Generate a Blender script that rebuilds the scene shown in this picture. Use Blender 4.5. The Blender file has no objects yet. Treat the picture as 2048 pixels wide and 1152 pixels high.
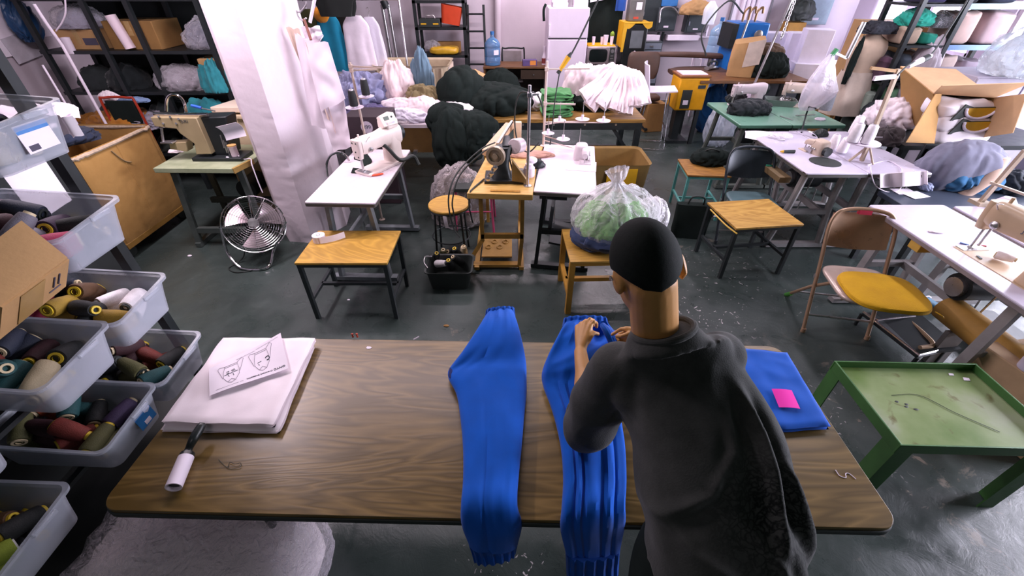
import bpy, math, random
from mathutils import Vector as V, Matrix, noise
PI=math.pi; R=math.radians
SC=bpy.context.scene; COL=SC.collection
random.seed(7)
# ---------------------------------------------------------------- camera
CAM=V((0,0,2.07)); FPX=848.0; PITCH=R(37.0)
_r=V((1,0,0)); _u=V((0,math.sin(PITCH),math.cos(PITCH))); _w=V((0,math.cos(PITCH),-math.sin(PITCH)))
def ray(px,py): return _w+_r*((px-1024)/FPX)-_u*((py-576)/FPX)
def P(px,py,z=0.0):
    d=ray(px,py); return CAM+d*((z-CAM.z)/d.z)
def PY(px,py,y):
    d=ray(px,py); return CAM+d*(y/d.y)
def PX(px,py,x):
    d=ray(px,py); return CAM+d*(x/d.x)
def PT(px,py,t): return CAM+ray(px,py)*t
cd=bpy.data.cameras.new('camera'); cam=bpy.data.objects.new('camera',cd); COL.objects.link(cam)
cam.location=CAM; cam.rotation_euler=(PI/2-PITCH,0,0); cd.sensor_width=36; cd.lens=FPX/2048*36
cd.clip_start=.05; cd.clip_end=60; SC.camera=cam
# ---------------------------------------------------------------- materials
def lin(c):
    if isinstance(c,str):
        c=c.lstrip('#'); c=[int(c[i:i+2],16)/255 for i in (0,2,4)]
    return tuple((x/12.92 if x<=.04045 else ((x+.055)/1.055)**2.4) for x in c)+(1,)
_mats={}
def nmat(name):
    m=bpy.data.materials.new(name); m.use_nodes=True; nt=m.node_tree
    return m,nt,nt.nodes,nt.links,nt.nodes['Principled BSDF']
def N(ns,t,**k):
    n=ns.new(t)
    for a,b in k.items():
        if a in n.inputs: n.inputs[a].default_value=b
        else: setattr(n,a,b)
    return n
def ramp(ns,stops):
    r=ns.new('ShaderNodeValToRGB'); e=r.color_ramp.elements
    while len(e)<len(stops): e.new(.5)
    for i,(p,c) in enumerate(stops): e[i].position=p; e[i].color=c
    return r
def sc(c,k): return (min(1,c[0]*k),min(1,c[1]*k),min(1,c[2]*k),1)
def pm(c,rough=.55,metal=0,var=.14,s=9,bump=0,bs=60,coat=0,c2=None,sheen=0,spec=None):
    """plain painted / cloth / metal surface: noise-varied colour and roughness, optional bump"""
    key=(c if isinstance(c,str) else tuple(c),rough,metal,var,s,bump,bs,coat,c2,sheen,spec)
    if key in _mats: return _mats[key]
    m,nt,ns,ln,b=nmat('surface_%03d'%len(_mats)); base=lin(c)
    tc=N(ns,'ShaderNodeTexCoord'); no=N(ns,'ShaderNodeTexNoise',Scale=s,Detail=5.0,Roughness=.6); ln.new(tc.outputs['Object'],no.inputs['Vector'])
    rp=ramp(ns,[(.3,sc(base,1-var)),(.7,lin(c2) if c2 else sc(base,1+var))]); ln.new(no.outputs['Fac'],rp.inputs['Fac']); ln.new(rp.outputs['Color'],b.inputs['Base Color'])
    mr=N(ns,'ShaderNodeMapRange'); mr.inputs['To Min'].default_value=max(.03,rough-.1); mr.inputs['To Max'].default_value=min(1,rough+.1)
    ln.new(no.outputs['Fac'],mr.inputs['Value']); ln.new(mr.outputs['Result'],b.inputs['Roughness'])
    b.inputs['Metallic'].default_value=metal
    if coat: b.inputs['Coat Weight'].default_value=coat
    if sheen: b.inputs['Sheen Weight'].default_value=sheen
    if spec is not None: b.inputs['Specular IOR Level'].default_value=spec
    if bump:
        n2=N(ns,'ShaderNodeTexNoise',Scale=bs,Detail=3.0); ln.new(tc.outputs['Object'],n2.inputs['Vector'])
        bp=N(ns,'ShaderNodeBump',Strength=bump,Distance=.01); ln.new(n2.outputs['Fac'],bp.inputs['Height']); ln.new(bp.outputs['Normal'],b.inputs['Normal'])
    _mats[key]=m; return m
def cloth(c,var=.1,bump=.25,bs=220,s=6,sheen=.15): return pm(c,.9,0,var,s,bump*.12,max(bs,180)*2,sheen=sheen,spec=.15)
def wood(c1,c2,scale=3.0,rough=.4,axis=0,stretch=9,bump=.04,dist=3.0,key=None):
    k=('wood',c1,c2,scale,rough,axis,stretch,dist)
    if k in _mats: return _mats[k]
    m,nt,ns,ln,b=nmat('woodgrain_%03d'%len(_mats))
    tc=N(ns,'ShaderNodeTexCoord'); mp=N(ns,'ShaderNodeMapping'); sv=[1,1,1]; 
    for i in range(3): sv[i]=scale*(1 if i==axis else stretch)
    mp.inputs['Scale'].default_value=sv; ln.new(tc.outputs['Object'],mp.inputs['Vector'])
    n1=N(ns,'ShaderNodeTexNoise',Scale=1.0,Detail=7.0,Roughness=.62,Distortion=dist*.3); ln.new(mp.outputs['Vector'],n1.inputs['Vector'])
    mp2=N(ns,'ShaderNodeMapping'); mp2.inputs['Scale'].default_value=[x*.28 for x in sv]; ln.new(tc.outputs['Object'],mp2.inputs['Vector'])
    n2=N(ns,'ShaderNodeTexNoise',Scale=1.0,Detail=2.0,Distortion=dist); ln.new(mp2.outputs['Vector'],n2.inputs['Vector'])
    ma=N(ns,'ShaderNodeMath',operation='MULTIPLY'); ma.inputs[1].default_value=9; ln.new(n2.outputs['Fac'],ma.inputs[0])
    fr=N(ns,'ShaderNodeMath',operation='PINGPONG'); fr.inputs[1].default_value=.5; ln.new(ma.outputs[0],fr.inputs[0])
    ad=N(ns,'ShaderNodeMath',operation='ADD'); ln.new(fr.outputs[0],ad.inputs[0]); ln.new(n1.outputs['Fac'],ad.inputs[1])
    rp=ramp(ns,[(.35,lin(c1)),(.95,lin(c2))]); ln.new(ad.outputs[0],rp.inputs['Fac']); ln.new(rp.outputs['Color'],b.inputs['Base Color'])
    b.inputs['Roughness'].default_value=rough
    bp=N(ns,'ShaderNodeBump',Strength=bump,Distance=.01); ln.new(ad.outputs[0],bp.inputs['Height']); ln.new(bp.outputs['Normal'],b.inputs['Normal'])
    _mats[k]=m; return m
def film(c='#ffffff',dens=.35,rough=.12,bump=.6,bs=14,dist=.03):
    """thin clear or milky plastic sheet"""
    k=('film',c,dens,rough,bump,bs)
    if k in _mats: return _mats[k]
    m,nt,ns,ln,b=nmat('plastic_film_%03d'%len(_mats))
    out=ns['Material Output']; tr=N(ns,'ShaderNodeBsdfTransparent'); mx=N(ns,'ShaderNodeMixShader')
    b.inputs['Base Color'].default_value=lin(c); b.inputs['Roughness'].default_value=rough; b.inputs['Specular IOR Level'].default_value=.8
    tc=N(ns,'ShaderNodeTexCoord'); no=N(ns,'ShaderNodeTexNoise',Scale=bs,Detail=3.0,Distortion=1.2); ln.new(tc.outputs['Object'],no.inputs['Vector'])
    bp=N(ns,'ShaderNodeBump',Strength=bump,Distance=dist); ln.new(no.outputs['Fac'],bp.inputs['Height']); ln.new(bp.outputs['Normal'],b.inputs['Normal'])
    lw=N(ns,'ShaderNodeLayerWeight',Blend=.35); ln.new(bp.outputs['Normal'],lw.inputs['Normal'])
    mr=N(ns,'ShaderNodeMapRange'); mr.inputs['To Min'].default_value=dens; mr.inputs['To Max'].default_value=min(1,dens+.45); ln.new(lw.outputs['Facing'],mr.inputs['Value'])
    ln.new(mr.outputs['Result'],mx.inputs[0]); ln.new(tr.outputs[0],mx.inputs[1]); ln.new(b.outputs[0],mx.inputs[2]); ln.new(mx.outputs[0],out.inputs['Surface'])
    _mats[k]=m; return m
def emit(c,st):
    k=('emit',c,st)
    if k in _mats: return _mats[k]
    m,nt,ns,ln,b=nmat('lit_%03d'%len(_mats)); b.inputs['Base Color'].default_value=lin(c); b.inputs['Emission Color'].default_value=lin(c); b.inputs['Emission Strength'].default_value=st
    _mats[k]=m; return m
# ---------------------------------------------------------------- mesh builder
def fr(z,x=None):
    """rotation matrix whose local z runs along z"""
    z=V(z).normalized(); x=V(x) if x is not None else (V((1,0,0)) if abs(z.x)<.9 else V((0,1,0)))
    y=z.cross(x).normalized(); x=y.cross(z); return Matrix((x,y,z)).transposed().to_4x4()
def TR(x=0,y=0,z=0): return Matrix.Translation((x,y,z))
def RZ(a): return Matrix.Rotation(R(a),4,'Z')
def RX(a): return Matrix.Rotation(R(a),4,'X')
def RY(a): return Matrix.Rotation(R(a),4,'Y')
class MB:
    def __init__(s): s.v=[]; s.f=[]; s.M=Matrix.Identity(4)
    def at(s,M): s.M=M; return s
    def add(s,vs,fs):
        o=len(s.v); s.v+= [s.M@V(p) for p in vs]; s.f+=[[i+o for i in f] for f in fs]; return s
    def box(s,c,d,rz=0,M=None):
        x,y,z=d[0]/2,d[1]/2,d[2]/2; T=TR(*c)@RZ(rz)@(M or Matrix.Identity(4))
        vs=[T@V((a*x,b*y,e*z)) for e in(-1,1) for b in(-1,1) for a in(-1,1)]
        return s.add(vs,[(0,2,3,1),(4,5,7,6),(0,1,5,4),(2,6,7,3),(0,4,6,2),(1,3,7,5)])
    def bar(s,p,q,w,h=None,up=(0,0,1)):
        p=V(p);q=V(q);d=q-p;h=h or w
        up=V(up)
        if abs(d.normalized().dot(up))>.95: up=V((0,1,0)) if abs(d.normalized().y)<.9 else V((1,0,0))
        M=fr(d,up.cross(d)); T=Matrix.Translation((p+q)/2)@M; L=d.length/2
        vs=[T@V((a*w/2,b*h/2,e*L)) for e in(-1,1) for b in(-1,1) for a in(-1,1)]
        return s.add(vs,[(0,2,3,1),(4,5,7,6),(0,1,5,4),(2,6,7,3),(0,4,6,2),(1,3,7,5)])
    def cyl(s,p,q,r,r2=None,n=16,caps=True):
        r2=r if r2 is None else r2; p=V(p);q=V(q); M=fr(q-p); vs=[]
        for c,rr in((p,r),(q,r2)):
            for i in range(n): a=2*PI*i/n; vs.append(c+M@V((rr*math.cos(a),rr*math.sin(a),0)))
        fs=[(i,(i+1)%n,n+(i+1)%n,n+i) for i in range(n)]
        if caps: fs+=[tuple(range(n-1,-1,-1)),tuple(range(n,2*n))]
        return s.add(vs,fs)
    def tube(s,pts,r,n=8,closed=False,spl=0):
        pts=[V(p) for p in pts]
        if isinstance(r,(list,tuple)) and spl: r=[V((x,0,0)) for x in r]; r=[q.x for q in spline(r,spl,closed)]
        if spl: pts=spline(pts,spl,closed)
        m=len(pts); vs=[]; pf=None
        for i,p in enumerate(pts):
            if closed: d=pts[(i+1)%m]-pts[i-1]
            else: d=pts[min(i+1,m-1)]-pts[max(i-1,0)]
            if d.length<1e-9: d=V((0,0,1))
            d.normalize()
            if pf is None: x=fr(d).to_3x3()@V((1,0,0))
            else:
                x=pf-d*pf.dot(d)
                x=x.normalized() if x.length>1e-6 else fr(d).to_3x3()@V((1,0,0))
            pf=x; y=d.cross(x); rr=r[i] if isinstance(r,(list,tuple)) else r
            vs+=[p+x*rr*math.cos(2*PI*k/n)+y*rr*math.sin(2*PI*k/n) for k in range(n)]
        fs=[]
        for i in range(m if closed else m-1):
            j=(i+1)%m; fs+=[(i*n+k,i*n+(k+1)%n,j*n+(k+1)%n,j*n+k) for k in range(n)]
        if not closed: fs+=[tuple(range(n-1,-1,-1)),tuple(range((m-1)*n,m*n))]
        return s.add(vs,fs)
    def lathe(s,prof,n=20,M=None,caps=True):
        M=M or Matrix.Identity(4); vs=[];m=len(prof)
        for r,z in prof: vs+=[M@V((r*math.cos(2*PI*k/n),r*math.sin(2*PI*k/n),z)) for k in range(n)]
        fs=[(i*n+k,i*n+(k+1)%n,(i+1)*n+(k+1)%n,(i+1)*n+k) for i in range(m-1) for k in range(n)]
        if caps: fs+=[tuple(range(n-1,-1,-1)),tuple(range((m-1)*n,m*n))]
        return s.add(vs,fs)
    def ell(s,c,r,M=None,nu=20,nv=12,fn=None):
        T=Matrix.Translation(c)@(M or Matrix.Identity(4)); vs=[];fs=[]
        if not hasattr(r,'__len__'): r=(r,r,r)
        for j in range(nv+1):
            t=PI*j/nv
            for i in range(nu):
                a=2*PI*i/nu; q=V((math.sin(t)*math.cos(a),math.sin(t)*math.sin(a),-math.cos(t)))
                k=fn(q) if fn else 1
                vs.append(T@V((q.x*r[0]*k,q.y*r[1]*k,q.z*r[2]*k)))
        for j in range(nv): fs+=[(j*nu+i,j*nu+(i+1)%nu,(j+1)*nu+(i+1)%nu,(j+1)*nu+i) for i in range(nu)]
        return s.add(vs,fs)
    def prism(s,pts,h,M=None):
        """polygon (2d) extruded along local z by h, centred"""
        M=M or Matrix.Identity(4); n=len(pts)
        vs=[M@V((a,b,-h/2)) for a,b in pts]+[M@V((a,b,h/2)) for a,b in pts]
        return s.add(vs,[tuple(range(n-1,-1,-1)),tuple(range(n,2*n))]+[(i,(i+1)%n,n+(i+1)%n,n+i) for i in range(n)])
    def grid(s,fn,nu,nv,closeu=False):
        vs=[fn(i/(nu if closeu else nu-1),j/(nv-1)) for j in range(nv) for i in range(nu)]
        fs=[(j*nu+i,j*nu+(i+1)%nu,(j+1)*nu+(i+1)%nu,(j+1)*nu+i) for j in range(nv-1) for i in range(nu if closeu else nu-1)]
        return s.add(vs,fs)
    def sheet(s,fn,nu,nv,th):
        """a sheet with real thickness th (two layers and a rim), fn(u,v) -> point"""
        pt=[[V(fn(i/(nu-1),j/(nv-1))) for i in range(nu)] for j in range(nv)]; a=[];b=[]
        for j in range(nv):
            for i in range(nu):
                du=pt[j][min(i+1,nu-1)]-pt[j][max(i-1,0)]; dv=pt[min(j+1,nv-1)][i]-pt[max(j-1,0)][i]
                n=du.cross(dv); n=n.normalized() if n.length>1e-9 else V((0,0,1))
                a.append(pt[j][i]+n*th/2); b.append(pt[j][i]-n*th/2)
        k=nu*nv; fs=[]
        for j in range(nv-1):
            for i in range(nu-1):
                q=j*nu+i; fs.append((q,q+1,q+nu+1,q+nu)); fs.append((k+q,k+q+nu,k+q+nu+1,k+q+1))
        rim=[i for i in range(nu)]+[j*nu+nu-1 for j in range(1,nv)]+[(nv-1)*nu+i for i in range(nu-2,-1,-1)]+[j*nu for j in range(nv-2,0,-1)]
        m=len(rim); fs+=[(rim[t],k+rim[t],k+rim[(t+1)%m],rim[(t+1)%m]) for t in range(m)]
        return s.add(a+b,fs)
    def loft(s,rings,n=24,e=2.0,fold=None,caps=True,sub=1):
        """rings: (centre, axis_a vector, axis_b vector); superellipse sections, optional fold(theta,t) factor"""
        rs=[(V(c),V(a),V(b)) for c,a,b in rings]
        if sub>1:
            cs=spline([r[0] for r in rs],sub); as_=spline([r[1] for r in rs],sub); bs=spline([r[2] for r in rs],sub); rs=list(zip(cs,as_,bs))
        vs=[];m=len(rs)
        for j,(c,a,b) in enumerate(rs):
            for i in range(n):
                th=2*PI*i/n; x,y=math.cos(th),math.sin(th)
                x=math.copysign(abs(x)**(2/e),x); y=math.copysign(abs(y)**(2/e),y); k=fold(th,j/(m-1)) if fold else 1
                vs.append(c+a*x*k+b*y*k)
        fs=[(j*n+i,j*n+(i+1)%n,(j+1)*n+(i+1)%n,(j+1)*n+i) for j in range(m-1) for i in range(n)]
        if caps: fs+=[tuple(range(n-1,-1,-1)),tuple(range((m-1)*n,m*n))]
        return s.add(vs,fs)
    def mesh(s,name):
        me=bpy.data.meshes.new(name); me.from_pydata([tuple(p) for p in s.v],[],s.f); me.update(); return me
    def build(s,name,mat,parent=None,smooth=True,bev=0,sub=0,seg=2,loc=None,rot=None,ang=35):
        me=s.mesh(name); ob=bpy.data.objects.new(name,me); COL.objects.link(ob)
        for m in (mat if isinstance(mat,(list,tuple)) else [mat]): me.materials.append(m)
        fin(ob,smooth,bev,sub,seg,ang)
        if parent is not None: ob.parent=parent
        if loc is not None: ob.location=loc
        if rot is not None: ob.rotation_euler=rot
        return ob
def fin(ob,smooth=True,bev=0,sub=0,seg=2,ang=35):
    me=ob.data
    if smooth:
        me.polygons.foreach_set('use_smooth',[True]*len(me.polygons))
        try: me.set_sharp_from_angle(angle=R(ang))
        except Exception: pass
    if bev:
        b=ob.modifiers.new('bevel','BEVEL'); b.width=bev; b.segments=seg; b.limit_method='ANGLE'; b.angle_limit=R(40); b.harden_normals=False
    if sub:
        b=ob.modifiers.new('subsurf','SUBSURF'); b.levels=b.render_levels=sub
def spline(pts,k,closed=False):
    """Catmull-Rom subdivision"""
    n=len(pts); out=[]
    rng=n if closed else n-1
    for i in range(rng):
        p0=pts[(i-1)%n] if closed or i>0 else pts[0]*2-pts[1]; p1=pts[i]; p2=pts[(i+1)%n]; p3=pts[(i+2)%n] if closed or i+2<n else pts[n-1]*2-pts[n-2]
        for j in range(k):
            t=j/k; out.append(.5*((2*p1)+(p2-p0)*t+(2*p0-5*p1+4*p2-p3)*t*t+(3*p1-p0-3*p2+p3)*t**3))
    if not closed: out.append(pts[-1])
    return out
def nz(x,y=0,z=0): return noise.noise(V((x,y,z)))
def ridge(x,y=0,z=0): return 1-2*abs(noise.noise(V((x,y,z))))
# ---------------------------------------------------------------- object tree
def tag(o,label,cat,group=None,kind=None):
    if label: o['label']=label
    if cat: o['category']=cat
    if group: o['group']=group
    if kind: o['kind']=kind
    return o
def thing(name,label,cat,loc=(0,0,0),rz=0,group=None,rot=None):
    o=bpy.data.objects.new(name,None); COL.objects.link(o); o.empty_display_size=.05; o.location=loc
    o.rotation_euler=rot if rot else (0,0,R(rz)); return tag(o,label,cat,group)
def struct(name,mb,mat,**k):
    o=mb.build(name,mat,**k); o['kind']='structure'; return o
def dup(root,loc,rz=None,label=None,group=None,rot=None,scale=None):
    r=root.copy(); COL.objects.link(r); r.location=loc
    if rot is not None: r.rotation_euler=rot
    elif rz is not None: r.rotation_euler=(0,0,R(rz))
    if label: r['label']=label
    if group: r['group']=group
    if scale: r.scale=(scale,)*3
    for ch in list(root.children):
        c=ch.copy(); COL.objects.link(c); c.parent=r
        for g in list(ch.children):
            d=g.copy(); COL.objects.link(d); d.parent=c
    return r
def text(name,body,size,mat,parent,M,ext=.0006,align='CENTER'):
    cu=bpy.data.curves.new(name,'FONT'); cu.body=body; cu.size=size; cu.extrude=ext; cu.align_x=align; cu.align_y='CENTER'; cu.materials.append(mat)
    tmp=bpy.data.objects.new('tmp',cu); COL.objects.link(tmp); dg=bpy.context.evaluated_depsgraph_get(); dg.update()
    me=bpy.data.meshes.new_from_object(tmp.evaluated_get(dg)); me.name=name; bpy.data.objects.remove(tmp); bpy.data.curves.remove(cu)
    o=bpy.data.objects.new(name,me); COL.objects.link(o); o.parent=parent; o.matrix_local=M; return o
# ---------------------------------------------------------------- cloth shapes
def heap(mb,c,r,seed=0,amp=.16,fq=3.0,nu=56,nv=28,flat=.35,st=(1,1,1)):
    """crumpled pile of cloth: rounded folds with sharp valleys between them, and a flattened foot"""
    amp=min(amp,.155); sx=seed*7.31; nu=int(nu*1.5); nv=int(nv*1.6); RM=Matrix.Rotation(seed*1.37,3,'Z')@Matrix.Rotation(.5+.4*math.sin(seed*2.1),3,'X')
    def f(q):
        p=RM@V((q.x*st[0],q.y*st[1],q.z*st[2])); p=V((p.x*fq*.95+sx,p.y*fq*.62-sx,p.z*fq*.26+sx*.5))
        w=V((noise.noise(p*.8),noise.noise(p*.8+V((9,2,4))),noise.noise(p*.8+V((1,7,3)))))*.75
        d=abs(noise.noise(p+w))**.85; d2=abs(noise.noise(p*2.1+w*1.1+V((3,3,3)))); d3=abs(noise.noise(p*4.6+w*2+V((5,1,8))))
        sh=noise.noise(p*.45+V((11,4,2)))
        return 1+amp*(sh*1.1+(d-.3)*1.8+(d2-.25)*.9+(d3-.25)*.3)
    n0=len(mb.v); mb.ell(c,r,nu=nu,nv=nv,fn=f)
    for i in range(n0,len(mb.v)):
        p=mb.M.inverted()@mb.v[i]; zb=c[2]-r[2]*flat
        if p.z<zb: p.z=zb+(p.z-zb)*.06
        mb.v[i]=mb.M@p
    return mb
def slab(mb,c,d,rz=0,seed=0,amp=.012,e=5,nu=36,nv=12,fq=9,ez=.7,er=.35):
    """folded cloth: soft-edged slab"""
    T=TR(*c)@RZ(rz); sx=seed*3.7; vs=[];fs=[]
    def pw(x,k): return math.copysign(abs(x)**k,x)
    for j in range(nv+1):
        t=PI*j/nv-PI/2
        for i in range(nu):
            a=2*PI*i/nu; ca,sa=pw(math.cos(a),2/e),pw(math.sin(a),2/e); ct,st=pw(math.cos(t),er),pw(math.sin(t),ez)
            p=V((ct*ca*d[0]/2,ct*sa*d[1]/2,st*d[2]/2)); k=noise.noise(V((p.x*fq+sx,p.y*fq,p.z*fq*3+sx)))*amp
            k2=noise.noise(V((p.x*fq*2+sx,p.y*fq*2+5,0)))*amp
            vs.append(T@V((p.x*(1+k*.8)+k*.5,p.y+k*.6,p.z+(k+k2*.6)*(1 if st>-.2 else .1))))
    for j in range(nv): fs+=[(j*nu+i,j*nu+(i+1)%nu,(j+1)*nu+(i+1)%nu,(j+1)*nu+i) for i in range(nu)]
    return mb.add(vs,fs)
def ribbon(mb,L,Rr,th,nt=60,na=28,fold=None,up=None,e=2.6,thf=None,under=.35):
    """soft flattened tube (sleeve, trouser leg) between a left and a right edge line"""
    L=[V(p) for p in L]; Rr=[V(p) for p in Rr]; k=max(2,nt//(len(L)-1)); L=spline(L,k); Rr=spline(Rr,k); m=len(L); vs=[]
    for j in range(m):
        c=(L[j]+Rr[j])/2; h=(Rr[j]-L[j])/2; tg=((L[min(j+1,m-1)]+Rr[min(j+1,m-1)])-(L[max(j-1,0)]+Rr[max(j-1,0)])).normalized()
        n=V(up) if up else h.cross(tg).normalized()*-1
        if n.z<0 and not up and abs(n.z)>.2: n=-n
        t=j/(m-1); tk=th*(thf(t) if thf else 1)
        for i in range(na):
            a=2*PI*i/na; x,y=math.cos(a),math.sin(a); x=math.copysign(abs(x)**(2/e),x); y=math.copysign(abs(y)**(2/e),y)
            if y<0: y*=under
            dz=fold(x,t) if (fold and y>0) else 0
            vs.append(c+h*x+n*(tk*y+dz*min(1,abs(y)*2)))
    fs=[(j*na+i,j*na+(i+1)%na,(j+1)*na+(i+1)%na,(j+1)*na+i) for j in range(m-1) for i in range(na)]
    fs+=[tuple(range(na-1,-1,-1)),tuple(range((m-1)*na,m*na))]
    return mb.add(vs,fs)
def fuse(mb,name,voxel,smooth=6,disp=None):
    """union of overlapping closed shapes -> one continuous skin (voxel remesh, smoothed), returned as mesh"""
    me=mb.mesh('tmp'); ob=bpy.data.objects.new('tmp',me); COL.objects.link(ob)
    m=ob.modifiers.new('r','REMESH'); m.mode='VOXEL'; m.voxel_size=voxel
    s=ob.modifiers.new('s','SMOOTH'); s.iterations=smooth; s.factor=.5
    dg=bpy.context.evaluated_depsgraph_get(); dg.update()
    out=bpy.data.meshes.new_from_object(ob.evaluated_get(dg)); out.name=name
    bpy.data.objects.remove(ob); bpy.data.meshes.remove(me)
    if disp:
        nn=[v.normal.copy() for v in out.vertices]
        for v,n in zip(out.vertices,nn): v.co=v.co+n*disp(v.co,n)
    return out
def meshob(name,me,mat,parent=None,smooth=True):
    o=bpy.data.objects.new(name,me); COL.objects.link(o); me.materials.clear(); me.materials.append(mat)
    if smooth: me.polygons.foreach_set('use_smooth',[True]*len(me.polygons))
    if parent: o.parent=parent
    return o
MB.heap=heap; MB.slab=slab; MB.ribbon=ribbon
# ---------------------------------------------------------------- palette
BLACK=pm('#262c2a',.6,0,.2,12); BLKMET=pm('#23282a',.45,.3,.2,14); BLKCLOTH=pm('#1c2321',.95,0,.2,6,.06,300,spec=.08); STEEL=pm('#b9b6b8',.3,.9,.12,20); CHROME=pm('#d8d4d8',.15,1,.06,20)
GREYPAINT=pm('#70767a',.5,.2,.2,10); WHITE=pm('#e8dcea',.45,0,.05,6); WHITEC=cloth('#f3e7ed',.04,.3,90); PINKW=cloth('#e6d3dc',.06,.3,90); PAPER=pm('#e9dfea',.8,0,.04,8)
CARD=pm('#b08a5c',.85,0,.12,5,.08,90); CARDD=pm('#8a6638',.85,0,.15,5,.08,90); CREAM=pm('#cdb99a',.45,0,.1,8); CREAMD=pm('#8b7d66',.5,0,.14,8)
LAMTOP=pm('#cfc3cb',.28,0,.07,4,.02,40); LAMEDGE=pm('#4c4a46',.6,0,.15,20); BLUE=cloth('#0a56bd',.1,.35,160,7); BLUED=cloth('#0a4aa4',.1,.35,160,7)
PLY=wood('#c79b45','#a9803a',2.5,.5,0,5); BAMBOO=wood('#dcb368','#c69c54',3,.45,0,7); DESKW=wood('#7d5530','#5b3a1e',2,.5,0,8); YELLOW=pm('#d9a417',.5,0,.12,6); INK=pm('#4a4656',.8,0,.1); INKB=pm('#24303c',.7,0,.1)
TEAL=pm('#5fa6a0',.45,.1,.15,14); RUST=pm('#a23820',.6,0,.25,18)
# ---------------------------------------------------------------- room
def floor_mat():
    m,nt,ns,ln,b=nmat('painted_concrete'); tc=N(ns,'ShaderNodeTexCoord'); O=tc.outputs['Object']
    def noi(s,d=5,dist=0,r=.6):
        n=N(ns,'ShaderNodeTexNoise',Scale=s,Detail=float(d),Distortion=float(dist),Roughness=r); ln.new(O,n.inputs['Vector']); return n.outputs['Fac']
    def mth(op,a,bv):
        n=N(ns,'ShaderNodeMath',operation=op); 
        for i,x in enumerate((a,bv)):
            if hasattr(x,'is_output'): ln.new(x,n.inputs[i])
            else: n.inputs[i].default_value=x
        return n.outputs[0]
    def mix(f,a,bc):
        n=N(ns,'ShaderNodeMix',data_type='RGBA'); ln.new(f,n.inputs[0])
        for i,x in((6,a),(7,bc)):
            if hasattr(x,'is_output'): ln.new(x,n.inputs[i])
            else: n.inputs[i].default_value=x
        return n.outputs[2]
    def near(x,y,r):
        n=N(ns,'ShaderNodeVectorMath',operation='DISTANCE'); n.inputs[1].default_value=(x,y,0); ln.new(O,n.inputs[0])
        q=N(ns,'ShaderNodeMapRange'); q.inputs['From Min'].default_value=r; q.inputs['From Max'].default_value=r*.3; ln.new(n.outputs['Value'],q.inputs['Value']); return q.outputs['Result']
    base=ramp(ns,[(.3,lin('#2b3432')),(.55,lin('#394340')),(.75,lin('#4b5452'))]); ln.new(noi(1.6,8,.6),base.inputs['Fac'])
    col=base.outputs['Color']
    sp=ramp(ns,[(.66,(0,0,0,1)),(.70,(1,1,1,1))]); ln.new(noi(38,3,0),sp.inputs['Fac'])   # dark scuffs
    col=mix(mth('MULTIPLY',sp.outputs['Color'],.6),col,lin('#262d2b'))
    wear=ramp(ns,[(.60,(0,0,0,1)),(.66,(1,1,1,1))]); ln.new(noi(5.5,6,1.2,.7),wear.inputs['Fac'])  # worn bare patches
    msk=mth('MAXIMUM',mth('MAXIMUM',near(1.95,1.35,1.0),near(2.3,.75,1.0)),mth('MAXIMUM',near(-.3,2.25,.25),near(1.5,3.6,.8)))
    col=mix(mth('MULTIPLY',mth('MULTIPLY',wear.outputs['Color'],msk),.8),col,lin('#7d7368'))
    chip=ramp(ns,[(.655,(0,0,0,1)),(.665,(1,1,1,1))]); ln.new(noi(15,5,2.4,.55),chip.inputs['Fac'])  # pale paint flakes
    cm=mth('MAXIMUM',mth('MAXIMUM',near(1.32,2.38,.55),mth('MULTIPLY',near(1.9,2.9,.7),.6)),mth('MAXIMUM',mth('MULTIPLY',near(1.75,1.45,.5),.7),near(.0,.6,.35)))
    col=mix(mth('MULTIPLY',chip.outputs['Color'],cm),col,lin('#d9cfd2'))
    ln.new(col,b.inputs['Base Color'])
    rr=ramp(ns,[(.3,(.2,)*3+(1,)),(.7,(.48,)*3+(1,))]); ln.new(noi(4,6,.5),rr.inputs['Fac']); ln.new(rr.outputs['Color'],b.inputs['Roughness'])
    bp=N(ns,'ShaderNodeBump',Strength=.25,Distance=.01); ln.new(noi(9,8,1,.7),bp.inputs['Height']); ln.new(bp.outputs['Normal'],b.inputs['Normal'])
    return m
struct('floor',MB().box((.7,3.9,-.05),(11.6,11.4,.1)),floor_mat(),smooth=False)
WALLM=pm('#c9bcc6',.8,0,.08,1.2,.12,30); WALLR=pm('#d6cbe0',.8,0,.06,1.5,.1,30)
w=MB().box((.7,9.0,1.6),(11.6,.2,3.2)); struct('wall_back',w,WALLM,smooth=False)
w=MB()
for y0,y1,z0,z1 in((-1.8,.3,0,3.2),(2.7,3.2,1.05,2.75),(.3,8.9,0,1.05),(4.55,5.2,1.05,2.75),(6.4,6.75,1.05,2.75),(7.75,8.9,1.05,2.75),(.3,8.9,2.75,3.2)): w.box((6.5,(y0+y1)/2,(z0+z1)/2),(.2,y1-y0,z1-z0))
struct('wall_right',w,WALLR,smooth=False)
struct('wall_left',MB().box((-5.0,3.6,1.6),(.2,10.8,3.2)),pm('#b5a9b2',.8,0,.12,1.5,.1,30),smooth=False)
DAY=emit('#f3efff',12.0)
for k,(y0,y1) in enumerate(((3.2,4.55),(5.2,6.4),(6.75,7.75),(.3,2.7))):
    o=struct('window_%d'%(k+1),MB().box((6.52,(y0+y1)/2,1.9),(.02,y1-y0,1.7)),DAY,smooth=False)
    f=MB()
    for y in(y0+.03,(y0+y1)/2,y1-.03): f.box((6.46,y,1.9),(.06,.06,1.7))
    for z in(1.08,1.9,2.72): f.box((6.46,(y0+y1)/2,z),(.06,y1-y0,.06))
    f.build('window_frame',WHITE,o)
w=MB().box((5.75,7.9,1.6),(.5,.42,3.2)); struct('trim_1',w,WALLR,bev=.03)        # white boxed pier beside the windows
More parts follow.
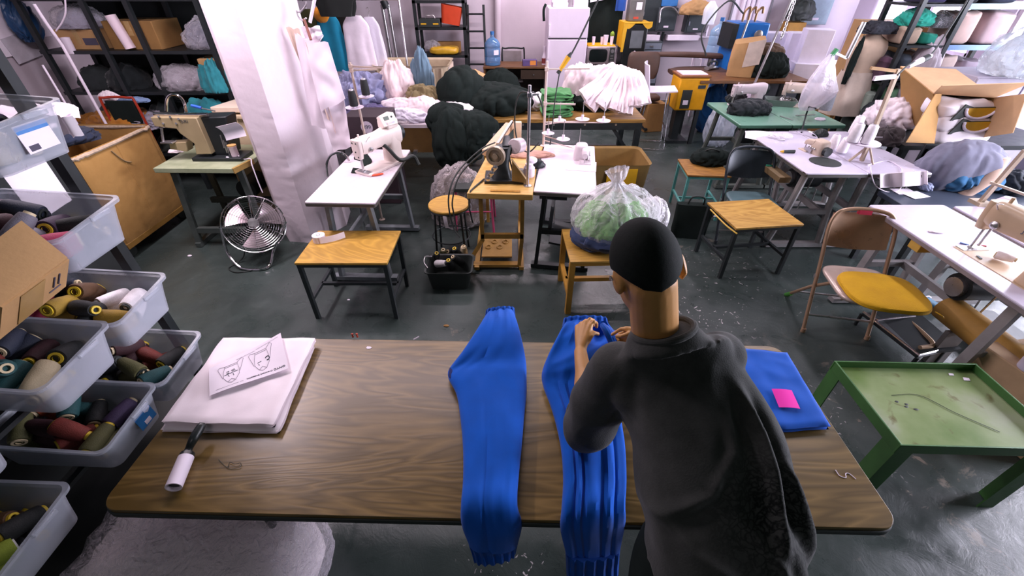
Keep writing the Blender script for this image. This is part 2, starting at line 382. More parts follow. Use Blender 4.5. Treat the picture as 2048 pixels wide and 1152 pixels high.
# concrete pillar: chamfered square column with chipped arrises
def pillar():
    pl=[(-2.24,3.66),(-2.11,3.48),(-1.87,3.45),(-1.67,3.80),(-1.72,4.1),(-2.2,4.1)]
    m=MB(); vs=[];nl=160;rg=[]
    for i,a in enumerate(pl):
        b_=pl[(i+1)%6]; rg+=[(a[0]+(b_[0]-a[0])*k/4,a[1]+(b_[1]-a[1])*k/4,k) for k in range(4)]
    n=len(rg)
    for j in range(nl+1):
        z=3.2*j/nl
        for i,(x,y,k) in enumerate(rg):
            q=nz(x*6,y*6,z*3)*.006+(max(0,nz(z*13,i*9.3,5)-.3)*.035 if k==0 and i in(4,8) else 0); vs.append((x+(-1.95-x)*q*2,y+(3.8-y)*q*2,z))
    fs=[(j*n+i,j*n+(i+1)%n,(j+1)*n+(i+1)%n,(j+1)*n+i) for j in range(nl) for i in range(n)]+[tuple(range(nl*n,nl*n+n))]
    m.add(vs,fs); o=m.build('pillar',pm('#dccfd8',.6,0,.06,2.5,.25,18),ang=18); o['kind']='structure'; return o
pillar()
for i,(x,z0) in enumerate(((4.02,.6),(4.10,.6),(4.18,.6),(4.27,.6))):
    struct('trim_%d'%(i+2),MB().tube([(x,8.84,z0),(x,8.84,3.2)],.035,12),WHITE)
struct('trim_6',MB().tube([(-.25,8.84,0),(-.25,8.84,3.2)],.06,14),WALLM)
# lamps under the roof of the workshop, an added fill lamp, and the day outside
wd=bpy.data.worlds.new('world'); SC.world=wd; wd.use_nodes=True; bg=wd.node_tree.nodes['Background']; bg.inputs[0].default_value=(.38,.80,.64,1); bg.inputs[1].default_value=.045
def area(name,loc,size,pw,col,rot=(0,0,0),spread=180):
    l=bpy.data.lights.new(name,'AREA'); l.shape='RECTANGLE'; l.size,l.size_y=size; l.energy=pw; l.color=col; l.spread=R(spread); o=bpy.data.objects.new(name,l); COL.objects.link(o); o.location=loc; o.rotation_euler=rot; return o
PK=(1,.84,.94)
area('ceiling_or_fill_light',(-2.5,2.75,2.9),(.25,1.3),95,PK); area('ceiling_or_fill_light',(-.9,3.2,3.1),(2.4,.25),62,PK); area('ceiling_or_fill_light',(.6,5.6,3.2),(2.6,.25),115,PK)
area('ceiling_or_fill_light',(1.2,7.8,3.2),(3,.25),110,PK); area('ceiling_or_fill_light',(2.9,3.8,3.2),(.25,2.4),60,(.95,.86,1)); area('ceiling_or_fill_light',(-2.2,5.4,3.2),(.25,1.6),35,PK)
area('window_daylight',(6.3,5.8,1.9),(1.7,5.0),190,(.84,.88,1),(0,R(90),0))
area('ceiling_or_fill_light',(-1.0,-1.1,2.8),(1.2,.2),9,PK)  # added fill behind the camera, brightens the bag under the table
area('window_daylight',(6.35,1.5,1.9),(1.7,2.3),450,(.86,.84,1),(0,R(90),0))
# ---------------------------------------------------------------- work table
TZ=.74
def on(px,py,z=TZ): return P(px,py,z)
tb=V((-.05,.985,0)); tyaw=-1.3
t=thing('folding_table','long folding work table with brown wood-grain top and rounded corners','table',tb,tyaw)
def rrect(L,W,r,n=6):
    o=[]
    for cx,cy,a0 in((L/2-r,W/2-r,0),(-L/2+r,W/2-r,90),(-L/2+r,-W/2+r,180),(L/2-r,-W/2+r,270)):
        for k in range(n+1): a=R(a0+90*k/n); o.append((cx+r*math.cos(a),cy+r*math.sin(a)))
    return o
MB().prism(rrect(2.44,.765,.055),.016,TR(0,0,TZ-.008)).build('tabletop',wood('#83693a','#5b4720',2.2,.34,0,7,.03,2.2),t,bev=.002)
MB().prism(rrect(2.45,.775,.06),.022,TR(0,0,TZ-.0265)).build('edge_band',BLACK,t,bev=.004)
for sx in(-1,1):
    for sy in(-1,1): MB().tube([(sx*.8,sy*.3,TZ-.035),(sx*.8,sy*.3,0)],.014,10).build('leg',BLKMET,t)
    MB().tube([(sx*.8,-.3,.2),(sx*.8,.3,.2)],.01,8).build('stretcher',BLKMET,t)
m=MB(); q=on(1690,950)-tb; q=Matrix.Rotation(R(-tyaw),3,'Z')@q
m.tube([V((-.022,.016,TZ+.0012)),V((-.02,-.004,TZ+.0012)),V((-.004,-.010,TZ+.0012)),V((.004,.004,TZ+.0012)),V((.016,.004,TZ+.0012)),V((.026,-.014,TZ+.0012))],.0015,6,spl=5); m.v=[p+V((q.x,q.y,0)) for p in m.v]
m.build('chalk_mark',WHITE,t)
# small bits on the table
o=MB().tube([on(437,919,TZ+.002),on(450,932,TZ+.004),on(462,938,TZ+.002),on(480,934,TZ+.004),on(481,926,TZ+.003),on(470,928,TZ+.008),on(460,925,TZ+.004),on(455,936,TZ+.002)],.0009,6,spl=6).build('loose_thread',BLACK); tag(o,'snipped dark thread curled on the wood-grain table top','thread')
o=MB().prism([(-.012,-.004),(-.004,-.009),(.006,-.008),(.013,0),(.005,.005),(-.01,.006)],.002,Matrix.Translation(on(738,695,TZ+.001))).build('paper_scrap',PAPER); tag(o,'torn white paper scrap near the far edge of the work table','paper')
for k,(px,py) in enumerate(((706,674),(715,674))):
    c=on(px,py,TZ); o=MB().lathe([(.0045,0),(.0045,.005),(.003,.007),(.003,.012),(.005,.014),(.005,.02),(.001,.022)],12,Matrix.Translation(c)).build('push_pin',RUST); tag(o,['red push pin at the far table edge, left of its neighbour','red push pin at the far table edge, nearer the blue trousers'][k],'pin')
o=MB().tube([on(827,679,TZ),on(838,673,TZ+.006)],.003,6).build('toothpick',WHITE); tag(o,'thin white stick poking over the far table edge','stick')
# ---------------------------------------------------------------- folded white cloth and pattern sheet
def quad(pts,z): return [on(a,b,z) for a,b in pts]
def cloth_slab(name,pts,z0,h,mat,seed,layers=1):
    """folded cloth between four corner points given on height z0+h"""
    c=[p-V((0,0,h)) for p in quad(pts,z0+h)]; mid=sum(c,V())/4; m=MB()
    for l in range(layers):
        hh=h/layers; zz=z0+hh*l
        def f(u,v,top,zz=zz,hh=hh,l=l):
            p=c[0]*(1-u)*(1-v)+c[1]*u*(1-v)+c[2]*u*v+c[3]*(1-u)*v; k=1+nz(u*4+seed+l*5,v*4)*.028
            e=min(u,1-u,v,1-v); return V((mid.x+(p.x-mid.x)*k,mid.y+(p.y-mid.y)*k,0)),e
        nu,nv=40,32; vs=[]
        for s in(1,-1):
            for j in range(nv+1):
                for i in range(nu+1):
                    p,e=f(i/nu,j/nv,s); r=min(1,e/.05); r=math.sqrt(max(0,1-(1-r)**2))
                    fd=(nz(i*.16+seed,j*.12+l)*.5+ridge(i*.07+seed,j*.15,l)*.35)*.006*(1 if s>0 and l==layers-1 else .15)*r
                    p.z=zz+hh*.5+s*hh*.5*r*.98+fd+(hh*.25*nz(i*.11+seed,l*4.1,7) if s<0 and l else 0); vs.append(p)
        k=(nu+1)*(nv+1); fs=[]
        for j in range(nv):
            for i in range(nu):
                q=j*(nu+1)+i; fs+=[(q,q+1,q+nu+2,q+nu+1),(k+q,k+q+nu+1,k+q+nu+2,k+q+1)]
        rim=[i for i in range(nu+1)]+[j*(nu+1)+nu for j in range(1,nv+1)]+[nv*(nu+1)+i for i in range(nu-1,-1,-1)]+[j*(nu+1) for j in range(nv-1,0,-1)]
        n=len(rim); fs+=[(rim[q],k+rim[q],k+rim[(q+1)%n],rim[(q+1)%n]) for q in range(n)]
        m.add(vs,fs)
    o=m.build(name,mat,ang=60); return o
o=cloth_slab('folded_fabric',[(320,858),(556,862),(628,690),(452,692)],TZ,.020,WHITEC,2,2); tag(o,'lower folded white fabric showing its edge beneath the upper one','fabric','folded white fabric on the table')
o=cloth_slab('folded_fabric',[(322,842),(546,848),(630,675),(446,674)],TZ+.021,.024,WHITEC,5,3); tag(o,'upper folded white fabric lying under the printed sheet','fabric','folded white fabric on the table')
zc=TZ+.050
c=[on(420,793,zc+.004),on(578,739,zc+.006),on(562,668,zc+.006),on(420,740,zc)]
def psh(u,v):
    p=c[0]*(1-u)*(1-v)+c[1]*u*(1-v)+c[2]*u*v+c[3]*(1-u)*v; return p+V((0,0,.004+.004*math.sin(u*5+v*2)+(.014*max(0,u-.5)*(1-v))))
sh=MB().sheet(psh,30,24,.0006).build('printed_sheet',PAPER); tag(sh,'printed sheet with two garment sketches lying on white folded fabric','paper')
def pl(u,v): return psh(u,v)+V((0,0,.0012))
def ln2(pts,r=.0007): return [pl(u,v) for u,v in pts]
m=MB()
def sketch(x,y,s):
    def q(a,b): return (x+a*s*.8,y+b*s*1.5)
    for pts in ([(-.16,.32),(.16,.32),(.2,.1),(.2,-.1),(.1,-.28),(0,-.33),(-.1,-.28),(-.2,-.1),(-.2,.1),(-.16,.32)],[(-.16,.32),(-.3,.36),(-.34,.3),(-.22,-.1)],[(.16,.32),(.28,.44),(.33,.38),(.22,-.02)],[(-.1,-.28),(0,-.2),(.1,-.28)],[(-.16,.27),(.16,.27)]): m.tube(ln2([q(a,b) for a,b in pts]),.0006,5)
sketch(.28,.47,.62); sketch(.68,.50,.62)
m.build('sketch_lines',pm('#6b5f70',.8,0,.1),sh)
m=MB()
for pts in ([(.22,.55),(.25,.57),(.25,.5),(.22,.5)],[(.28,.55),(.32,.58),(.33,.53),(.29,.52)],[(.24,.44),(.25,.38)],[(.3,.44),(.31,.37)],[(.19,.46),(.36,.49)],[(.62,.46),(.67,.48)],[(.63,.42),(.64,.38)]): m.tube(ln2(pts),.0011,5)
m.tube(ln2([(.73,.52),(.745,.55),(.775,.55),(.785,.48),(.765,.44),(.745,.45)]),.0019,6)
m.build('sketch_print',INKB,sh)
m=MB()
for a,b,cc,d in((.08,.09,.36,.09),(.38,.09,.42,.09),(.62,.9,.95,.93),(.35,.86,.6,.88)): m.tube(ln2([(a,b),(cc,d)]),.0006,4)
m.build('small_print',pm('#8a7f90',.8),sh)
def on_sheet(u,v):
    p=pl(u,v); x=(pl(u+.02,v)-pl(u-.02,v)).normalized(); y=(pl(u,v+.02)-pl(u,v-.02)); n=x.cross(y).normalized(); y=n.cross(x); return Matrix((( -x.x,-y.x,n.x,p.x),(-x.y,-y.y,n.y,p.y),(-x.z,-y.z,n.z,p.z),(0,0,0,1)))
text('lettering','Crewneck Sweatshirt',.0105,INK,sh,on_sheet(.63,.10)); text('lettering','ONYC',.015,INKB,sh,on_sheet(.89,.10))
# ---------------------------------------------------------------- lint roller
a=on(372,915,TZ+.024); b=on(347,975,TZ+.024); d=(b-a).normalized(); hd=on(405,846,TZ+.06)
t=thing('lint_roller','white lint roller with black handle in front of the white fabric','lint roller',V((a.x,a.y,TZ)))
off=TR(-a.x,-a.y,-TZ)
M=Matrix.Translation(a)@fr(b-a); L=(b-a).length*1.0
MB().at(off).lathe([(.017,.0),(.0235,.0),(.0235,L),(.0195,L),(.0195,.01),(.017,.01)],28,M,caps=False).build('adhesive_sleeve',WHITE,t)
m=MB().at(off); m.cyl(a-d*.004,a+d*(L-.012),.0185,n=20); m.cyl(a-d*.014,a-d*.001,.0215,.023,n=20); m.tube([a-d*.012,a-d*.03+V((0,0,.004)),a+(hd-a)*.5+V((0,0,.006)),hd-(hd-a)*.12,hd],[.018,.0115,.0145,.014,.009],14,spl=6)
m.build('handle',pm('#1d2222',.35,0,.1),t)
# ---------------------------------------------------------------- blue trousers, folded top, note
def gather(mb_pts):pass
def trouser(name,label,Lp,Rp,th,seams,seed,fam,hang=None):
    def fold(x,t):
        s=sum(-.010*math.exp(-((x-c)/.022)**2) for c in seams)
        return s+fam*(ridge(x*1.6+seed,t*5)+.5*nz(x*4,t*9+seed))+fam*1.2*math.exp(-((t-.28)/.1)**2)*ridge(x*2.5+t*8,seed)
    return MB().ribbon(Lp,Rp,th,96,56,fold,e=2.4)
Z1=TZ+.03
L1=[PT(972,634,1.93),on(958,655,Z1+.05),on(930,697,Z1+.03),on(900,737,Z1),on(897,757,Z1),on(913,790,Z1),on(921,840,Z1),on(926,900,Z1),on(926,960,Z1),on(922,1010,Z1),on(924,1040,TZ-.02)+V((0,-.01,0)),PT(938,1085,1.34)]
R1=[PT(1027,626,1.93),on(1035,648,Z1+.05),on(1045,686,Z1+.03),on(1052,725,Z1),on(1053,755,Z1),on(1053,790,Z1),on(1048,840,Z1),on(1043,900,Z1),on(1037,960,Z1),on(1035,1010,Z1),on(1044,1040,TZ-.02)+V((0,-.01,0)),PT(1036,1085,1.34)]
tr=thing('sweatpants','blue sweatpants laid flat across the table, left of the worker','trousers',(0.0,.98,TZ))
m=trouser('a','',L1,R1,.032,(-.18,.22,.62),1,.004); m.v=[p-V((0,.98,TZ)) for p in m.v]; m.build('leg_panels',BLUE,tr)
def band(pa,pb,qa,qb,th,parent,base,name='waistband',n=90,gath=16,mat=None):
    def fold(x,t): return .004*math.sin(math.acos(max(-1,min(1,x)))*gath)+.002*math.sin(t*9)
    k=MB().ribbon([pa,pa*.5+qa*.5,qa],[pb,pb*.5+qb*.5,qb],th,8,n,fold,e=2.4,under=.6); k.v=[p-base for p in k.v]; return k.build(name,mat or BLUED,parent)
B1=V((0,.98,TZ))
band(PT(972,622,1.95),PT(1029,617,1.95),PT(969,640,1.93),PT(1031,634,1.93),.036,tr,B1)
band(PT(936,1080,1.34),PT(1037,1080,1.34),PT(947,1118,1.36),PT(1031,1104,1.37),.03,tr,B1,'cuff')
# pocket opening at the crotch side, a dark fold
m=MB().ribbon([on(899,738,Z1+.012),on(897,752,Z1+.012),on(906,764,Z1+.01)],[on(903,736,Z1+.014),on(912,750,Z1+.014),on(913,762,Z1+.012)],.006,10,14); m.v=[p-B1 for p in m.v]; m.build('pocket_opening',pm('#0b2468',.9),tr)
# trousers in hand
B2=V((.25,1.0,TZ))
L2=[PT(1128,650,1.78),PT(1118,668,1.74),on(1096,712,Z1+.06),on(1084,745,Z1+.02),on(1086,772,Z1),on(1100,810,Z1),on(1112,850,Z1),on(1122,900,Z1),on(1126,960,Z1),on(1123,1015,Z1),on(1120,1050,TZ-.02)+V((0,-.012,0)),PT(1132,1110,1.36),PT(1135,1150,1.40)]
R2=[PT(1212,650,1.80),PT(1232,668,1.78),PT(1250,690,1.66),PT(1262,740,1.55),on(1240,780,Z1+.06),on(1240,820,Z1+.03),on(1245,860,Z1),on(1250,900,Z1),on(1252,960,Z1),on(1250,1010,Z1),on(1248,1040,TZ-.02)+V((0,-.012,0)),PT(1240,1100,1.38),PT(1236,1150,1.42)]
tr2=thing('sweatpants','blue sweatpants being handled by the worker, waistband lifted in both hands','trousers',B2)
def fold2(x,t):
    g=min(1,max(0,(t-.22)/.2))
    return g*(-.012*math.exp(-((x+.62)/.05)**2)-.016*math.exp(-((x+.35)/.06)**2)-.014*math.exp(-((x-.25)/.07)**2)-.01*math.exp(-((x-.6)/.06)**2))+.010*ridge(x*2.2+3,t*4)+(1-g)*(.012*ridge(x*1.6+1,t*9)-.055*math.exp(-((x-.35)/.4)**2)*math.exp(-((t-.1)/.09)**2))
m=MB().ribbon(L2,R2,.036,110,64,fold2,e=2.4,up=V((0,-.35,1)).normalized()); m.v=[p-B2 for p in m.v]; m.build('leg_panels',BLUE,tr2)
band(PT(1127,638,1.80),PT(1213,638,1.82),PT(1124,654,1.78),PT(1218,654,1.80),.034,tr2,B2)
band(PT(1131,1106,1.36),PT(1238,1098,1.38),PT(1133,1150,1.40),PT(1235,1146,1.42),.034,tr2,B2,'cuff')
m=MB()
for k in range(5):
    a=PT(1205+k*7,650+k*5,1.70); m.tube([a,PT(1215+k*6,664+k*4,1.66),PT(1226+k*5,690,1.64),PT(1232+k*5,730,1.58)],[.012,.016,.015,.01],10,spl=5)
m.v=[p-B2 for p in m.v]; m.build('gathered_cloth',BLUED,tr2)
# folded blue sweatshirt
ZS=TZ+.03
o=cloth_slab('folded_sweatshirt',[(1440,862),(1664,850),(1576,702),(1400,685)],TZ,.034,BLUE,9,2); tag(o,'folded blue sweatshirt with a pink note, at the right table end','sweatshirt')
c=[on(1558,815,TZ+.042),on(1600,818,TZ+.042),on(1583,781,TZ+.042),on(1543,778,TZ+.042)]
def qn(u,v): return c[0]*(1-u)*(1-v)+c[1]*u*(1-v)+c[2]*u*v+c[3]*(1-u)*v+V((0,0,.001+.003*math.sin(u*3)))
o=MB().sheet(qn,10,10,.0008).build('sticky_note',pm('#f01fae',.75,0,.04)); tag(o,'hot pink square note on the folded blue sweatshirt','sticky note')
# clear bag of white garments under the near left corner of the table
t=thing('plastic_bag','clear plastic bag packed with white clothes, under the near left table corner','bag',(-1.12,.64,0))
MB().at(TR(0,0,0)).ell((0,0,.27),(.36,.2,.24),nu=48,nv=24,fn=lambda q:(abs(q.x)**5+abs(q.y)**5+abs(q.z)**5)**(-.2)*(.95+.05*ridge(q.x*3,q.y*3,q.z*3))).build('clothes',cloth('#e2d6da',.1,.4,60),t)
MB().ell((0,0,.28),(.385,.225,.265),nu=80,nv=40,fn=lambda q:(abs(q.x)**5+abs(q.y)**5+abs(q.z)**5)**(-.2)*(.96+.035*ridge(q.x*3+2,q.y*3,q.z*3)+.014*ridge(q.x*9,q.y*14,q.z*9))).build('film',film('#f2eaf4',.18,.07,.9,26,.04),t)
# ---------------------------------------------------------------- the worker
B=V((.51,.42,0)); OFF=TR(-B.x,-B.y,0)
pw=thing('person','person in a faded black T-shirt and glasses, bending over the blue trousers','person',B)
HC=V((.325,.85,1.485)); HF=V((.035,.805,-.59)).normalized(); HU=V((-.24,.55,.80)); HU=(HU-HF*HU.dot(HF)).normalized(); HR=HF.cross(HU)
HM=Matrix((( HR.x,HF.x,HU.x,HC.x),(HR.y,HF.y,HU.y,HC.y),(HR.z,HF.z,HU.z,HC.z),(0,0,0,1)))
def h(x,y,z): return HM@V((x,y,z))
C7=PT(1332,670,1.08)+V((0,.01,-.01)); SL=V((.30,.82,1.165)); SR=V((.56,.805,1.235)); HIP=V((.515,.47,.93))
EL=V((.25,.845,.905)); WL=PT(1161,704,1.58); ER=V((.60,.93,1.0)); WR=PT(1292,668,1.56)
m=MB().at(OFF@HM)
m.ell((0,-.006,.028),(.076,.096,.09),nu=32,nv=20); m.ell((0,.03,-.04),(.067,.074,.08),nu=28,nv=18); m.ell((0,.068,-.1),(.032,.028,.026)); m.ell((0,.02,-.075),(.055,.06,.05))
for s in(-1,1):
    m.ell((s*.03,.085,.0),(.024,.016,.012)); m.ell((s*.035,.075,-.035),(.024,.022,.022))      # brow, cheek
    m.ell((s*.076+.003,-.006,-.014),(.011,.018,.031),M=RZ(-s*20)@RX(8)); m.ell((s*.081+.006,-.014,-.008),(.005,.017,.029),M=RZ(-s*26))
m.cyl((0,.094,.0),(0,.122,-.04),.008,.014,12); m.ell((0,.118,-.043),(.017,.015,.012)); m.ell((0,.1,-.068),(.024,.01,.007)); m.ell((0,.098,-.078),(.021,.011,.008))
m.at(OFF)
def limb(p,q,r1,r2,n=20,bulge=0):
    p=V(p);q=V(q); pts=[p.lerp(q,k/6) for k in range(7)]; m.tube(pts,[r1+(r2-r1)*k/6+bulge*math.sin(PI*min(1,k/4)) for k in range(7)],n); m.ell(p,r1,nu=18,nv=10); m.ell(q,r2,nu=18,nv=10)
limb(h(0,-.03,-.03),C7+V((.0,.03,-.07)),.057,.062); limb(h(0,0,-.07),C7+V((.01,.045,-.07)),.048,.054)
limb(C7+V((0,.03,-.06)),SL+V((.02,0,0)),.06,.05); limb(C7+V((0,.03,-.06)),SR+V((-.02,0,0)),.06,.05)
m.loft([(C7+V((.02,.06,-.1)),V((.12,0,.02)),V((0,-.05,.05))),((SL+SR)/2+V((0,.0,-.06)),V((.15,0,.03)),V((0,-.07,.07))),(V((.49,.65,1.07)),V((.14,0,.02)),V((0,-.07,.07))),(HIP+V((0,.04,.04)),V((.135,0,0)),V((0,-.08,.05))),(HIP+V((0,0,-.1)),V((.13,0,0)),V((0,-.08,.0)))],24,2.3,sub=3)
limb(SL,EL,.046,.038,bulge=.004); limb(EL,WL,.038,.024,bulge=.007); limb(SR,ER,.046,.038,bulge=.004); limb(ER,WR,.038,.024,bulge=.006)
for s in(-1,1): limb(HIP+V((s*.08,0,-.1)),V((.51+s*.1,.40,.5)),.08,.055); limb(V((.51+s*.1,.40,.5)),V((.51+s*.11,.36,.09)),.052,.035); limb(V((.51+s*.11,.35,.06)),V((.51+s*.12,.50,.04)),.036,.03)
def hand(W,pts,fr_):
    """palm from wrist to knuckles, then finger chains"""
    K=[V(p) for p in pts]
    for k in K: m.tube([W,W.lerp(k,.5),k],[.019,.0165,.0115],12); m.ell(k,.0115,nu=12,nv=8)
    for ch,r in fr_:
        ch=[V(p) for p in ch]; n=len(ch); rr=[r*(1-.22*i/(n-1)) for i in range(n)]
        m.tube(ch,rr,10)
        for p,q in zip(ch,rr): m.ell(p,q*1.03,nu=10,nv=8)
# left hand: back of the hand to the camera, fingers curling round to the right
k1,k2,k3,k4=PT(1181,650,1.625),PT(1172,645,1.64),PT(1163,648,1.65),PT(1155,654,1.655)
hand(WL,[k1,k2,k3,k4],[([k1,PT(1188,643,1.625),PT(1193,646,1.64),PT(1193,654,1.65)],.0088),([k2,PT(1180,638,1.645),PT(1187,641,1.665),PT(1187,651,1.67)],.009),([k3,PT(1172,641,1.675),PT(1180,646,1.685),PT(1182,656,1.68)],.0088),([k4,PT(1163,650,1.685),PT(1170,656,1.69),PT(1175,662,1.68)],.0078),
  ([WL.lerp(k1,.35)+V((.012,0,0)),PT(1182,672,1.60),PT(1188,666,1.61),PT(1196,668,1.625)],.0105)])
# right hand: seen past the neck, thumb and index pinching the cloth
j1,j2,j3,j4=PT(1252,658,1.58),PT(1250,666,1.60),PT(1252,673,1.61),PT(1255,679,1.615)
hand(WR,[j1,j2,j3,j4],[([j1,PT(1242,658,1.59),PT(1234,663,1.60),PT(1224,669,1.605)],.0088),([j2,PT(1239,668,1.615),PT(1234,675,1.62),PT(1238,682,1.61)],.0088),([j3,PT(1242,676,1.625),PT(1239,684,1.62),PT(1244,688,1.61)],.0085),([j4,PT(1247,684,1.62),PT(1246,690,1.61),PT(1251,692,1.60)],.0075),
  ([WR.lerp(j1,.4),PT(1256,668,1.56),PT(1244,672,1.565),PT(1234,672,1.58)],.0102)])
SKIN=pm('#bb884c',.5,0,.1,14,.03,200)
meshob('body',fuse(m,'body',.0042,4),SKIN,pw)
# eyes and glasses
for s in(-1,1):
    e=MB().at(OFF@HM).ell((s*.031,.089,-.014),(.012,.009,.009)).build('eye',WHITE,pw)
    MB().at(OFF@HM).ell((s*.031,.0965,-.015),(.005,.003,.005)).build('iris',BLACK,e)
g=MB().at(OFF@HM)
for s in(-1,1):
    g.tube([(s*.038+.026*math.cos(a*PI/8),.106-abs(math.cos(a*PI/8)*s+1)*.002,-.016+.018*math.sin(a*PI/8)) for a in range(16)],.0016,6,closed=True); g.tube([(s*.064,.1,-.01),(s*.076,.07,-.006),(s*.086,.0,.006),(s*.086,-.014,-.006)],.0018,6,spl=4)
g.tube([(-.008,.107,-.012),(.008,.107,-.012)],.0015,6); g=g.build('glasses',STEEL,pw)
for s in(-1,1): MB().at(OFF@HM).prism([(s*.038+.025*math.cos(a*PI/8),-.016+.017*math.sin(a*PI/8)) for a in range(16)],.001,TR(0,.105,0)@RX(90)@Matrix.Scale(-1,4,V((0,0,1)))).build('lens',film('#eef2f2',.1,.05,0,5),g)
# short cropped hair
def hairk(q):
    x,y,z=q; a=math.degrees(math.atan2(abs(x),-y)); pts=[(0,-.80),(35,-.66),(60,-.34),(80,-.12),(100,-.05),(125,.22),(150,.46),(180,.5)]
    for (a0,z0),(a1,z1) in zip(pts,pts[1:]):
        if a0<=a<=a1: zm=z0+(z1-z0)*(a-a0)/(a1-a0); break
    if abs(z)>.97: zm=-.8 if z>0 else 1
    k=max(0,min(1,(zm-z)/.16+.5)); k=k*k*(3-2*k)
    return (1.0-.17*k)*(1+.004*nz(x*30,y*30,z*30))
MB().at(OFF@HM).ell((0,-.012,.022),(.0815,.1,.105),nu=120,nv=80,fn=hairk).build('hair',pm('#141a18',.8,0,.3,90,.08,400,spec=.15),pw)
# T-shirt
s_=MB().at(OFF)
ms=m; m=s_
m.loft([(HIP+V((.0,-.03,-.06)),V((.176,0,-.02)),V((0,-.135,.02))),(HIP+V((.005,.0,.02)),V((.176,0,0)),V((0,-.135,.06))),(V((.505,.56,1.02)),V((.178,0,.01)),V((0,-.115,.085))),(V((.497,.66,1.10)),V((.180,0,.02)),V((0,-.10,.09))),((SL+SR)/2+V((.0,-.015,-.035)),V((.172,0,.045)),V((0,-.085,.085))),((SL+SR)/2+V((-.012,.012,.04)),V((.138,0,.04)),V((0,-.085,.085))),(C7+V((.01,-.010,-.03)),V((.10,.016,.018)),V((.01,-.080,.05))),(C7+V((-.004,.004,.012)),V((.072,.016,.016)),V((.012,-.067,.030)))],40,2.5,sub=4)
def sleeve(S,E,W,r0,r1,ext,droop):
    e=E+(W-E).normalized()*ext; D=V(droop)
    m.loft([(S+(S-E).normalized()*-.0,fr(E-S).to_3x3()@V((r0,0,0)),fr(E-S).to_3x3()@V((0,r0,0))),(S.lerp(E,.5)+D*.4,fr(E-S).to_3x3()@V((r0*1.08,0,0)),fr(E-S).to_3x3()@V((0,r0*1.08,0))),(E+D,fr((E-S).normalized()+(W-E).normalized()).to_3x3()@V((r1,0,0)),fr((E-S).normalized()+(W-E).normalized()).to_3x3()@V((0,r1,0))),(e+D*.35,fr(W-E).to_3x3()@V((r1*.8,0,0)),fr(W-E).to_3x3()@V((0,r1*.8,0)))],28,2.1,sub=5); m.ell(S,r0*1.02,nu=24,nv=14)
sleeve(SL,EL,WL,.074,.073,.045,(-.0,-.012,-.03)); sleeve(SR,ER,WR,.060,.066,.05,(.0,-.01,-.02))
SPD=V((-.125,.36,.41)).normalized(); SPX=(V((1,0,0))-SPD*SPD.x).normalized()
def sdisp(p,n):
    w=V(p)+B; q=w-HIP; s=q.dot(SPD); l=q.dot(SPX); d=.007*ridge(w.x*5+w.z*2,w.y*5,w.z*4)
    back=max(0,min(1,(n.dot(V((0,-.72,.69)))+.25)/.4))
    def cr(pts,wd,amt):
        """fold line on the back, through (across, up the spine) points"""
        best=9; bt=0; m_=len(pts)-1
        for i in range(m_):
            a,c=pts[i],pts[i+1]; ax,ay=c[0]-a[0],c[1]-a[1]; t=max(0,min(1,((l-a[0])*ax+(s-a[1])*ay)/(ax*ax+ay*ay))); dd=math.hypot(l-a[0]-ax*t,s-a[1]-ay*t)
            if dd<best: best=dd; bt=(i+t)/m_
        return amt*math.exp(-(best/wd)**2)*min(1,4*bt+.15,4*(1-bt)+.25)
    d+=back*(cr([(.12,.38),(.125,.26),(.10,.12),(.06,-.02)],.017,.024)-cr([(.15,.34),(.15,.2),(.135,.02)],.017,.02)-cr([(.09,.36),(.085,.22),(.05,.08)],.028,.022)+cr([(.09,.36),(.05,.24),(-.03,.16),(-.15,.13)],.015,.018)-cr([(.07,.30),(0,.17),(-.12,.10)],.022,.016)+cr([(.16,.2),(.165,.08),(.16,-.06)],.012,.018)+cr([(-.02,.46),(.03,.42),(.10,.42)],.02,.004)-cr([(-.10,.44),(-.13,.36),(-.17,.28)],.02,.014)+cr([(-.16,.18),(-.10,.06),(.0,-.04)],.014,.012)+cr([(.02,.10),(.06,.0),(.09,-.07)],.012,.012))
    if s<.14: d+=.008*math.sin(l*75+s*14)*max(0,min(1,(.14-s)/.14))*max(0,min(1,(l+.02)/.1))
    if w.x<.36 and w.z<1.12:   # gathered sleeve
        d+=.010*ridge(w.z*8+2,w.y*7,w.x*7)*max(0,min(1,(.36-w.x)/.08))*max(0,min(1,(1.12-w.z)/.1))
    return d
SHM,nt,ns,ln,b=nmat('faded_jersey'); tc=N(ns,'ShaderNodeTexCoord'); n1=N(ns,'ShaderNodeTexNoise',Scale=5.0,Detail=6.0,Roughness=.65); ln.new(tc.outputs['Object'],n1.inputs['Vector'])
r1=ramp(ns,[(.3,lin('#2a2d2b')),(.72,lin('#4c4d4c'))]); ln.new(n1.outputs['Fac'],r1.inputs['Fac'])
vo=N(ns,'ShaderNodeTexVoronoi',Scale=46.0,feature='DISTANCE_TO_EDGE'); n3=N(ns,'ShaderNodeTexNoise',Scale=9.0,Detail=5.0); ln.new(tc.outputs['Object'],n3.inputs['Vector'])
vm=N(ns,'ShaderNodeVectorMath',operation='MULTIPLY_ADD'); vm.inputs[1].default_value=(.22,.22,.22); ln.new(n3.outputs['Color'],vm.inputs[0]); ln.new(tc.outputs['Object'],vm.inputs[2]); ln.new(vm.outputs[0],vo.inputs['Vector'])
r2=ramp(ns,[(.03,(1,1,1,1)),(.22,(0,0,0,1))]); ln.new(vo.outputs['Distance'],r2.inputs['Fac'])
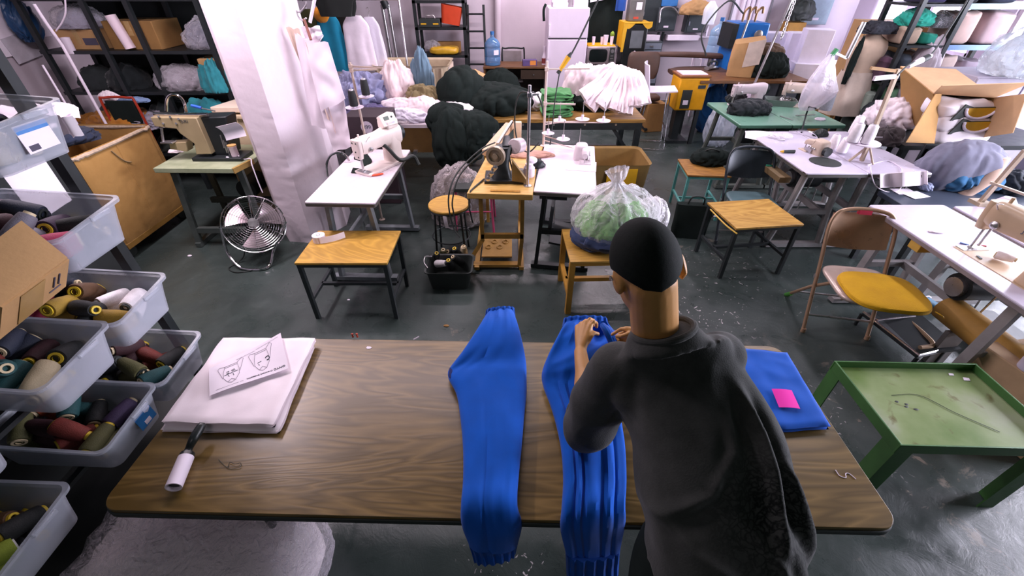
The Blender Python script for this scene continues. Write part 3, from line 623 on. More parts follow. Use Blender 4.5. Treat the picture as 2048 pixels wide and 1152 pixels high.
ds=N(ns,'ShaderNodeVectorMath',operation='DISTANCE'); ds.inputs[1].default_value=(.10,.03,1.08); ln.new(tc.outputs['Object'],ds.inputs[0]); mr=N(ns,'ShaderNodeMapRange'); mr.inputs['From Min'].default_value=.2; mr.inputs['From Max'].default_value=.06; ln.new(ds.outputs['Value'],mr.inputs['Value'])
mu=N(ns,'ShaderNodeMath',operation='MULTIPLY'); ln.new(r2.outputs['Color'],mu.inputs[0]); ln.new(mr.outputs['Result'],mu.inputs[1])
mx=N(ns,'ShaderNodeMix',data_type='RGBA'); ln.new(mu.outputs[0],mx.inputs[0]); ln.new(r1.outputs['Color'],mx.inputs[6]); mx.inputs[7].default_value=lin('#131717'); ln.new(mx.outputs[2],b.inputs['Base Color']); b.inputs['Roughness'].default_value=.92; b.inputs['Specular IOR Level'].default_value=.15; b.inputs['Sheen Weight'].default_value=.12
n4=N(ns,'ShaderNodeTexNoise',Scale=240.0); ln.new(tc.outputs['Object'],n4.inputs['Vector']); bp=N(ns,'ShaderNodeBump',Strength=.2,Distance=.004); ln.new(n4.outputs['Fac'],bp.inputs['Height']); ln.new(bp.outputs['Normal'],b.inputs['Normal'])
sh=meshob('t_shirt',fuse(m,'t_shirt',.0055,22,sdisp),SHM,pw)
m=MB().at(OFF); cc=C7+V((-.004,.004,.014))
ring=[cc+V((.071,.016,.016))*math.cos(a*PI/16)+V((.012,-.066,.030))*math.sin(a*PI/16) for a in range(32)]
m.tube(ring,.009,10,closed=True); m.build('collar',SHM,sh)
# trousers and shoes
m=MB().at(OFF)
for s in(-1,1): m.loft([(HIP+V((s*.07,-.01,-.03)),V((.1,0,0)),V((0,.115,0))),(HIP+V((s*.085,-.02,-.16)),V((.1,0,0)),V((0,.11,0))),(V((.51+s*.1,.39,.5)),V((.08,0,0)),V((0,.085,0))),(V((.51+s*.11,.36,.1)),V((.07,0,0)),V((0,.075,0))),(V((.51+s*.11,.36,.05)),V((.065,0,0)),V((0,.07,0)))],24,2.1,sub=4)
meshob('trousers',fuse(m,'trousers',.009,5,lambda p,n:.006*ridge(p.x*9,p.y*9,p.z*6)),BLKCLOTH,pw)
for s in(-1,1):
    m=MB().at(OFF); c=V((.51+s*.115,.42,.045)); m.loft([(c+V((0,-.12,0)),V((.034,0,0)),V((0,0,.04))),(c+V((0,-.06,.01)),V((.04,0,0)),V((0,0,.05))),(c+V((0,.04,-.002)),V((.044,0,0)),V((0,0,.042))),(c+V((0,.12,-.015)),V((.04,0,0)),V((0,0,.028))),(c+V((0,.15,-.02)),V((.02,0,0)),V((0,0,.016)))],20,2.4,sub=4); m.build('shoe',BLACK,pw)
# ---------------------------------------------------------------- shared makers
BINP=film('#bcc1cd',.27,.3,.12,8,.01); CLEAR=film('#f2eef6',.12,.08,.9,18,.03); MILKY=film('#f4eef4',.45,.2,.5,14)
def heapo(name,label,cat,c,r,mat,seed=1,amp=.16,fq=3.0,flat=.35,group=None,st=(1,1,1),nu=56,nv=28,loc=None):
    """one crumpled cloth thing; c is the middle of its foot on the surface that carries it"""
    m=MB().heap((0,0,r[2]*flat),r,seed,amp,fq,nu,nv,flat,st); o=m.build(name,mat,loc=c,ang=70); return tag(o,label,cat,group)
def carton(label,c,d,rz=0,mat=None,tape=True,group=None,name='cardboard_box'):
    t=thing(name,label,'box',c,rz,group); MB().box((0,0,d[2]/2),d).build('body',mat or CARD,t,bev=.006)
    if tape:
        MB().box((0,0,d[2]+.0006),(d[0]*1.002,.05,.0012)).build('packing_tape',pm('#a98a58',.25,0,.08),t); MB().box((0,-d[1]/2-.0006,d[2]-.06),(.05,.0012,.12)).build('packing_tape',pm('#a98a58',.25,0,.08),t)
    return t
def stack(n,label,cat,c,d,cols,rz=0,group=None,seed=0,names='folded_garment',labels=None):
    """n folded garments one on another, each a thing"""
    hh=d[2]/n
    for k in range(n):
        m=MB().slab((0,0,hh*.5),(d[0]*(1+.05*nz(seed,k*3.3)),d[1]*(1+.05*nz(seed+4,k*3.3)),hh*1.05),0,seed+k*2,.03,4.5,40,10,11)
        o=m.build(names,cols[k%len(cols)],loc=V(c)+V((nz(seed,k*1.7)*.05,nz(seed+8,k*1.7)*.035,hh*k)),rot=(0,0,R(rz+nz(seed,k)*7)),ang=70)
        tag(o,labels[k] if labels else label,cat,group)
def prof(name,pts,y,dep,mat,parent,base,bev=.004):
    """side profile given in the x-z plane at depth y, with its real thickness"""
    pp=[PY(a,b,y) for a,b in pts]; M=Matrix(((1,0,0,0),(0,0,-1,y),(0,1,0,0),(0,0,0,1)))
    m=MB().at(TR(-base.x,-base.y,-base.z)).prism([(p.x,p.z) for p in pp],dep,M); return m.build(name,mat,parent,bev=bev,ang=30)
# thread cones
CONEC={'maroon':'#4a1c26','plum':'#43254a','rust':'#8e2d20','black':'#1c2022','navy':'#1d2740','olive':'#6d6a3a','brown':'#6b4522','gold':'#c49a28','white':'#f2ecf0','grey':'#8b8694','purple':'#54406e','teal':'#1f5f62','pink':'#d8386c','lime':'#9fb52c','cream':'#b9a98a','magenta':'#8a3f86','orange':'#c9501e'}
def dk(h,k): return tuple(int(h[i:i+2],16)/255*k for i in (1,3,5))
CMAT={k:pm(dk(v,.72 if k not in('white','cream') else 1),.75,0,.12,30,.2,300) for k,v in CONEC.items()}
CORE={'yellow':pm('#d9b92c',.5,0,.1),'cream':pm('#cbb894',.6,0,.1),'black':BLACK,'white':pm('#d8d4da',.5,0,.05)}
_cone={}
def cone(col,loc,rot,label,group,core='cream',r=.031,L=.125,name='thread_cone'):
    k=(col,core,r,L)
    if k not in _cone:
        M1=MB().lathe([(.012,-L/2+.004),(r*.9,-L/2+.004),(r,-L/2+.012),(r*.96,0),(r*.80,L/2-.012),(r*.72,L/2-.005),(.012,L/2-.005)],18); M2=MB().lathe([(r*.42,-L/2),(r*.66,-L/2),(r*.66,-L/2+.006),(r*.5,-L/2+.006),(r*.44,L/2-.006),(r*.5,L/2-.006),(r*.5,L/2+.004),(r*.3,L/2+.004),(r*.3,-L/2)],16,caps=False)
        a=M1.mesh('thread'); b=M2.mesh('spool'); a.materials.append(CMAT[col]); b.materials.append(CORE[core])
        for q in(a,b): q.polygons.foreach_set('use_smooth',[True]*len(q.polygons)); q.set_sharp_from_angle(angle=R(40))
        _cone[k]=(a,b)
    t=bpy.data.objects.new(name,_cone[k][0]); COL.objects.link(t); t.location=loc; t.rotation_euler=rot; tag(t,label,'thread',group)
    s=bpy.data.objects.new('spool',_cone[k][1]); COL.objects.link(s); s.parent=t; return t
# ---------------------------------------------------------------- rack of clear bins with thread
RX0=-1.36; BL,BW,BH=.40,.27,.15; TILT=4
def make_bin(name,label,yc,ztop,kind=0):
    c=V((RX0-BL/2,yc,ztop-BH)); t=thing(name,label,'bin',c,0,'clear bins on the thread rack',rot=(0,R(TILT),0))
    def ringp(z,ins,r=.03):
        return [(x,y,z) for x,y in rrect(BL-2*ins,BW-2*ins,r,5)]
    m=MB(); prof_=[(0,.02),(BH*.5,.012),(BH-.014,.004),(BH-.012,-.008),(BH,-.009),(BH,.001),(BH-.01,.0065),(BH*.5,.0155),(.0035,.0235)]
    vs=[];n=0
    for z,ins in prof_:
        rg=ringp(z,ins); n=len(rg)
        for x,y,zz in rg:
            if kind==1 and x>BL*.3 and abs(y+.03)<.05: zz=min(zz,BH*.62)     # broken notch in the front
            dip=.018*max(0,min(1,(-y-.02)/.04))*max(0,min(1,(x-BL*.3)/.05))*(1 if z>BH*.8 else 0)
            vs.append((x,y,zz-dip))
    m.add(vs,[(j*n+i,j*n+(i+1)%n,(j+1)*n+(i+1)%n,(j+1)*n+i) for j in range(len(prof_)-1) for i in range(n)]+[tuple(range(n-1,-1,-1)),tuple((len(prof_)-1)*n+i for i in range(n))])
    m.build('tub',BINP,t,ang=50)
    MB().box((BL/2+.010,.03,BH-.016),(.012,.075,.016)).build('latch_lip',BINP,t,bev=.003)
    return t
def bin_cones(t,cols,desc,seed,n=21,zsc=1):
    rnd=random.Random(seed); yc=t.location.y; z0=t.location.z; x0=t.location.x; k=0
    for lay in range(3):
        for i in range(4):
            for j in range(2):
                if k>=n: return
                col,core=cols[k%len(cols)] if isinstance(cols[0],tuple) else (cols[k%len(cols)],rnd.choice(['cream','yellow','black','cream']))
                x=x0-BL/2+.075+i*.078+rnd.uniform(-.01,.01); y=yc-.053+j*.106+rnd.uniform(-.006,.006); z=z0+.036+lay*.043+rnd.uniform(-.004,.008)
                a=rnd.uniform(-35,35) if rnd.random()<.7 else rnd.uniform(60,120); tip=rnd.uniform(-10,10)*(1+1.2*lay)
                rot=(Matrix.Rotation(R(a),3,'Z')@Matrix.Rotation(R(90+tip),3,'X')@Matrix.Rotation(PI if rnd.random()<.5 else 0,3,'X')).to_euler()
                cone(col,(x,y,z-(x-x0)*math.tan(R(TILT))),rot,'%s cone%s in %s'%(col,{'yellow':' with yellow core','black':' with black core','cream':' with pale core','white':' with white core'}[core],desc.replace('thread bin','bin')),'%s cones, %s'%(col,desc),core,.030,.108); k+=1
bins=[('A',1.215,1.775,'topmost thread bin with the blue and white sticker',['black','magenta','plum','olive','navy','purple','cream','black'],0),
('B',1.215,1.46,'thread bin below the topmost one, with pink cones',[('brown','yellow'),('plum','cream'),('maroon','cream'),('navy','black'),('grey','cream'),('plum','yellow'),('pink','cream'),('black','cream')],0),
('C',1.215,1.135,'thread bin with gold and white cones on top',[('pink','cream'),('navy','cream'),('gold','yellow'),('brown','yellow'),('black','yellow'),('white','black'),('gold','cream'),('white','black')],0),
('E',1.215,.825,'lowest thread bin, beside the folded white fabric',['plum','navy','black','maroon','olive','rust','teal','black'],0),
('D',.925,1.14,'thread bin with a broken front rim',[('rust','cream'),('black','yellow'),('rust','cream'),('navy','cream'),('teal','cream'),('maroon','yellow'),('cream','cream'),('black','yellow')],1),
('F',.925,.83,'thread bin with the small blue sticker, above the table corner',[('olive','cream'),('orange','cream'),('maroon','cream'),('teal','cream'),('rust','yellow'),('black','cream'),('olive','yellow'),('purple','cream')],0),
('G',.535,1.145,'thread bin mostly cut off by the left picture edge',['navy','black','purple','maroon'],0),
('H',.535,.83,'nearest thread bin with the lime cone, at bottom left',[('brown','yellow'),('lime','cream'),('brown','cream'),('black','yellow'),('navy','cream'),('brown','yellow'),('lime','white'),('black','yellow')],0)]
binob={}
for k,yc,zt,desc,cols,kind in bins:
    b_=make_bin('storage_bin','clear plastic '+desc,yc,zt,kind); binob[k]=b_; bin_cones(b_,cols,desc,ord(k))
def sticker(t,y,z,w,h,tilt,cols):
    """printed label on the front end of a bin"""
    x=BL/2-.004-.016*(1-z/BH)+.004; M=TR(x,y,z)@RY(90-6)@RZ(90)
    s=MB().at(M).box((0,0,0),(w,h,.0012)).build('sticker',cols[0],t)
    if len(cols)>2: MB().at(M).box((0,-h*.3,.001),(w*.36,h*.25,.0012)).build('barcode',WHITE,s); MB().at(M).prism([(w*.1,h*.48),(w*.48,h*.48),(w*.45,h*.2),(w*.25,h*.08),(w*.08,h*.2)],.0012,TR(0,0,.001)).build('printed_panel',cols[1],s)
    else: MB().at(M).box((0,h*.33,.001),(w*.98,h*.26,.0012)).build('printed_panel',cols[1],s); MB().at(M).box((-w*.26,-h*.33,.001),(w*.3,h*.2,.0012)).build('barcode',INK,s)
sticker(binob['A'],.02,.075,.10,.075,0,[WHITE,pm('#3f79b8',.5)]); sticker(binob['F'],.045,.075,.075,.07,0,[pm('#1f6fb0',.4),pm('#c9cfe6',.5),WHITE])
# black steel rack that carries the bins
t=thing('bin_rack','black steel rack carrying tilted rows of clear thread bins','rack',(-1.6,.95,0))
O=TR(1.6,-.95,0)
for x in(-1.515,-1.79):
    for y in((1.395,) if x>-1.6 else (1.395,.745,.36)): MB().at(O).box((x,y,1.0),(.036,.036,2.0)).build('post',BLKMET,t)
for zt in(1.775,1.46,1.14,.83):
    for x in(-1.515,-1.79): MB().at(O).box((x,.88,zt-BH-.004-(x+1.56)*math.tan(R(TILT))-.012),(.022,1.08,.016)).build('rail',BLKMET,t)
MB().at(O).box((-1.84,.88,1.0),(.012,1.08,2.0)).build('back_or_dark_panel',pm('#161b1a',.8,0,.2),t); MB().at(O).box((-1.64,.88,.40),(.40,1.08,.02)).build('added_dark_board',pm('#161b1a',.8,0,.2),t); MB().at(O).box((-1.64,.88,.06),(.40,1.08,.02)).build('added_dark_board',pm('#161b1a',.8,0,.2),t)  # added dark panel and boards, put darkness behind and below the bins
# open carton among the bins
t=thing('cardboard_box','open brown carton with a raised flap among the thread bins','box',(-1.60,.905,1.31)); O=TR(1.60,-.905,-1.31)
MB().box((-.02,0,.05),(.28,.22,.10)).build('body',CARD,t,bev=.004)
f=[PX(135,516,-1.30),PX(43,442,-1.42),PX(-60,520,-1.42),PX(0,612,-1.30)]
MB().at(O).sheet(lambda u,v:f[0]*(1-u)*(1-v)+f[1]*u*(1-v)+f[2]*u*v+f[3]*(1-u)*v,8,8,.005).build('flap',CARD,t)
f2=[f[0]+V((0,0,-.004)),f[3]+V((0,0,-.004)),PX(-4,680,-1.37),PX(130,572,-1.37)]
fl=MB().at(O).sheet(lambda u,v:f2[0]*(1-u)*(1-v)+f2[1]*u*(1-v)+f2[2]*u*v+f2[3]*(1-u)*v,8,8,.005).build('front_panel',CARD,t)
def onp(q,u,v): p=q[0]*(1-u)*(1-v)+q[1]*u*(1-v)+q[2]*u*v+q[3]*(1-u)*v; return p
nf=((f2[1]-f2[0]).cross(f2[3]-f2[0])).normalized(); nf=nf if nf.dot(CAM-f2[0])>0 else -nf
m=MB().at(O)
for a in((.16,.25),(.24,.25)): m.tube([onp(f2,a[0],.25)+nf*.004,onp(f2,a[0],.6)+nf*.004],.0025,6)
m.tube([onp(f2,.12,.7)+nf*.004,onp(f2,.3,.7)+nf*.004],.002,6); m.build('printed_arrows',INK,fl)
MB().at(O).sheet(lambda u,v:onp(f2,.4+u*.36,.05+v*.9)+nf*.0045,6,6,.001).build('packing_tape',pm('#a5834e',.2,0,.15),fl)
# ---------------------------------------------------------------- floor fan
fc=V((-2.19,3.2,.335)); ax=V((.42,-.70,.58)).normalized(); FM=Matrix.Translation(fc-V((-2.29,3.12,0)))@fr(ax,(1,0,.2))
t=thing('floor_fan','round chrome floor fan tilted up beside the white pillar','fan',(-2.29,3.12,0))
rf=.235
g=MB().at(FM)
for k in range(1,14): r_=rf*k/13.5; g.tube([(r_*math.cos(a*PI/20),r_*math.sin(a*PI/20),.06+.03*(1-(r_/rf)**2)) for a in range(40)],.0013,5,closed=True)
for k in range(12): a=k*PI/6; g.tube([(.03*math.cos(a),.03*math.sin(a),.09),(rf*.6*math.cos(a),rf*.6*math.sin(a),.078),(rf*math.cos(a),rf*math.sin(a),.05),(rf*1.01*math.cos(a),rf*1.01*math.sin(a),0)],.0018,5)
g.build('front_grille',CHROME,t)
g=MB().at(FM)
for k in range(2,14,2): r_=rf*k/13.5; g.tube([(r_*math.cos(a*PI/20),r_*math.sin(a*PI/20),-.06-.03*(1-(r_/rf)**2)) for a in range(40)],.0013,5,closed=True)
for k in range(16): a=k*PI/8; g.tube([(.03*math.cos(a),.03*math.sin(a),-.09),(rf*.7*math.cos(a),rf*.7*math.sin(a),-.075),(rf*1.01*math.cos(a),rf*1.01*math.sin(a),0)],.0016,5)
g.build('rear_grille',CHROME,t); MB().at(FM).tube([(rf*1.02*math.cos(a*PI/20),rf*1.02*math.sin(a*PI/20),0) for a in range(40)],.006,8,closed=True).build('rim',CHROME,t)
for k in range(3):
    a0=k*2*PI/3+.5
    def bl(u,v): r_=.04+.165*u; a=a0+(v-.5)*1.25*(.55+.6*u-.25*u*u); return FM@V((r_*math.cos(a),r_*math.sin(a),(v-.5)*.055+.005))
    MB().sheet(bl,14,12,.002).build('blade',pm('#c9b7bd',.3,.7,.1),t)
MB().at(FM).cyl((0,0,-.03),(0,0,.03),.042,n=20).build('hub',STEEL,t); MB().at(FM).cyl((0,0,.088),(0,0,.094),.036,n=20).build('grille_badge',STEEL,t); MB().at(FM).cyl((0,0,-.15),(0,0,-.03),.065,.07,n=20).build('motor',BLKMET,t)
s=MB(); s.tube([FM@V((-rf*1.03,0,0)),V((-.16,-.02,.13)),V((-.06,-.10,.035)),V((.02,-.12,.012)),V((.16,-.12,.012)),V((.2,-.06,.03)),V((.24,.0,.14)),FM@V((rf*1.03,0,0))],.011,10,spl=7); s.build('stand',CHROME,t)
MB().tube([V((.0,.0,.2)),V((-.06,.02,.06)),V((-.12,-.02,.008)),V((-.15,-.1,.008)),V((-.06,-.16,.008)),V((.05,-.14,.008)),V((.1,-.11,.02))],.005,8,spl=6).build('power_cord',BLACK,t)
# ---------------------------------------------------------------- green-topped sewing table with heavy tan machine
def legs_T(t,xs,y0,y1,zt,mat,foot=True):
    for x in xs:
        MB().bar((x,y0+.1,zt),(x,y0-.02,.04),.045,.03,up=(1,0,0)).build('leg',mat,t); MB().bar((x,y1-.1,zt),(x,y1+.02,.04),.045,.03,up=(1,0,0)).build('leg',mat,t)
        MB().box((x,(y0+y1)/2,.03),(.045,y1-y0+.12,.04)).build('foot',mat,t); MB().box((x,(y0+y1)/2,.34),(.03,y1-y0-.02,.035)).build('stretcher',mat,t)
    MB().box(((xs[0]+xs[1])/2,(y0+y1)/2,.34),(abs(xs[1]-xs[0]),.03,.035)).build('stretcher',mat,t)
t=thing('sewing_table','old sewing table with worn green top, left of the white pillar','table',(-2.58,3.66,0))
MB().prism([(-.37,-.29),(.30,-.30),(.35,-.08),(.35,.30),(-.37,.30)],.04,TR(0,0,.74)).build('tabletop',pm('#8f9a78',.4,.05,.16,7,.05,40,c2='#a9b092'),t,bev=.004)
MB().prism([(.30,-.305),(.355,-.08),(.33,-.08),(.28,-.295)],.042,TR(0,0,.741)).build('worn_edge',pm('#9a7a3c',.6),t)
GL=pm('#4d5552',.5,.2,.2)
for x in(-.28,.28):
    for y in(-.2,.2): MB().bar((x,y,.72),(x*1.15,y*1.3,.03),.05,.03).build('leg',GL,t)
    MB().box((x*1.15,0,.025),(.05,.58,.04)).build('foot',GL,t)
MB().box((0,-.24,.16),(.6,.04,.05)).build('stretcher',GL,t); MB().box((0,.1,.30),(.6,.04,.05)).build('stretcher',GL,t); MB().box((0,0,.12),(.4,.26,.02)).build('treadle',BLKMET,t)
MB().cyl((.1,.05,.42),(.1,.3,.42),.09,n=20).build('motor',BLKMET,t)
bm_=V((-2.55,3.62,.76)); t=thing('sewing_machine','heavy tan industrial sewing machine on the green-topped table','sewing machine',bm_)
TAN=pm('#a08f6e',.4,.1,.08,8); Om=TR(-bm_.x,-bm_.y,-bm_.z)
b1=prof('body',[(309,231),(400,232),(431,304),(400,305),(396,283),(368,263),(361,254),(333,251),(318,249)],3.6,.11,TAN,t,bm_,.006)
MB().at(Om).tube([PY(308,228,3.6),PY(360,229,3.6),PY(415,229,3.6)],.014,12).build('top_rail',CHROME,t)
MB().at(Om).box((-2.5,3.62,.775),(.42,.2,.03)).build('bed',BLKMET,t,bev=.004); prof('bed_arm',[(345,283),(378,281),(381,300),(347,295)],3.6,.09,TAN,t,bm_)
prof('rear_housing',[(408,230),(462,228),(474,304),(433,304)],3.68,.16,BLKMET,t,bm_,.01)
MB().at(Om).tube([PY(333,222,3.72),PY(334,200,3.72),PY(342,190,3.72),PY(356,191,3.72),PY(367,203,3.72),PY(373,224,3.72)],.011,10,spl=5).build('chrome_guard',CHROME,t)
MB().at(Om).tube([PY(323,256,3.55),PY(325,272,3.55),PY(327,285,3.55)],.009,10).build('needle_bar',STEEL,t); MB().at(Om).box(PY(337,284,3.55),(.1,.06,.012)).build('needle_plate',STEEL,t,bev=.002)
for k,(a,b) in enumerate(((317,233),(340,234),(357,238),(352,247),(326,247))): MB().at(Om).cyl(PY(a,b,3.535),PY(a,b,3.55),.008,n=10).build('screw',STEEL,t)
text('lettering','JUKI',.03,INKB,b1,Matrix.Translation(PY(369,243,3.542)-bm_)@RX(90))
m=MB().at(Om); m.tube([PY(382,212,3.62),PY(405,217,3.62),PY(430,222,3.62)],.006,8); m.build('tension_rod',STEEL,t); MB().at(Om).cyl(PY(383,211,3.62),PY(403,216,3.62),.012,n=12).build('blue_grip',pm('#1f57b8',.4),t)
for k,(a,b) in enumerate(((447,280),(452,285),(441,270))): MB().at(Om).bar(PY(a,b,3.6),PY(a+8,b+26,3.6),.01).build('linkage',STEEL,t)
o=MB().lathe([(.004,0),(.035,0),(.037,.006),(.03,.012),(.03,.10),(.034,.106),(.034,.114),(.008,.114)],24).build('ribbon_spool',[PINKW],loc=P(474,318,.76)); tag(o,'white ribbon spool with wooden rim on the green-topped table','spool')
MB().lathe([(.008,0),(.035,0),(.035,.008),(.008,.008)],24,TR(0,0,.114)).build('spool_rim',pm('#c79a5f',.6),o); MB().tube([(.03,-.01,.03),(.07,-.03,.008),(.13,-.02,.008),(.16,-.08,-.02),(.17,-.1,-.15),(.18,-.11,-.26)],.005,8,spl=6).build('ribbon_tail',WHITE,o)
MB().tube([(-.03,-.02,.01),(-.06,-.03,.02),(-.045,-.045,.03),(-.02,-.04,.01)],.008,8,spl=5).build('ribbon_loop',WHITE,o)
o=heapo('fabric_scrap','small white rag on the left end of the green-topped table','fabric',P(353,304,.762),(.07,.03,.022),WHITEC,3,.15,3)
o=MB().sheet(lambda u,v:V((-.09+.18*u,-.01+.03*math.sin(v*3),-.06+.12*v)),8,8,.001).build('paper_strip',PAPER,loc=PY(463,262,3.45)); tag(o,'white paper strip hanging between the tan machine and pillar','paper'); o.rotation_euler=(R(15),R(-12),0)
t=thing('control_box','cream machine cabinet with hinged lid behind the tan machine','cabinet',(-2.47,4.2,0)); MB().box((0,0,.5),(.5,.4,1.0)).build('body',CREAM,t,bev=.01); MB().box((0,0,1.03),(.54,.44,.05)).build('lid',pm('#dcc9b6',.4,0,.05),t,bev=.008,rot=(R(-4),0,0)); MB().box((.05,-.22,1.0),(.16,.03,.02)).build('lid_stay',CREAM,t)
# ---------------------------------------------------------------- canvas cart
t=thing('laundry_cart','brown canvas hamper cart with frayed rim on casters','cart',(-3.72,3.6,0)); CAN=pm('#a98145',.9,0,.16,4,1.0,7,c2='#8f6a35')
def can(th,tt): return 1+.022*ridge(th*3,tt*1.2)+.012*nz(th*9,tt*4)
w_,d_=.375,.44
m=MB(); pr_=[(.16,.98),(.16,1.0),(.4,1.0),(.65,1.0),(.9,1.0),(.91,.985),(.88,.97),(.5,.97),(.3,.96)]
m.loft([((0,0,z),(w_*k,0,0),(0,d_*k,0)) for z,k in pr_],64,14,can,sub=2); m.build('canvas_bag',CAN,t,ang=60); MB().tube([(w_*1.02,-.02,.88),(w_*1.025,-.03,.5),(w_*1.0,-.03,.18)],.006,8).build('seam',CAN,t)
m=MB()
rim=[(w_*1.01*math.copysign(abs(math.cos(a))**.16,math.cos(a)),d_*1.01*math.copysign(abs(math.sin(a))**.16,math.sin(a)),.9+.012*nz(a*6,1)) for a in [2*PI*k/96 for k in range(96)]]
m.tube(rim,[.016+.007*nz(k*.9) for k in range(96)],8,closed=True); m.build('frayed_rim',pm('#a69480',.9,0,.25,30,.4,60),t)
MB().box((0,0,.13),(.76,.88,.05)).build('deck',pm('#7d5c22',.7,0,.2),t,bev=.004)
for x in(-.3,.3):
    for y in(-.36,.36): c_=MB().cyl((x-.015,y,.05),(x+.015,y,.05),.05,n=16).build('caster',BLACK,t); MB().box((x,y,.1),(.05,.05,.02)).build('caster_bracket',STEEL,c_)
MB().tube([(.39,-.1,.86),(.395,-.06,.78),(.39,-.02,.74),(.395,.02,.72)],.005,6,spl=4).build('rope_tie',pm('#7c6a4c',.9),t)
heapo('fabric','dark navy cloth draped over the left rim of the canvas cart','fabric',(-3.9,3.75,.86),(.24,.2,.09),cloth('#2b3346'),4,.2,3)
# ---------------------------------------------------------------- black shelving against the left side and what it carries
t=thing('steel_shelf','long black steel shelving loaded with boxes, left of the pillar','shelf',(-3.4,4.95,0))
for x in(-1.15,-.55,-.15,.5,1.1):
    for y in(-.26,.26): MB().box((x,y,1.2),(.045,.04,2.4)).build('post',BLKMET,t)
for z in(.42,.72,1.06,1.43,1.86,2.2): MB().box((0,0,z-.015),(2.4,.54,.03)).build('shelf_board',BLKMET,t)
MB().box((0,.285,1.2),(2.4,.012,2.4)).build('back_or_dark_panel',pm('#1b2021',.8,0,.2),t)  # added black backing, darkens the unknown space behind the shelf
SY=4.95
carton('brown carton with a dark printed panel, on the upper black shelf',(-4.22,SY-.02,1.43),(.42,.36,.17)); MB().box((.11,-.181,.07),(.13,.002,.06)).build('printed_panel',INK,bpy.data.objects['cardboard_box.001'])
carton('pale brown carton behind the paper roll on the upper shelf',(-3.68,SY,1.43),(.48,.4,.24),0,CARDD)
carton('large brown carton under the upper shelf, nearest the pillar',(-2.88,SY-.03,1.06),(.50,.42,.30),8,CARD)
t=thing('plastic_tub','translucent white tub with dark cloth, topmost at the far left','tub',(-4.33,4.75,1.86)); MB().loft([((0,0,0),(.22,0,0),(0,.16,0)),((0,0,.24),(.25,0,0),(0,.19,0)),((0,0,.25),(.265,0,0),(0,.2,0))],32,6).build('body',MILKY,t); heapo('fabric','dark cloth inside the translucent tub at the far left top','fabric',(-4.33,4.75,1.9),(.18,.13,.2),BLKCLOTH,9)
t=thing('plastic_tub','purple storage tub on the top shelf left of the pillar','tub',(-3.68,SY-.05,1.86)); MB().loft([((0,0,0),(.24,0,0),(0,.17,0)),((0,0,.2),(.27,0,0),(0,.2,0)),((0,0,.21),(.285,0,0),(0,.21,0))],32,6).build('body',pm('#4a2a5e',.4),t)
def clearbag(label,c,r,fill,seed,filmm=None,name='plastic_bag',group=None):
    t=thing(name,label,'bag',c,0,group); MB().heap((0,0,r[2]*.35),tuple(x*.84 for x in r),seed,.12,3,40,20).build('contents',fill,t); MB().heap((0,0,r[2]*.38),r,seed+1,.12,4.2,60,30).build('film',filmm or CLEAR,t); return t
clearbag('clear plastic bag of grey cloth on the printed carton',(-4.2,SY-.08,1.603),(.24,.18,.14),cloth('#8b8a9c'),3); clearbag('clear plastic bag of dark bits on the upper shelf beside the paper roll',(-3.02,SY-.05,1.43),(.26,.2,.19),cloth('#5d6070'),5)
clearbag('clear bag of white goods on the middle shelf, left of the brown carton',(-3.42,SY-.1,1.06),(.3,.2,.17),cloth('#8f8890'),7); clearbag('clear bag with dark clothing on the top shelf by the pillar',(-2.75,SY-.05,1.86),(.3,.2,.2),cloth('#4b4e58'),8); clearbag('clear bag of grey tubes on the top shelf centre',(-3.2,SY-.06,1.86),(.2,.18,.2),cloth('#6a6a70'),12)
o=MB().lathe([(.012,0),(.045,0),(.046,.28),(.012,.28)],24).build('paper_roll',PINKW,loc=PY(262,97,4.72)); o.rotation_euler=(0,R(-10),0); tag(o,'white paper roll leaning by the black shelf posts','paper roll')
o=MB().lathe([(.03,0),(.035,.004),(.04,.14),(.036,.14),(.03,.01)],20,caps=False).build('mug',WHITE,loc=PY(147,108,4.7)); tag(o,'white beaker in front of the printed carton','cup')
o=MB().lathe([(.06,0),(.075,.02),(.078,.17),(.05,.2),(.05,.22)],24).build('jar',film('#3c5fb0',.5,.1,.2,6),loc=(-3.05+.4,SY-.1,1.48)); tag(o,'blue see-through jar on the upper shelf near the pillar','jar')
for k,(px,py,r,col,lab) in enumerate(((250,235,(.34,.22,.13),'#9a6526','orange-brown fabric pile with folds, behind the canvas cart'),(195,245,(.17,.15,.09),'#8a5a22','small rust-brown bundle left of the striped fabric'),(297,232,(.2,.18,.11),'#8c8894','grey striped fabric bundle by the shelf post'))): heapo('fabric_pile',lab,'fabric',(PY(px,py,4.72).x,4.7,.72),r,cloth(col,.35),20+k,.22,4,st=(1,1,2.5))
for k,(px,py,r) in enumerate(((372,200,(.25,.12,.09)),(408,190,(.15,.12,.12)))): p=PY(px,py,4.45); heapo('fabric',['teal fabric draped beside the chrome guard of the tan machine','teal fabric bunch against the pillar, behind the cream cabinet'][k],'fabric',(p.x,4.72,.72 if k==0 else 1.06),(r[0],r[1],r[2]+.1),cloth('#2f7d86',.3),31+k,.25,4)
heapo('fabric','bundled grey-white rags on the middle shelf next to the pillar','fabric',(-2.55,SY-.1,1.06),(.2,.17,.17),cloth('#a9a2ac',.2),41,.2,3.5); heapo('fabric','limp white cloth hanging on the upper shelf by the pillar','fabric',(-2.52,SY-.2,1.43),(.14,.1,.17),cloth('#8d8790',.2),42,.2,3.5)
heapo('fabric','white paper-like cloth peak on the brown fabric pile','fabric',PY(225,205,4.6),(.11,.05,.08),WHITEC,44,.2,3); heapo('fabric','pale blue cloth on top of the brown fabric pile','fabric',PY(265,204,4.62),(.16,.07,.04),cloth('#7f97bd'),45,.2,3)
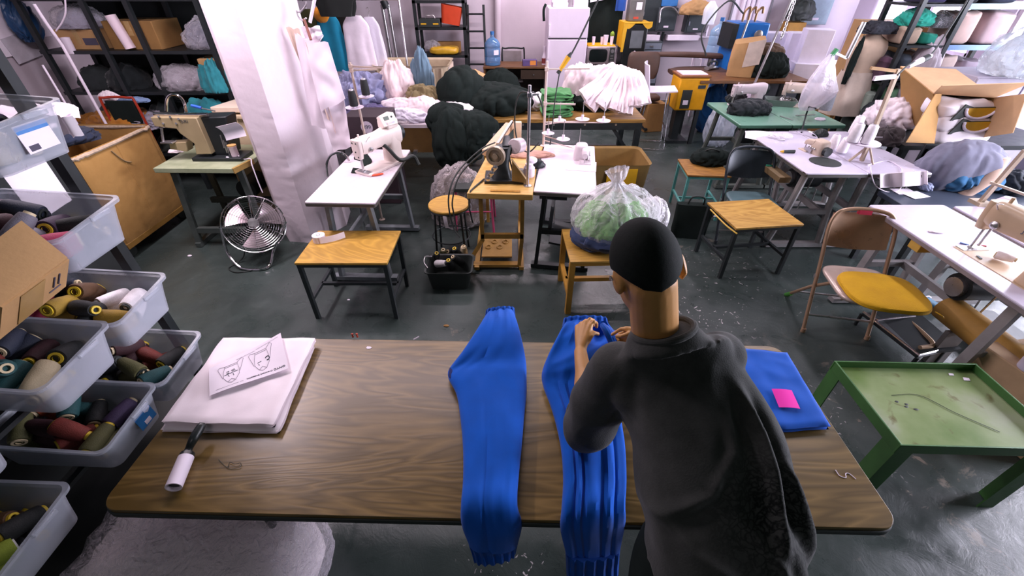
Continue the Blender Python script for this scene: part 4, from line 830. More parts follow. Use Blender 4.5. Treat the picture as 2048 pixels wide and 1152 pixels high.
for k in range(9): x=-4.4+k*.26; heapo('fabric_bundle','dark cloth bundle on the lowest shelf behind the canvas cart','fabric',(x,SY-.05,.42),(.14,.18,.13),cloth(['#23282b','#2c2a33','#2e332e'][k%3],.2),50+k,.16,3,group='dark cloth bundles on the lowest black shelf',nu=28,nv=14)
for k,(x,z,c) in enumerate(((-4.05,1.06,'#1f2426'),(-3.75,.72,'#242a2c'),(-2.9,.72,'#2a2c33'),(-4.3,.72,'#33302b'),(-4.35,1.06,'#2a2f30'))): heapo('fabric_bundle',['dark jacket bundle on the middle shelf under the printed carton','dark cloth bundle beneath the middle shelf board','black cloth bundle on the lower shelf by the tan machine','brown-black bundle on the lower shelf at far left','dark bundle on the middle shelf at far left'][k],'fabric',(x,SY-.03,z),(.2,.2,.16),cloth(c,.2),70+k,.18,3,nu=36,nv=18)
t=thing('chair','dark chair with red tubular back before the black shelving','chair',(-3.95,4.52,0)); rd=pm('#a8341c',.4,0,.1)
MB().tube([(-.17,0,.45),(-.17,.0,.98),(-.12,.0,1.04),(.12,0,1.04),(.17,0,.98),(.17,0,.45)],.012,10,spl=4).build('back_frame',rd,t); MB().box((0,.01,.9),(.28,.02,.22)).build('backrest',BLKCLOTH,t,bev=.008); MB().box((0,-.17,.44),(.36,.36,.05)).build('seat',BLKCLOTH,t,bev=.01)
for x in(-.15,.15):
    for y in(-.3,-.02): MB().tube([(x,y,.42),(x,y,0)],.011,8).build('leg',BLKMET,t)
# clutter in front of the left wall, above the rack
t=carton("dark cabinet-like carton holding papers at the left edge of the room",(-3.6,2.85,0),(.7,.4,1.27),0,pm("#2a2e2e",.7,0,.2),False)
for k,(px,py,rz,w_,h_,lab) in enumerate(((50,165,20,.3,.26,'crumpled white sheet on the paper-laden black rack'),(20,178,-10,.36,.26,'grey-white sheet under the crumpled one at left edge'),(72,178,40,.26,.2,'white sheet drooping off the black rack'))):
    p=PY(px,py,2.85); o=MB().sheet(lambda u,v:V(((u-.5)*w_,(v-.5)*h_,.02*math.sin(u*6+v*4)+.03*nz(u*4,v*4,k))),14,12,.0012).build('paper',PAPER,loc=V((p.x,2.8+.03*k,1.30+.02*k)),rot=(R(8),R(6*k),R(rz))); tag(o,lab,'paper')
carton('flattened brown carton piece on the black rack at left edge',(-3.45,2.82,1.271),(.34,.26,.012),25,CARDD,False)
o=MB().sheet(lambda u,v:V((.02*math.sin(u*4),(u-.5)*.42,v*.22)),10,10,.006).build('foam_board',PAPER,loc=(-1.82,1.42,1.30)); tag(o,'white board standing behind the second thread bin','board')
o=MB().sheet(lambda u,v:V(((u-.5)*.07,.01*math.sin(u*7),(v-.5)*.07+.01*nz(u*3,v*3))),12,12,.003).build('fabric_scrap',WHITEC,loc=PX(135,252,-1.62)); tag(o,'white cloth tip sticking out behind the topmost bin','fabric')
LW=-4.885
for k,(px,py,w_,h_,rz,lab,mt) in enumerate(((30,25,.5,.45,0,'white notice sheet with red mark on the left wall',PAPER),(15,75,.35,.3,0,'pale paper pinned low on the left wall',PAPER),(42,95,.3,.22,8,'grey paper on the left wall beside the blue bag',pm('#c2bcc6',.8)))):
    p=PX(px,py,LW); o=MB().box((0,0,0),(.004,w_,h_)).build('wall_paper',mt,loc=(LW+.007*k,p.y,p.z),rot=(R(rz),0,0)); tag(o,lab,'paper')
p=PX(33,10,LW+.006); o=MB().tube([(0,-.05,.06),(0,0,.0),(0,.03,-.08),(0,.05,-.05)],.012,6,spl=4).build('red_mark',pm('#9a2030',.6),loc=p); tag(o,'dark red painted mark on the notice sheet','mark')
p=PX(40,55,LW+.05); o=heapo('plastic_bag','dark blue bag hanging on the left wall','bag',(LW+.12,p.y,p.z-.12),(.08,.14,.2),pm('#24476f',.4),61,.15,3,flat=.8)
o=MB().tube([PY(68,8,4.3),PY(92,45,4.3),PY(124,90,4.3),V((PY(124,90,4.3).x,4.3,0))],.012,10).build('white_pole',WHITE); tag(o,'thin white pole leaning at the far left shelf','pole')
o=MB().tube([PY(130,-5,4.25),PY(131,25,4.25),PY(124,45,4.25),PY(112,62,4.25)],.006,8,spl=5).build('hanging_cable',WHITE); tag(o,'white cord hanging in front of the printed carton','cord')
o=MB().tube([PY(85,130,4.1),PY(118,185,4.1),PY(146,233,4.1),V((PY(146,233,4.1).x,4.1,0))],.008,10).build('white_pole',WHITE); tag(o,'white rod standing under the printed carton, left of the cart','pole')
# ---------------------------------------------------------------- sewing tables, machines, stools in the middle of the room
def sew_table(label,c,L,W,rz,topmat,legmat,z=.76,edge=None,treadle=True,motor=True,kleg=False,drawer=False,group=None):
    """industrial sewing table: x = long side L, y = width W"""
    t=thing('sewing_table',label,'table',c,rz,group)
    MB().prism(rrect(L,W,.015,3),.036,TR(0,0,z-.018)).build('tabletop',topmat,t,bev=.004); MB().prism(rrect(L+.006,W+.006,.017,3),.022,TR(0,0,z-.021)).build('edge_band',edge or LAMEDGE,t)
    for sx in(-1,1):
        x=sx*(L/2-.13)
        if kleg:
            MB().tube([(x,-.16,z-.04),(x,-.19,.42),(x,-.26,.05)],.028,8).build('leg',legmat,t); MB().tube([(x,.16,z-.04),(x,.16,.42),(x,.22,.05)],.028,8).build('leg',legmat,t)
        else:
            for sy in(-1,1): MB().bar((x,sy*.15,z-.03),(x,sy*.2,.04),.055,.03,up=(0,1,0)).build('leg',legmat,t)
        MB().box((x,0,.03),(.06,W*1.05,.035)).build('foot',legmat,t); MB().box((x,0,z-.05),(.06,W*.8,.03)).build('top_bracket',legmat,t); MB().box((x,0,.36),(.035,W*.72,.04)).build('stretcher',legmat,t)
    MB().box((0,.1,.36),(L-.26,.03,.05)).build('stretcher',legmat,t)
    if treadle: MB().box((0,-.02,.12),(.42,.26,.018),M=RX(8)).build('treadle',BLKMET,t); MB().tube([(.15,.08,.13),(.17,.1,.6)],.006,6).build('pitman_rod',STEEL,t)
    if motor:
        mo=MB().cyl((.05,-.02,z-.24),(.05,.22,z-.24),.085,n=20).build('motor',BLKMET,t); MB().cyl((.05,-.05,z-.24),(.05,-.02,z-.24),.06,n=18).build('pulley',STEEL,mo); MB().box((.05,.1,z-.1),(.12,.16,.12)).build('motor_bracket',BLKMET,mo)
    if drawer: MB().box((-.1,-.1,z-.075),(.34,.26,.07)).build('drawer',legmat,t,bev=.004)
    return t
def lockstitch(label,c,rz,mat,sc_=1.0,panel=False,letter=None,col='machine'):
    """flat-bed lockstitch machine: needle end at -x, handwheel at +x"""
    t=thing('sewing_machine',label,'sewing machine',c,rz); t.scale=(sc_,)*3
    MB().box((0,0,.012),(.48,.178,.024)).build('bed',mat,t,bev=.006)
    m=MB(); m.loft([((-.22,0,.235),(0,.052,0),(0,0,.062)),((-.17,0,.232),(0,.057,0),(0,0,.068)),((-.02,0,.235),(0,.052,0),(0,0,.062)),((.08,0,.235),(0,.062,0),(0,0,.075)),((.19,0,.23),(0,.072,0),(0,0,.085)),((.22,0,.23),(0,.068,0),(0,0,.08))],28,3.4,sub=4)
    m.loft([((.14,0,.02),(.075,0,0),(0,.072,0)),((.14,0,.09),(.068,0,0),(0,.068,0)),((.145,0,.2),(.07,0,0),(0,.068,0)),((.145,0,.25),(.07,0,0),(0,.066,0))],28,4,sub=3)
    b_=m.build('body',mat,t); 
    f=MB().loft([((-.235,0,.14),(0,.034,0),(.022,0,0)),((-.235,0,.2),(0,.046,0),(.024,0,0)),((-.235,0,.29),(0,.048,0),(.024,0,0))],20,4,sub=3).build('face_plate',mat,t)
    for y,z in((-.02,.27),(.02,.27),(0,.2),(-.02,.16)): MB().cyl((-.262,y,z),(-.257,y,z),.006,n=10).build('screw',BLACK,f)
    MB().cyl((-.225,0,.03),(-.225,0,.15),.006,n=10).build('needle_bar',STEEL,t); MB().cyl((-.205,.012,.045),(-.205,.012,.15),.006,n=10).build('presser_bar',STEEL,t); MB().box((-.215,0,.03),(.035,.022,.006)).build('presser_foot',STEEL,t)
    MB().cyl((.225,0,.23),(.262,0,.23),.062,.066,n=28).build('handwheel',BLKMET,t); MB().lathe([(.006,0),(.02,.004),(.02,.012),(.006,.022)],16,TR(-.15,-.055,.2)@RX(90)).build('tension_disc',STEEL,t)
    MB().cyl((-.2,0,.29),(-.2,0,.325),.008,n=10).build('oil_cap',mat,t); MB().box((-.215,0,.0255),(.05,.14,.003)).build('needle_plate',STEEL,t); MB().tube([(-.185,-.06,.27),(-.185,-.085,.3),(-.16,-.085,.31)],.003,6).build('take_up_lever',STEEL,t)
    if panel:
        p=MB().prism([(-.075,-.05),(.075,-.05),(.075,.045),(.02,.062),(-.075,.045)],.05,TR(.12,-.02,.36)@RZ(-8)@RX(62)).build('control_panel',mat,t,bev=.005)
        q=TR(.12,-.02,.36)@RZ(-8)@RX(62); MB().at(q).box((-.02,.012,.026),(.05,.03,.004)).build('display',pm('#56625a',.3),p); MB().at(q).cyl((.035,.014,.024),(.035,.014,.03),.008,n=12).build('knob',BLACK,p); MB().at(q).box((0,-.025,.0255),(.09,.02,.002)).build('key_row',pm('#b7b4c6',.6),p)
        MB().box((.14,0,.33),(.13,.12,.07)).build('panel_base',mat,t,bev=.012)
    if letter: text('lettering',letter,.036,pm('#3e4f70',.5),b_,TR(.0,-.0575,.235)@RX(90))
    return t
def overlock(label,c,rz,mat,sc_=1.0):
    t=thing('sewing_machine',label,'sewing machine',c,rz); t.scale=(sc_,)*3
    MB().box((0,0,.035),(.30,.24,.07)).build('bed',BLKMET,t,bev=.01); m=MB(); m.loft([((.06,.02,.06),(.1,0,0),(0,.09,0)),((.05,.02,.16),(.1,0,0),(0,.085,0)),((.04,.02,.24),(.09,0,0),(0,.07,0)),((.04,.02,.26),(.07,0,0),(0,.05,0))],24,4,sub=3); m.loft([((.0,-.02,.21),(0,.04,0),(0,0,.04)),((-.1,-.03,.2),(0,.034,0),(0,0,.036)),((-.15,-.03,.18),(0,.028,0),(0,0,.03))],18,3.4,sub=3); m.build('body',mat,t)
    MB().box((-.09,-.04,.085),(.14,.14,.03)).build('cloth_plate',mat,t,bev=.004); MB().cyl((-.14,-.03,.09),(-.14,-.03,.18),.007,n=10).build('needle_bar',STEEL,t); MB().cyl((.15,.02,.15),(.2,.02,.15),.055,n=20).build('handwheel',BLKMET,t)
    for k in range(4): MB().lathe([(.004,0),(.013,.003),(.013,.01),(.004,.02)],12,TR(-.03+.035*k,-.075,.16)@RX(90)).build('tension_disc',STEEL,t)
    MB().box((-.02,-.085,.12),(.12,.006,.05)).build('looper_cover',STEEL,t)
    return t
def thread_stand(label,c,h,arms,trays,mat,rz=0,group=None):
    """pole with thread arms and round cone trays; trays: list of (x,y,z,r)"""
    t=thing('thread_stand',label,'thread stand',c,rz,group); MB().cyl((0,0,0),(0,0,h),.011,n=12).build('pole',mat,t); MB().lathe([(.005,0),(.03,0),(.03,.006),(.013,.012),(.005,.012)],16).build('base_flange',mat,t)
    for z,dx,dy in arms: MB().bar((-.0,0,z),(dx,dy,z),.012).build('thread_arm',mat,t); MB().box((0,0,z),(.032,.032,.03)).build('clamp',mat,t,bev=.003)
    for x,y,z,r in trays:
        d_=MB().lathe([(.006,0),(r*.5,.002),(r,.012),(r*1.02,.016),(r*.5,.007),(.014,.012),(.012,.05),(.004,.05)],20,TR(x,y,z)).build('cone_tray',WHITE,t); MB().cyl((x,y,z+.04),(x,y,z+.17),.003,n=8).build('spindle',STEEL,d_)
        if (x,y)!=(0,0): MB().tube([(0,0,z-.008),(x,y,z-.004)],.005,8).build('tray_arm',mat,t)
    return t
def stool(label,c,sx,sy,z,rz,topmat,legmat,lw=.025,name='stool',cat='stool',rail=.17,splay=.0,group=None):
    t=thing(name,label,cat,c,rz,group); MB().box((0,0,z-.009),(sx,sy,.018)).build('seat',topmat,t,bev=.003); MB().box((0,0,z-.03),(sx*.97,sy*.97,.024)).build('seat_frame',legmat,t)
    xx,yy=sx/2-.02,sy/2-.02
    for a in(-1,1):
        for b in(-1,1): MB().bar((a*xx,b*yy,z-.02),(a*(xx+splay),b*(yy+splay),0),lw).build('leg',legmat,t)
        MB().box((a*(xx+splay*.6),0,rail),(lw*.8,2*yy,lw*.8)).build('stretcher',legmat,t)
    MB().box((0,0,rail),(2*xx,lw*.8,lw*.8)).build('stretcher',legmat,t); return t
# low bench stool in front
ST=pm('#2a3032',.45,.2,.2); b0=V((-1.145,2.58,0))
stool('low bench with wooden top and black steel legs, holding a white tape roll',b0,.62,.44,.5,0,wood('#c79a40','#a57c30',3,.45,0,2.5),ST,.028,'bench','bench')
c=P(640,482,.5); o=MB().lathe([(.014,0),(.044,0),(.044,.05),(.014,.05)],28).build('tape_roll',PAPER,loc=c+V((0,0,.001))); MB().lathe([(.012,.001),(.0145,.0),(.0145,.051),(.012,.051)],20,caps=False).build('core',BLACK,o)
MB().sheet(lambda u,v:V((.02,-.044,0))*(1-u)+V((.04+.13*u,-.044+.10*u*u+.01*math.sin(u*5),0))*1*u+V((0,0,.002+.048*v)),16,4,.0008).build('loose_tape',PAPER,o); tag(o,'roll of white paper tape unrolling on the low bench','tape')
# white table by the pillar, with computerised machine
wt=sew_table('white sewing table next to the pillar, carrying the machine with a display',(-1.19,3.28,0),1.1,.5,88,LAMTOP,GREYPAINT)
lockstitch('white computerised sewing machine with display, on the table by the pillar',(-1.07,3.42,.76),60,pm('#e2d3cd',.35,0,.05),.95,True)
c=P(752,352,.76); t=thing('thread_snips','orange-handled thread snips on the white table by the pillar','scissors',c+V((0,0,.004)),20); MB().loft([((-.03,0,.004),(0,.006,0),(0,0,.004)),((0,0,.005),(0,.011,0),(0,0,.006)),((.04,.006,.005),(0,.010,0),(0,0,.006)),((.06,.008,.005),(0,.005,0),(0,0,.004))],12,sub=3).build('handle',pm('#e8491c',.4,0,.05),t); MB().prism([(-.06,0),(-.03,.006),(-.03,-.006)],.002,TR(0,0,.003)).build('blade',STEEL,t)
for k,(pts,lab) in enumerate((([(702,346),(722,347),(738,342),(760,336),(762,330),(740,332),(724,338),(706,336)],'black cut fabric strip under the needle of the computerised machine'),([(740,343),(756,344),(760,336),(744,337)],'short black fabric piece beside the snips'),([(708,318),(724,322),(728,334),(738,335),(744,322),(735,310),(712,306)],'black fabric heap left of the computerised machine'))):
    q=[P(a,b,.763+.001*k) for a,b in pts]; ct=sum(q,V())/len(q); o=MB().prism([(p.x-ct.x,p.y-ct.y) for p in q],.004 if k<2 else .02,TR(0,0,.002)).build('fabric_piece',BLKCLOTH,loc=ct,bev=.001); tag(o,lab,'fabric')
o=MB().tube([P(745,290,.92),P(770,292,.93),P(800,320,.80),P(826,312,.775),P(838,330,.70)],.016,8,spl=6).build('black_strap',BLACK); tag(o,'black strap looped over the computerised machine to the table edge','strap')
ts=thread_stand('thread stand behind the computerised machine, with two black cones',(-1.34,3.92,.0),1.45,[(1.42,.28,-.06),(1.39,.2,.05)],[(.01,-.14,1.12,.075),(.09,-.02,1.18,.065)],pm('#b3a195',.5,.3,.1))
p=V((-1.34,3.92,0)); cone('black',p+V((.01,-.14,1.12+.085)),(0,0,0),'black cone with pink core, left tray of the pillar-side stand','', 'white',.035,.13); cone('black',p+V((.09,-.02,1.18+.085)),(0,0,0),'black cone with pink core, right tray of the pillar-side stand','','white',.035,.13)
for o in bpy.data.objects:
    if o.get('group')=='' : del o['group']
o=MB().tube([P(655,352,.62),PY(653,330,3.5),PY(660,312,3.5),PY(676,305,3.5),PY(690,310,3.5),PY(698,322,3.5)],.010,10,spl=5).build('back_frame',CHROME); 
t=thing('chair','tubular chair whose chrome back loop shows beside the pillar table','chair',(-1.55,3.5,0)); o.parent=t; o.location=(1.55,-3.5,0)
MB().box((0,.2,.44),(.34,.34,.03)).build('seat',BLACK,t,bev=.008)
for x in(-.15,.15):
    for y in(.06,.34): MB().tube([(x,y,.43),(x,y,0)],.010,8).build('leg',CHROME,t)
# carton with number, behind the pillar table
t=carton('dark carton printed 899, behind the computerised machine',(-1.43,4.47,0),(.42,.36,.92),0,pm('#33252c',.7,0,.2),False); 
sg=MB().lathe([(.001,0),(.058,0),(.058,.002),(.001,.002)],24,TR(.0,-.181,.82)@RX(90)).build('printed_oval',pm('#b9aebb',.7),t); text('lettering','899',.055,INKB,sg,TR(.0,-.1835,.82)@RX(90)); 
# round stool
t=thing('stool','round wooden-topped stool with thin black legs, near the tan sewing table','stool',(-.53,3.26,0)); MB().lathe([(.001,.478),(.168,.478),(.172,.484),(.172,.494),(.168,.5),(.001,.5)],36).build('seat',PLY,t); MB().tube([(.165*math.cos(a*PI/16),.165*math.sin(a*PI/16),.47) for a in range(32)],.009,8,closed=True).build('seat_ring',BLKMET,t)
for k in range(4): a=PI/4+k*PI/2; MB().tube([(.15*math.cos(a),.15*math.sin(a),.47),(.18*math.cos(a),.18*math.sin(a),0)],.009,8).build('leg',BLKMET,t)
MB().tube([(.165*math.cos(a*PI/12),.165*math.sin(a*PI/12),.2) for a in range(24)],.006,6,closed=True).build('foot_ring',BLKMET,t); MB().sheet(lambda u,v:V((-.03+.03*u+.01*v,-.172-.004*math.sin(v*4),.47-.11*v)),4,8,.001).build('cloth_tag',PAPER,t)
# dark stool with pink legs
t=thing('stool','stool with thin pink legs half hidden behind the tan sewing table','stool',(-.36,3.82,0)); PKL=pm('#a23a5c',.5); MB().box((0,0,.44),(.36,.34,.03)).build('seat',BLACK,t)
for x in(-.16,.16):
    for y in(-.15,.15): MB().tube([(x,y,.43),(x*1.15,y*1.15,0)],.011,8).build('leg',PKL,t)
for y in(-.16,.16): MB().tube([(-.17,y,.22),(.17,y,.22)],.008,8).build('stretcher',PKL,t)
# tan wooden-topped table with pulley machine
wb=thing('sewing_table','tan wooden sewing table with ochre iron legs, in the middle of the room','table',(-.05,3.42,0)); OCH=pm('#a67e3a',.5,.2,.2)
MB().prism([(-.28,-.53),(.20,-.56),(.27,.14),(.34,.50),(-.13,.55)],.045,TR(0,0,.7375)).build('tabletop',BAMBOO,wb,bev=.004); MB().box((.19,.22,.7615),(.24,.012,.002),rz=-3).build('dark_slot',BLACK,wb); MB().box((0,-.5,.765),(.22,.03,.001),rz=-3).build('faded_lettering',pm('#b07f35',.6,0,.3,60),wb)
for x in(-.19,.13): 
    MB().bar((x,-.42,.71),(x,-.42,.30),.03).build('leg',OCH,wb); MB().bar((x,-.42,.30),(x-.02,-.40,.03) if x>0 else (x-.14,-.36,.03),.03).build('leg',OCH,wb); MB().bar((x,.40,.71),(x,.40,.03),.03).build('leg',OCH,wb)
    MB().box((x if x>0 else x-.06,-.02,.03),(.04,.84,.03)).build('foot',OCH,wb)
MB().box((-.03,-.42,.34),(.34,.03,.04)).build('stretcher',OCH,wb); MB().box((-.08,-.38,.035),(.42,.06,.025)).build('stretcher',OCH,wb)
m=MB(); m.box((-.08,-.2,.09),(.26,.3,.012)); 
for k in range(4): m.tube([(-.16+.05*k+.022*math.cos(a*PI/6),-.2+.09*(k%2)+.03*math.sin(a*PI/6),.1) for a in range(12)],.006,6,closed=True)
m.build('cast_treadle',OCH,wb)
mc=V((-.06,3.16,.76)); t=thing('sewing_machine','old black machine with large handwheel on the tan wooden table','sewing machine',mc)
MB().box((.0,0,.012),(.30,.22,.024)).build('bed',BLKMET,t,bev=.004); m=MB(); m.loft([((-.02,-.02,.02),(.08,0,0),(0,.07,0)),((-.02,0,.1),(.06,0,0),(0,.055,0)),((-.01,.02,.19),(.055,0,0),(0,.05,0)),((0,.04,.24),(.05,0,0),(0,.06,0))],20,3,sub=4); m.loft([((.02,.02,.21),(.04,0,0),(0,0,.04)),((.02,.18,.22),(.035,0,0),(0,0,.035)),((.02,.30,.20),(.03,0,0),(0,0,.04))],18,3,sub=4); m.build('body',BLKMET,t)
hw=MB().at(TR(-.06,-.085,.21)@RX(90)@RY(-16)).lathe([(.05,-.02),(.07,-.02),(.074,0),(.07,.02),(.05,.02),(.045,0)],32).lathe([(.001,-.006),(.05,-.006),(.05,.004),(.02,.008),(.02,.022),(.008,.022),(.001,.022)],24).build('handwheel',pm('#a99a86',.35,.4,.15),t)
MB().at(TR(.10,.06,.235)@RX(78)@RY(-30)).lathe([(.001,-.05),(.05,-.05),(.056,-.045),(.056,.045),(.05,.05),(.001,.05)],28).build('motor_drum',pm('#cbbcc0',.35,.3,.1),t)
for k in range(5): MB().lathe([(.004,0),(.018,.004),(.018,.012),(.004,.02)],12,TR(-.12+.014*k,-.12+.02*(k%2),.05+.022*k)@RX(90)).build('thread_guide',STEEL,t)
MB().prism([(0,0),(.13,-.02),(.0,.16)],.05,TR(.06,-.1,.03)@RX(90)).build('belt_guard',pm('#7d6638',.5),t,bev=.003); MB().tube([(.06,-.02,.16),(.1,-.06,.1),(.16,-.12,.03)],.007,8).build('lever',STEEL,t); MB().tube([(.05,.0,.26),(.04,-.06,.2),(.07,-.08,.08),(.1,-.1,.03)],.006,8,spl=4).build('belt',BLACK,t)
t=thing('long_arm_unit','long pale feed arm slanting away on the tan wooden table','machine part',(-.12,3.55,.76)); MB().bar((-.09,-.1,.1),(.10,.46,.16),.08,.05).build('arm',pm('#cfae8e',.5),t,bev=.006); MB().bar((-.0,.0,.14),(.12,.44,.2),.02,.02).build('rail',STEEL,t); MB().box((.17,.36,.14),(.07,.05,.16)).build('end_post',pm('#d8bfa4',.5),t,bev=.006); MB().box((-.02,.2,.06),(.06,.3,.12)).build('support',BLKMET,t)
c=P(1005,313,.76); o=heapo('fabric','pinkish cloth laid across the tan wooden table','fabric',(.15,3.66,.76),(.22,.07,.03),cloth('#c99c8c'),15,.12,3); o=heapo('tool_tray','black metal part lying on the tan wooden table','machine part',(.2,3.4,.76),(.08,.05,.05),BLKMET,16,.2,2,nu=28,nv=14)
t=thing('glue_jar','white plastic jar with loose lid beside the pole, tan wooden table','jar',P(1058,352,.76)); MB().lathe([(.001,0),(.04,0),(.044,.01),(.044,.07),(.03,.085),(.03,.1),(.001,.1)],24).build('body',WHITE,t); MB().lathe([(.001,0),(.045,0),(.03,.012),(.001,.014)],20,TR(.02,.05,.11)@RX(20)).build('lid',WHITE,t)
o=MB().lathe([(.001,0),(.03,0),(.03,.05),(.028,.05),(.028,.075),(.001,.075)],20).build('oil_cup',pm('#57514a',.4,.4),loc=P(1040,357,.76)); tag(o,'small dark oil cup next to the white jar','cup')
t=thread_stand('bare steel thread pole standing on the tan wooden table','' or P(1055,372,.76),.70,[(.64,.06,.02)],[],STEEL)
# cables of the tan table
for k,(pts,lab) in enumerate((([PY(990,285,3.5),PY(960,300,3.3),PY(915,345,3.1),PY(897,395,3.0),PY(905,450,2.95),PY(920,475,2.9)],'left black cable hanging from the tan wooden table'),([PY(995,290,3.5),PY(965,305,3.3),PY(920,350,3.12),PY(905,400,3.02),PY(908,430,2.98),PY(915,470,2.92)],'right black cable hanging beside the left one, tan table'),([P(968,358,.77),P(945,378,.765),PY(940,386,2.9),PY(938,410,2.9),PY(945,445,2.92)],'short black lead over the front edge of the tan table'),([PY(1060,185,3.4),PY(1040,186,3.5),PY(1030,220,3.55),PY(1032,270,3.6),PY(1045,298,3.55),PY(1060,303,3.5),PY(1078,285,3.5)],'black cable looping from the top of the bare thread pole'),([PY(1061,183,3.4),PY(1075,190,3.45),PY(1085,215,3.5),PY(1086,232,3.5)],'short black cable arching right from the bare thread pole'))):
    o=MB().tube(pts,.006,8,spl=6).build('loose_cable',BLACK); tag(o,lab,'cord')
# white overlock table with six cone trays
sew_table('white sewing table with sunken overlock, behind the big clear bag',(.46,3.42,0),1.06,.46,82,pm('#eadbe6',.25,0,.05,4),BLKMET)
overlock('white overlock machine sunk in the white table behind the clear bag',(.60,3.56,.70),80,pm('#d9cdd3',.35,0,.06),.72); MB().box((0,0,0),(.3,.34,.002)).build('cloth_plate_cover',pm('#efe2ea',.25,0,.04),bpy.data.objects['sewing_machine.003'],loc=(-.2,-.0,.086))
tp=V((.29,3.92,.76)); thread_stand('tall thread stand with six white trays, left of the white garment pile',tp,.70,[(.64,.36,.02),(.37,.26,-.03)],[(.03,-.09,.13,.055),(.16,-.16,.10,.058),(.29,-.26,.06,.06),(.14,.05,.20,.058),(.34,.02,.22,.062),(.52,-.03,.22,.062)],pm('#d5c2bb',.45,.2,.08))
o=MB().tube([PY(1128,130,3.95),PY(1150,95,3.96),PY(1196,0,4.0),PY(1210,-30,4.0)],.007,8,spl=4).build('ceiling_cable',BLACK); tag(o,'black cable running up to the ceiling from the yellow plug','cord')
t=thing('power_plug','yellow and black plug on the cable at the top of the tall stand','plug',PY(1130,125,3.94)); pd=(PY(1140,112,3.95)-PY(1122,140,3.94)).normalized(); MB().cyl(-pd*.07,pd*.05,.016,.022,14).build('body',YELLOW,t); MB().cyl(pd*.05,pd*.085,.02,.009,14).build('strain_relief',BLACK,t); MB().cyl(-pd*.1,-pd*.07,.018,.016,14).build('socket_end',BLACK,t)
o=MB().tube([PY(1120,140,3.93),PY(1110,200,3.9),PY(1104,260,3.88),PY(1100,290,3.85)],.005,8,spl=5).build('loose_cable',BLACK); tag(o,'black cable running down along the tall thread stand','cord')
# big clear bag on the ochre stool
stool('ochre wooden stool under the big clear bag',(.70,2.66,0),.62,.46,.47,2,PLY,pm('#a87a2a',.55),.04,rail=.16)
bc=V((.73,2.70,.47)); t=thing('plastic_bag','big knotted clear bag of green garments on the ochre stool','bag',bc); GRN=cloth('#7fae6e',.25,.4,90)
MB().heap((0,0,.16),(.26,.2,.19),3,.14,3,72,36,.75).build('green_clothes',GRN,t); MB().heap((-.04,-.04,.07),(.27,.2,.085),6,.1,3,48,20,.8).build('dark_clothes',cloth('#35405c',.2),t)
def bagf(q):
    d=ridge(q.x*3.5+1,q.y*3.5,q.z*2.2)*.04+ridge(q.x*8+4,q.y*8,q.z*5)*.022
    top=max(0,min(1,(q.z-.45)/.4)); a=math.atan2(q.y,q.x); return 1+d-.12*top*(.5+.5*math.sin(a*11+q.z*4))
m=MB().ell((0,0,.20),(.30,.245,.23),nu=110,nv=60,fn=bagf)
for i,p in enumerate(m.v):
    if p.z<.006: p.z=.006
    hz=max(0,(p.z-.33)/.1); 
m.build('film',film('#f3f0f6',.20,.16,.8,16,.03),t)
m=MB().loft([((-.02,0,.36),(.17,0,0),(0,.13,0)),((-.025,0,.43),(.05,0,0),(0,.045,0)),((-.03,0,.46),(.03,0,0),(0,.028,0)),((-.035,-.01,.50),(.055,0,.0),(0,.05,0)),((-.045,-.015,.55),(.07,0,.02),(0,.05,0))],48,2,lambda th,tt:1+.22*math.sin(th*9+tt*2)*(1-abs(tt-.5))+.1*nz(th*3,tt*5),sub=6,caps=False); m.build('knot',film('#f3f0f6',.42,.2,.6,24,.02),t)
MB().heap((.28,.07,.146),(.12,.13,.16),22,.12,4,56,28,.9).build('bulging_side',film('#f3f0f6',.45,.2,.7,18,.02),t)
# black basket with cones
t=thing('basket','black plastic basket full of thread cones on the floor','basket',(-.50,2.84,0)); m=MB(); vs=[];n=0
for z,k in((0,.84),(.15,.96),(.17,1.06),(.178,1.06),(.172,.98),(.02,.80)):
    rg=rrect(.36*k,.27*k,.04,5); n=len(rg); vs+=[(x,y,z) for x,y in rg]
m.add(vs,[(j*n+i,j*n+(i+1)%n,(j+1)*n+(i+1)%n,(j+1)*n+i) for j in range(5) for i in range(n)]+[tuple(range(n-1,-1,-1)),tuple(5*n+i for i in range(n))]); m.build('tub',BLACK,t,ang=50); MB().tube([(-.17,-.06,.175),(-.2,-.02,.2),(-.2,.05,.21),(-.16,.1,.18)],.005,8,spl=5).build('handle',STEEL,t)
for k,(px,py,col,co,a,tip,lab) in enumerate(((882,523,'white','black',60,70,'white thread cone lying in the black basket'),(873,512,'black','yellow',20,25,'black cone with yellow core, left side of the basket'),(900,527,'black','yellow',-20,20,'black cone with yellow core, front of the basket'),(914,503,'black','yellow',-40,25,'black cone with yellow core, right side of the basket'),(887,506,'olive','cream',10,20,'olive cone with pale core in the middle of the basket'),(915,518,'black','cream',-60,40,'black cone with pale core leaning on the right rim of the basket'),(928,500,'cream','cream',0,15,'cream cone standing at the right corner of the basket'),(903,497,'black','cream',-30,70,'black cone lying across the back of the basket'))):
    p=P(px,py,.15); cone(col,p+V((0,0,-.012 if tip<50 else -.02)),(R(tip),0,R(a)),lab,'',co,.032,.12)
for o in bpy.data.objects:
    if o.get('group')=='' : del o['group']
